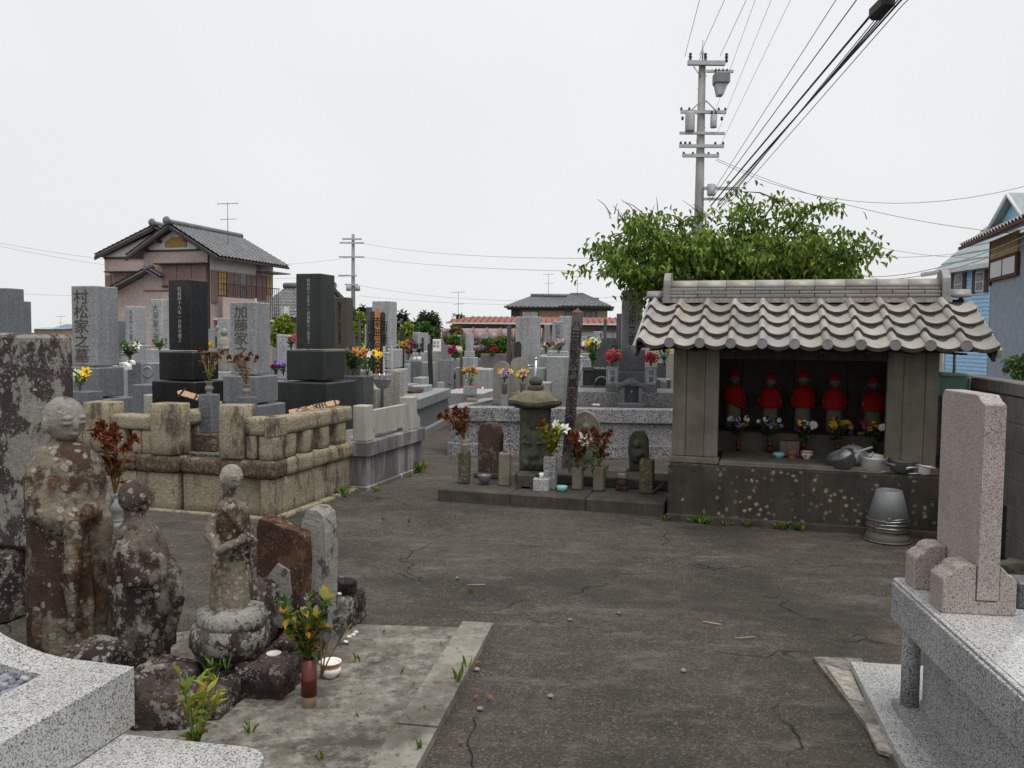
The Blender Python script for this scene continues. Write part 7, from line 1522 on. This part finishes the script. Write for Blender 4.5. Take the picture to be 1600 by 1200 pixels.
# ================================================================== POLES AND WIRES
YP = 28.0; P = D(1088, 520, YP); P.z = 0
pole = thing('utility_pole', 'tall concrete utility pole with transformers and crossarms behind the tree', 'utility pole', P)
zp = lambda v: D(1090, v, YP).z; xp = lambda u: (u - 1090) * YP / F
MB().tube([(0, 0, 0), (0, 0, zp(98))], [.19, .115], 14).build('shaft', 'pole_concrete', pole); MB().tube([(0, 0, zp(98)), (0, 0, zp(62))], [.03, .02], 6).build('lightning_rod', 'arm_steel', pole)
for q in (-.1, .1): MB().tube([(q, 0, zp(96)), (0, 0, zp(75))], .012, 4).build('rod_stay', 'arm_steel', pole)
def arm(u0, u1, v, t=.05, y=-.16): return MB().box(xp(u0), xp(u1), y - t, y + t, zp(v) - t, zp(v) + t).build('crossarm', 'arm_steel', pole)
arm(1066, 1123, 101, .07); arm(1095, 1136, 113.5, .04); arm(1057, 1126, 177, .05); arm(1056, 1125, 210, .04); arm(1056, 1124, 230, .05); arm(1061, 1117, 245, .05); arm(1095, 1150, 295.5, .05); arm(1095, 1128, 312, .04)
for u0, v0, u1, v1 in ((1075, 106, 1090, 125), (1073, 175, 1089, 158), (1111, 175, 1096, 158)): MB().tube([(xp(u0), -.16, zp(v0)), (xp(u1), -.08, zp(v1))], .02, 4).build('brace', 'arm_steel', pole)
for u, v in ((1070, 92), (1093, 92), (1125, 92)):
    MB().lathe([(.035, -.16), (.06, -.1), (.035, -.05), (.065, .0), (.035, .06), (.06, .1), (.03, .14)], 8, (xp(u), -.16, zp(v))).build('insulator', 'insulator', pole)
for u, v in [(1058, 173), (1070, 173), (1115, 173), (1125, 173), (1058, 226), (1065, 226), (1072, 226), (1111, 226), (1123, 226), (1063, 242), (1077, 242), (1101, 242), (1115, 242), (1060, 187), (1120, 187)]: MB().lathe([(.03, -.06), (.045, 0), (.03, .06)], 7, (xp(u), -.16, zp(v))).build('insulator', 'insulator', pole)
MB().lathe([(.001, 0), (.15, 0), (.16, .04), (.16, .58), (.13, .63), (.001, .65)], 16, (xp(1071), -.22, zp(208))).build('transformer', 'device_grey', pole)
MB().lathe([(.001, 0), (.105, 0), (.11, .04), (.11, .42), (.001, .46)], 14, (xp(1107), -.22, zp(202))).build('transformer', 'device_grey', pole)
for u in (1067, 1071, 1075, 1104, 1110): MB().lathe([(.03, 0), (.04, .06), (.025, .13)], 7, (xp(u), -.22, zp(182))).build('bushing', 'insulator', pole)
t_ = MB().box(xp(1105), xp(1128), -.5, -.05, zp(136), zp(118), .04).build('switchgear', 'device_dark', pole); MB().profy([(xp(1107), zp(136)), (xp(1125), zp(136)), (xp(1119), zp(153)), (xp(1111), zp(153))], -.45, -.1).build('switchgear', 'device_grey', pole)
for u in (1108, 1113, 1119, 1125): MB().lathe([(.03, 0), (.045, .06), (.025, .14)], 7, (xp(u), -.28, zp(118))).build('bushing', 'insulator', pole)
MB().lathe([(.001, 0), (.13, 0), (.14, .03), (.14, .36), (.001, .4)], 14, (xp(1106), -.22, zp(307))).build('cylinder_box', 'device_grey', pole)
for k in range(11): MB().tube([(-.16 if k % 2 else .16, -.02, zp(320) + k * .42), (.0, -.02, zp(320) + k * .42)], .012, 4).build('step_bolt', 'arm_steel', pole)
P2 = D(552, 520, 66); P2.z = 0; q2 = thing('utility_pole', 'distant thin utility pole right of the pink house', 'utility pole', P2); z2 = lambda v: D(552, v, 66).z; x2 = lambda u: (u - 552) * 66 / F
MB().tube([(0, 0, 0), (0, 0, z2(366))], [.2, .12], 10).build('shaft', 'pole_concrete', q2)
for u0, u1, v in ((532, 570, 380), (536, 566, 374), (531, 570, 402), (530, 558, 431), (540, 560, 445)): MB().box(x2(u0), x2(u1), -.25, -.15, z2(v) - .06, z2(v) + .06).build('crossarm', 'arm_steel', q2)
for u in (546, 560): MB().lathe([(.001, 0), (.19, 0), (.2, .4), (.001, .5)], 10, (x2(u), -.3, z2(455))).build('transformer', 'device_grey', q2)
def wire(label, pts, r, mat='cable_black', sag=0, group='overhead cables', cat='cable'):
    P_ = []
    for a, b in zip(pts[:-1], pts[1:]):
        a = Vector(a); b = Vector(b)
        for k in range(16): t = k / 16; p = a.lerp(b, t); p.z -= sag * 4 * t * (1 - t); P_.append(p)
    P_.append(Vector(pts[-1])); return tag(MB().tube(P_, r, 5).build('overhead_cable', mat), label, cat, group)
px_, py_ = P.x, P.y
def at(u, v, Y): return D(u, v, Y)
# bundle running towards and past the camera on the right
def far2(u, v, z): d = ray(u, v); t = (z - 1.6) / d.z; return CAM + d * t
def strand(u0, v0, u1, v1, z, r, mat, lab, Ye=-4, u=None):
    a = D(u0, v0, YP - .3); b = far2(u1, v1, z); d = (b - a); e = b + d * ((Ye - b.y) / d.y) * 1.0
    e.z = b.z + .1; wire(lab, [a, b, e], r, mat, .0)
BUN = [(1122, 318, 1408, 0, .017, 'cable_black'), (1124, 320, 1403, 0, .012, 'cable_black'), (1127, 322, 1398, 0, .014, 'cable_black'), (1130, 322, 1392, 0, .009, 'cable_black'), (1136, 322, 1410, 8, .009, 'cable_grey')]
for k, (u0, v0, u1, v1, r, m) in enumerate(BUN): strand(u0, v0, u1, v1, 6.9 + .06 * k, r, m, ['first', 'second', 'third', 'fourth', 'fifth'][k] + ' black cable from the right in the bundle rising to the upper right')
strand(1110, 322, 1372, 10, 7.0, .022, 'cable_black', 'thickest black cable, leading to the dark closure at the top')
strand(1108, 316, 1338, 0, 7.4, .011, 'cable_black', 'black cable left of the thick bundle'); strand(1106, 312, 1306, 0, 7.6, .008, 'cable_grey', 'thin spiralled cable left of the thick bundle')
b = far2(1378, 4, 7.0); d = (b - D(1110, 322, YP)).normalized(); t = thing('cable_closure', 'dark cable splice closure hanging on the cables at the top edge', 'cable closure', b - Vector((0, 0, .12))); t.rotation_euler = (0, 0, math.atan2(d.y, d.x)); MB().box(-.3, .3, -.11, .11, -.07, .16, .05).build('case', 'cable_black', t)
for k, (u0, v0, u1) in enumerate([(1070, 88, 1093), (1093, 86, 1132), (1125, 88, 1166)]): strand(u0, v0, u1, 0, 11.2, .008, 'cable_grey', ['left high-voltage wire rising from the pole top', 'middle high-voltage wire rising from the pole top', 'right high-voltage wire rising from the pole top'][k])
for k, (u0, v0, u1) in enumerate([(1117, 175, 1180), (1120, 210, 1205), (1124, 230, 1235)]): strand(u0, v0, u1, 0, 9.3, .005, 'cable_grey', ['left faint wire fanning up from the utility pole', 'middle faint wire fanning up from the utility pole', 'right faint wire fanning up from the utility pole'][k])
for k, (a, b, s) in enumerate([((1118, 250, YP), (1680, 268, 22), 1.1), ((1120, 248, YP), (1660, 370, 22), .5), ((1330, 375, 34), (1640, 395, 30), .4), ((1330, 400, 34), (1640, 370, 30), .3), ((1335, 425, 30), (1640, 470, 30), .3), ((1340, 432, 22), (1640, 350, 16), .3), ((1340, 436, 22), (1640, 362, 16), .3)]):
    wire(f'thin wire crossing the sky right of the tree, number {k + 1} from the top' if False else ['long sagging wire from the pole to the right edge', 'thin straight wire falling from the pole to the blue house', 'faint wire level with the tree top right', 'faint wire just below the level one', 'thin wire right of the tree crown base', 'dark wire rising to the grey building', 'second dark wire rising to the grey building'][k], [D(*a), D(*b)], .008, 'cable_grey', s)
for k, (a, b, s) in enumerate([((-60, 368, 50), (552, 402, 66), 1.2), ((-60, 372, 50), (552, 431, 66), 1.0), ((570, 381, 66), (1092, 402, YP), .4), ((570, 402, 66), (1092, 425, YP), .3), ((556, 445, 66), (1000, 460, 60), .8), ((-40, 455, 70), (530, 447, 66), .6), ((560, 462, 66), (990, 470, 70), .5)]):
    wire(['upper wire crossing the sky above the pink house', 'lower wire crossing the sky at the pink house', 'upper sagging wire between the two poles', 'lower sagging wire between the two poles', 'low faint wire over the tan house', 'faint wire over the leftmost graves', 'lowest faint wire over the tan house'][k], [D(*a), D(*b)], .009, 'cable_grey', s)

# ================================================================== TREES
def crown(name, label, c, r, n, ls, mat, seed, trunk=True, cat='tree', group=None, lumps=14, dens=1.0, hollow=.55):
    rng = random.Random(seed); c = Vector(c); t = thing(name, label, cat, (c.x, c.y, 0), 0, group)
    L = []
    for k in range(lumps):
        d = rv(rng).normalized() * rng.uniform(.35, .85); L.append((Vector((d.x * r[0], d.y * r[1], d.z * r[2])), rng.uniform(.28, .5)))
    ml = MB()
    for k in range(n):
        o, s = rng.choice(L); d = rv(rng, .15).normalized(); q = rng.uniform(hollow, 1.0)
        p = o + Vector((d.x * r[0], d.y * r[1], d.z * r[2])) * s * q; p.z += c.z
        if p.z < .02: continue
        leafverts(ml, p, d + rv(rng) * .8 + Vector((0, 0, -.25)), Vector((0, 0, 1)) + rv(rng) * .4, ls * rng.uniform(.6, 1.3), ls * .6, .25)
    tag(ml.build('crown', mat, t, False), kind='stuff')
    if trunk:
        mb = MB(); mb.tube([(0, 0, 0), (.03, .02, c.z * .6), (0, 0, c.z)], [r[0] * .07 + .02, r[0] * .05 + .015, r[0] * .03], 7); mb.build('trunk', 'bark', t)
        for k in range(4): o, s = L[k % len(L)]; MB().tube([(0, 0, c.z * .6), (o.x * .5, o.y * .5, c.z + o.z * .3), (o.x, o.y, c.z + o.z)], [.03 * r[0], .02 * r[0], .008 * r[0]], 5).build('limb', 'bark', t)
    return t
def treepx(name, label, u0, u1, v0, v1, Y, n, ls, mat, seed, **k):
    c = D((u0 + u1) / 2, (v0 + v1) / 2, Y); rx = (u1 - u0) / 2 * Y / F; rz = (v1 - v0) / 2 * Y / F
    return crown(name, label, c, (rx, rx * .8, rz), n, ls, mat, seed, **k)
treepx('conifer_tree', 'dark evergreen tree left of the tall light gravestone', 552, 590, 480, 560, 42, 1500, .22, 'leaf_conifer', 1)
treepx('conifer_tree', 'dark evergreen tree right of the tall light gravestone', 612, 662, 479, 560, 44, 2400, .22, 'leaf_conifer', 2)
treepx('broadleaf_tree', 'mid green tree with layered top between the evergreens and the red roof', 650, 690, 485, 560, 46, 2000, .22, 'leaf_dark', 3)
treepx('broadleaf_tree', 'bushy olive green tree behind the twin light gravestones', 645, 690, 505, 560, 34, 2000, .17, 'leaf_green', 4)
treepx('shrub', 'yellow-green shrub right of the tall light gravestone', 618, 650, 505, 570, 26, 1500, .13, 'leaf_lime', 5, cat='shrub'); treepx('shrub', 'brownish shrub below the red roof left end', 684, 730, 511, 550, 40, 1300, .16, 'leaf_autumn', 6, cat='shrub')
treepx('shrub', 'lime green rounded bush behind the fence graves', 420, 466, 493, 560, 24, 2600, .10, 'leaf_lime', 7, cat='shrub'); treepx('shrub', 'lime shrub behind the brown gravestone', 545, 578, 485, 565, 22, 1800, .11, 'leaf_lime', 8, cat='shrub')
treepx('shrub', 'green shrub at the right edge above the block wall', 1575, 1640, 548, 600, 14, 700, .09, 'leaf_green', 31, cat='shrub'); treepx('shrub', 'dark little bush left of the stone child statue', 330, 348, 522, 560, 20, 700, .09, 'leaf_dark', 9, cat='shrub'); treepx('broadleaf_tree', 'small light green tree top above the red roof', 706, 730, 487, 520, 56, 700, .2, 'leaf_green', 10)
for k, (u0, u1, v0, v1) in enumerate([(696, 732, 523, 566), (736, 770, 530, 566), (762, 806, 526, 568), (884, 950, 530, 580)]): treepx('hedge_bush', ['round clipped hedge bush left of the slim light gravestone', 'low clipped hedge bush right of the slim light gravestone', 'broad clipped hedge bush left of the broad plain slab', 'leafy hedge bush right of the wooden post'][k], u0, u1, v0, v1, 22.5, 2600, .085, 'leaf_hedge', 20 + k, cat='hedge', group='clipped hedge bushes', lumps=24)
# cherry tree behind the hall
cx, cy = D(1125, 440, 11.6).x, 11.6
t = thing('cherry_tree', 'spreading leafy cherry tree with drooping leaves behind the hall roof', 'tree', (cx, cy, 0)); rng = random.Random(12)
tr = MB(); tr.tube([(0, 0, 0), (.03, 0, .8), (-.02, .02, 1.7), (0, 0, 2.1)], [.17, .14, .12, .10], 10); tr.build('trunk', 'bark', t)
zt = lambda v: D(1125, v, cy).z; xt = lambda u: D(u, 400, cy).x - cx
ends = []; bm_ = MB(); twigs = MB()
LIMB = [(900, 400), (925, 360), (960, 345), (1000, 322), (1060, 330), (1110, 335), (1165, 310), (1215, 300), (1265, 322), (1300, 375), (1340, 385), (1335, 420), (1240, 370), (1030, 370), (985, 410), (1180, 350), (1290, 425), (1070, 410), (1140, 400), (1220, 415), (905, 412), (1050, 435), (1320, 440), (1000, 430), (1345, 400), (1310, 400), (1270, 395), (1260, 440), (1180, 430), (1100, 440), (1330, 365), (1090, 370), (960, 385), (1130, 365), (1200, 385)]
for k, (u, v) in enumerate(LIMB):
    u = 1122 + (u - 1122) * .85; v = 372 + (v - 372) * .86 + 6
    e = Vector((xt(u), rng.uniform(-1.0, 1.1), zt(v))); s0 = Vector((0, 0, rng.uniform(1.7, 2.15))); m1 = s0.lerp(e, .4) + Vector((0, 0, -.12 + rng.uniform(-.1, .1))); m2 = s0.lerp(e, .75) + Vector((rng.uniform(-.1, .1), rng.uniform(-.1, .1), .02))
    bm_.tube([s0, m1, m2, e], [.05, .035, .02, .008], 6)
    for q in range(19):
        tt = rng.uniform(.38, 1.0); b = (m1.lerp(m2, (tt - .4) / .35) if tt < .75 else m2.lerp(e, (tt - .75) / .25)); d = rv(rng); d.z *= .42; p = b + d * rng.uniform(.12, .5)
        bm_.tube([b, b.lerp(p, .5) + Vector((0, 0, .04)), p], [.011, .008, .004], 4); ends.append(p)
tag(bm_.build('limbs', 'bark', t), kind='stuff')
for k in range(26):
    u = rng.choice([rng.uniform(915, 1010), rng.uniform(1040, 1110), rng.uniform(1180, 1320)]); b = Vector((xt(u + 30), rng.uniform(-.5, .5), zt(rng.uniform(335, 350)))); d = Vector((rng.uniform(-.35, .1), 0, rng.uniform(.1, .3))); twigs.tube([b, b + d * .5 + Vector((0, 0, .03)), b + d], [.007, .005, .002], 4)
tag(twigs.build('bare_twigs', 'bark', t), kind='stuff')
ml = MB()
for p in ends:
    for q in range(rng.randint(28, 40)):
        o = p + Vector((rng.gauss(0, .115), rng.gauss(0, .115), rng.gauss(0, .06))); d = Vector((rng.uniform(-1, 1), rng.uniform(-1, 1), rng.uniform(-1.1, .0)))
        leafverts(ml, o, d, Vector((0, 0, 1)) + rv(rng) * .35, rng.uniform(.07, .11), rng.uniform(.042, .056), .35)
tag(ml.build('leaves', 'leaf_cherry', t, False), kind='stuff')
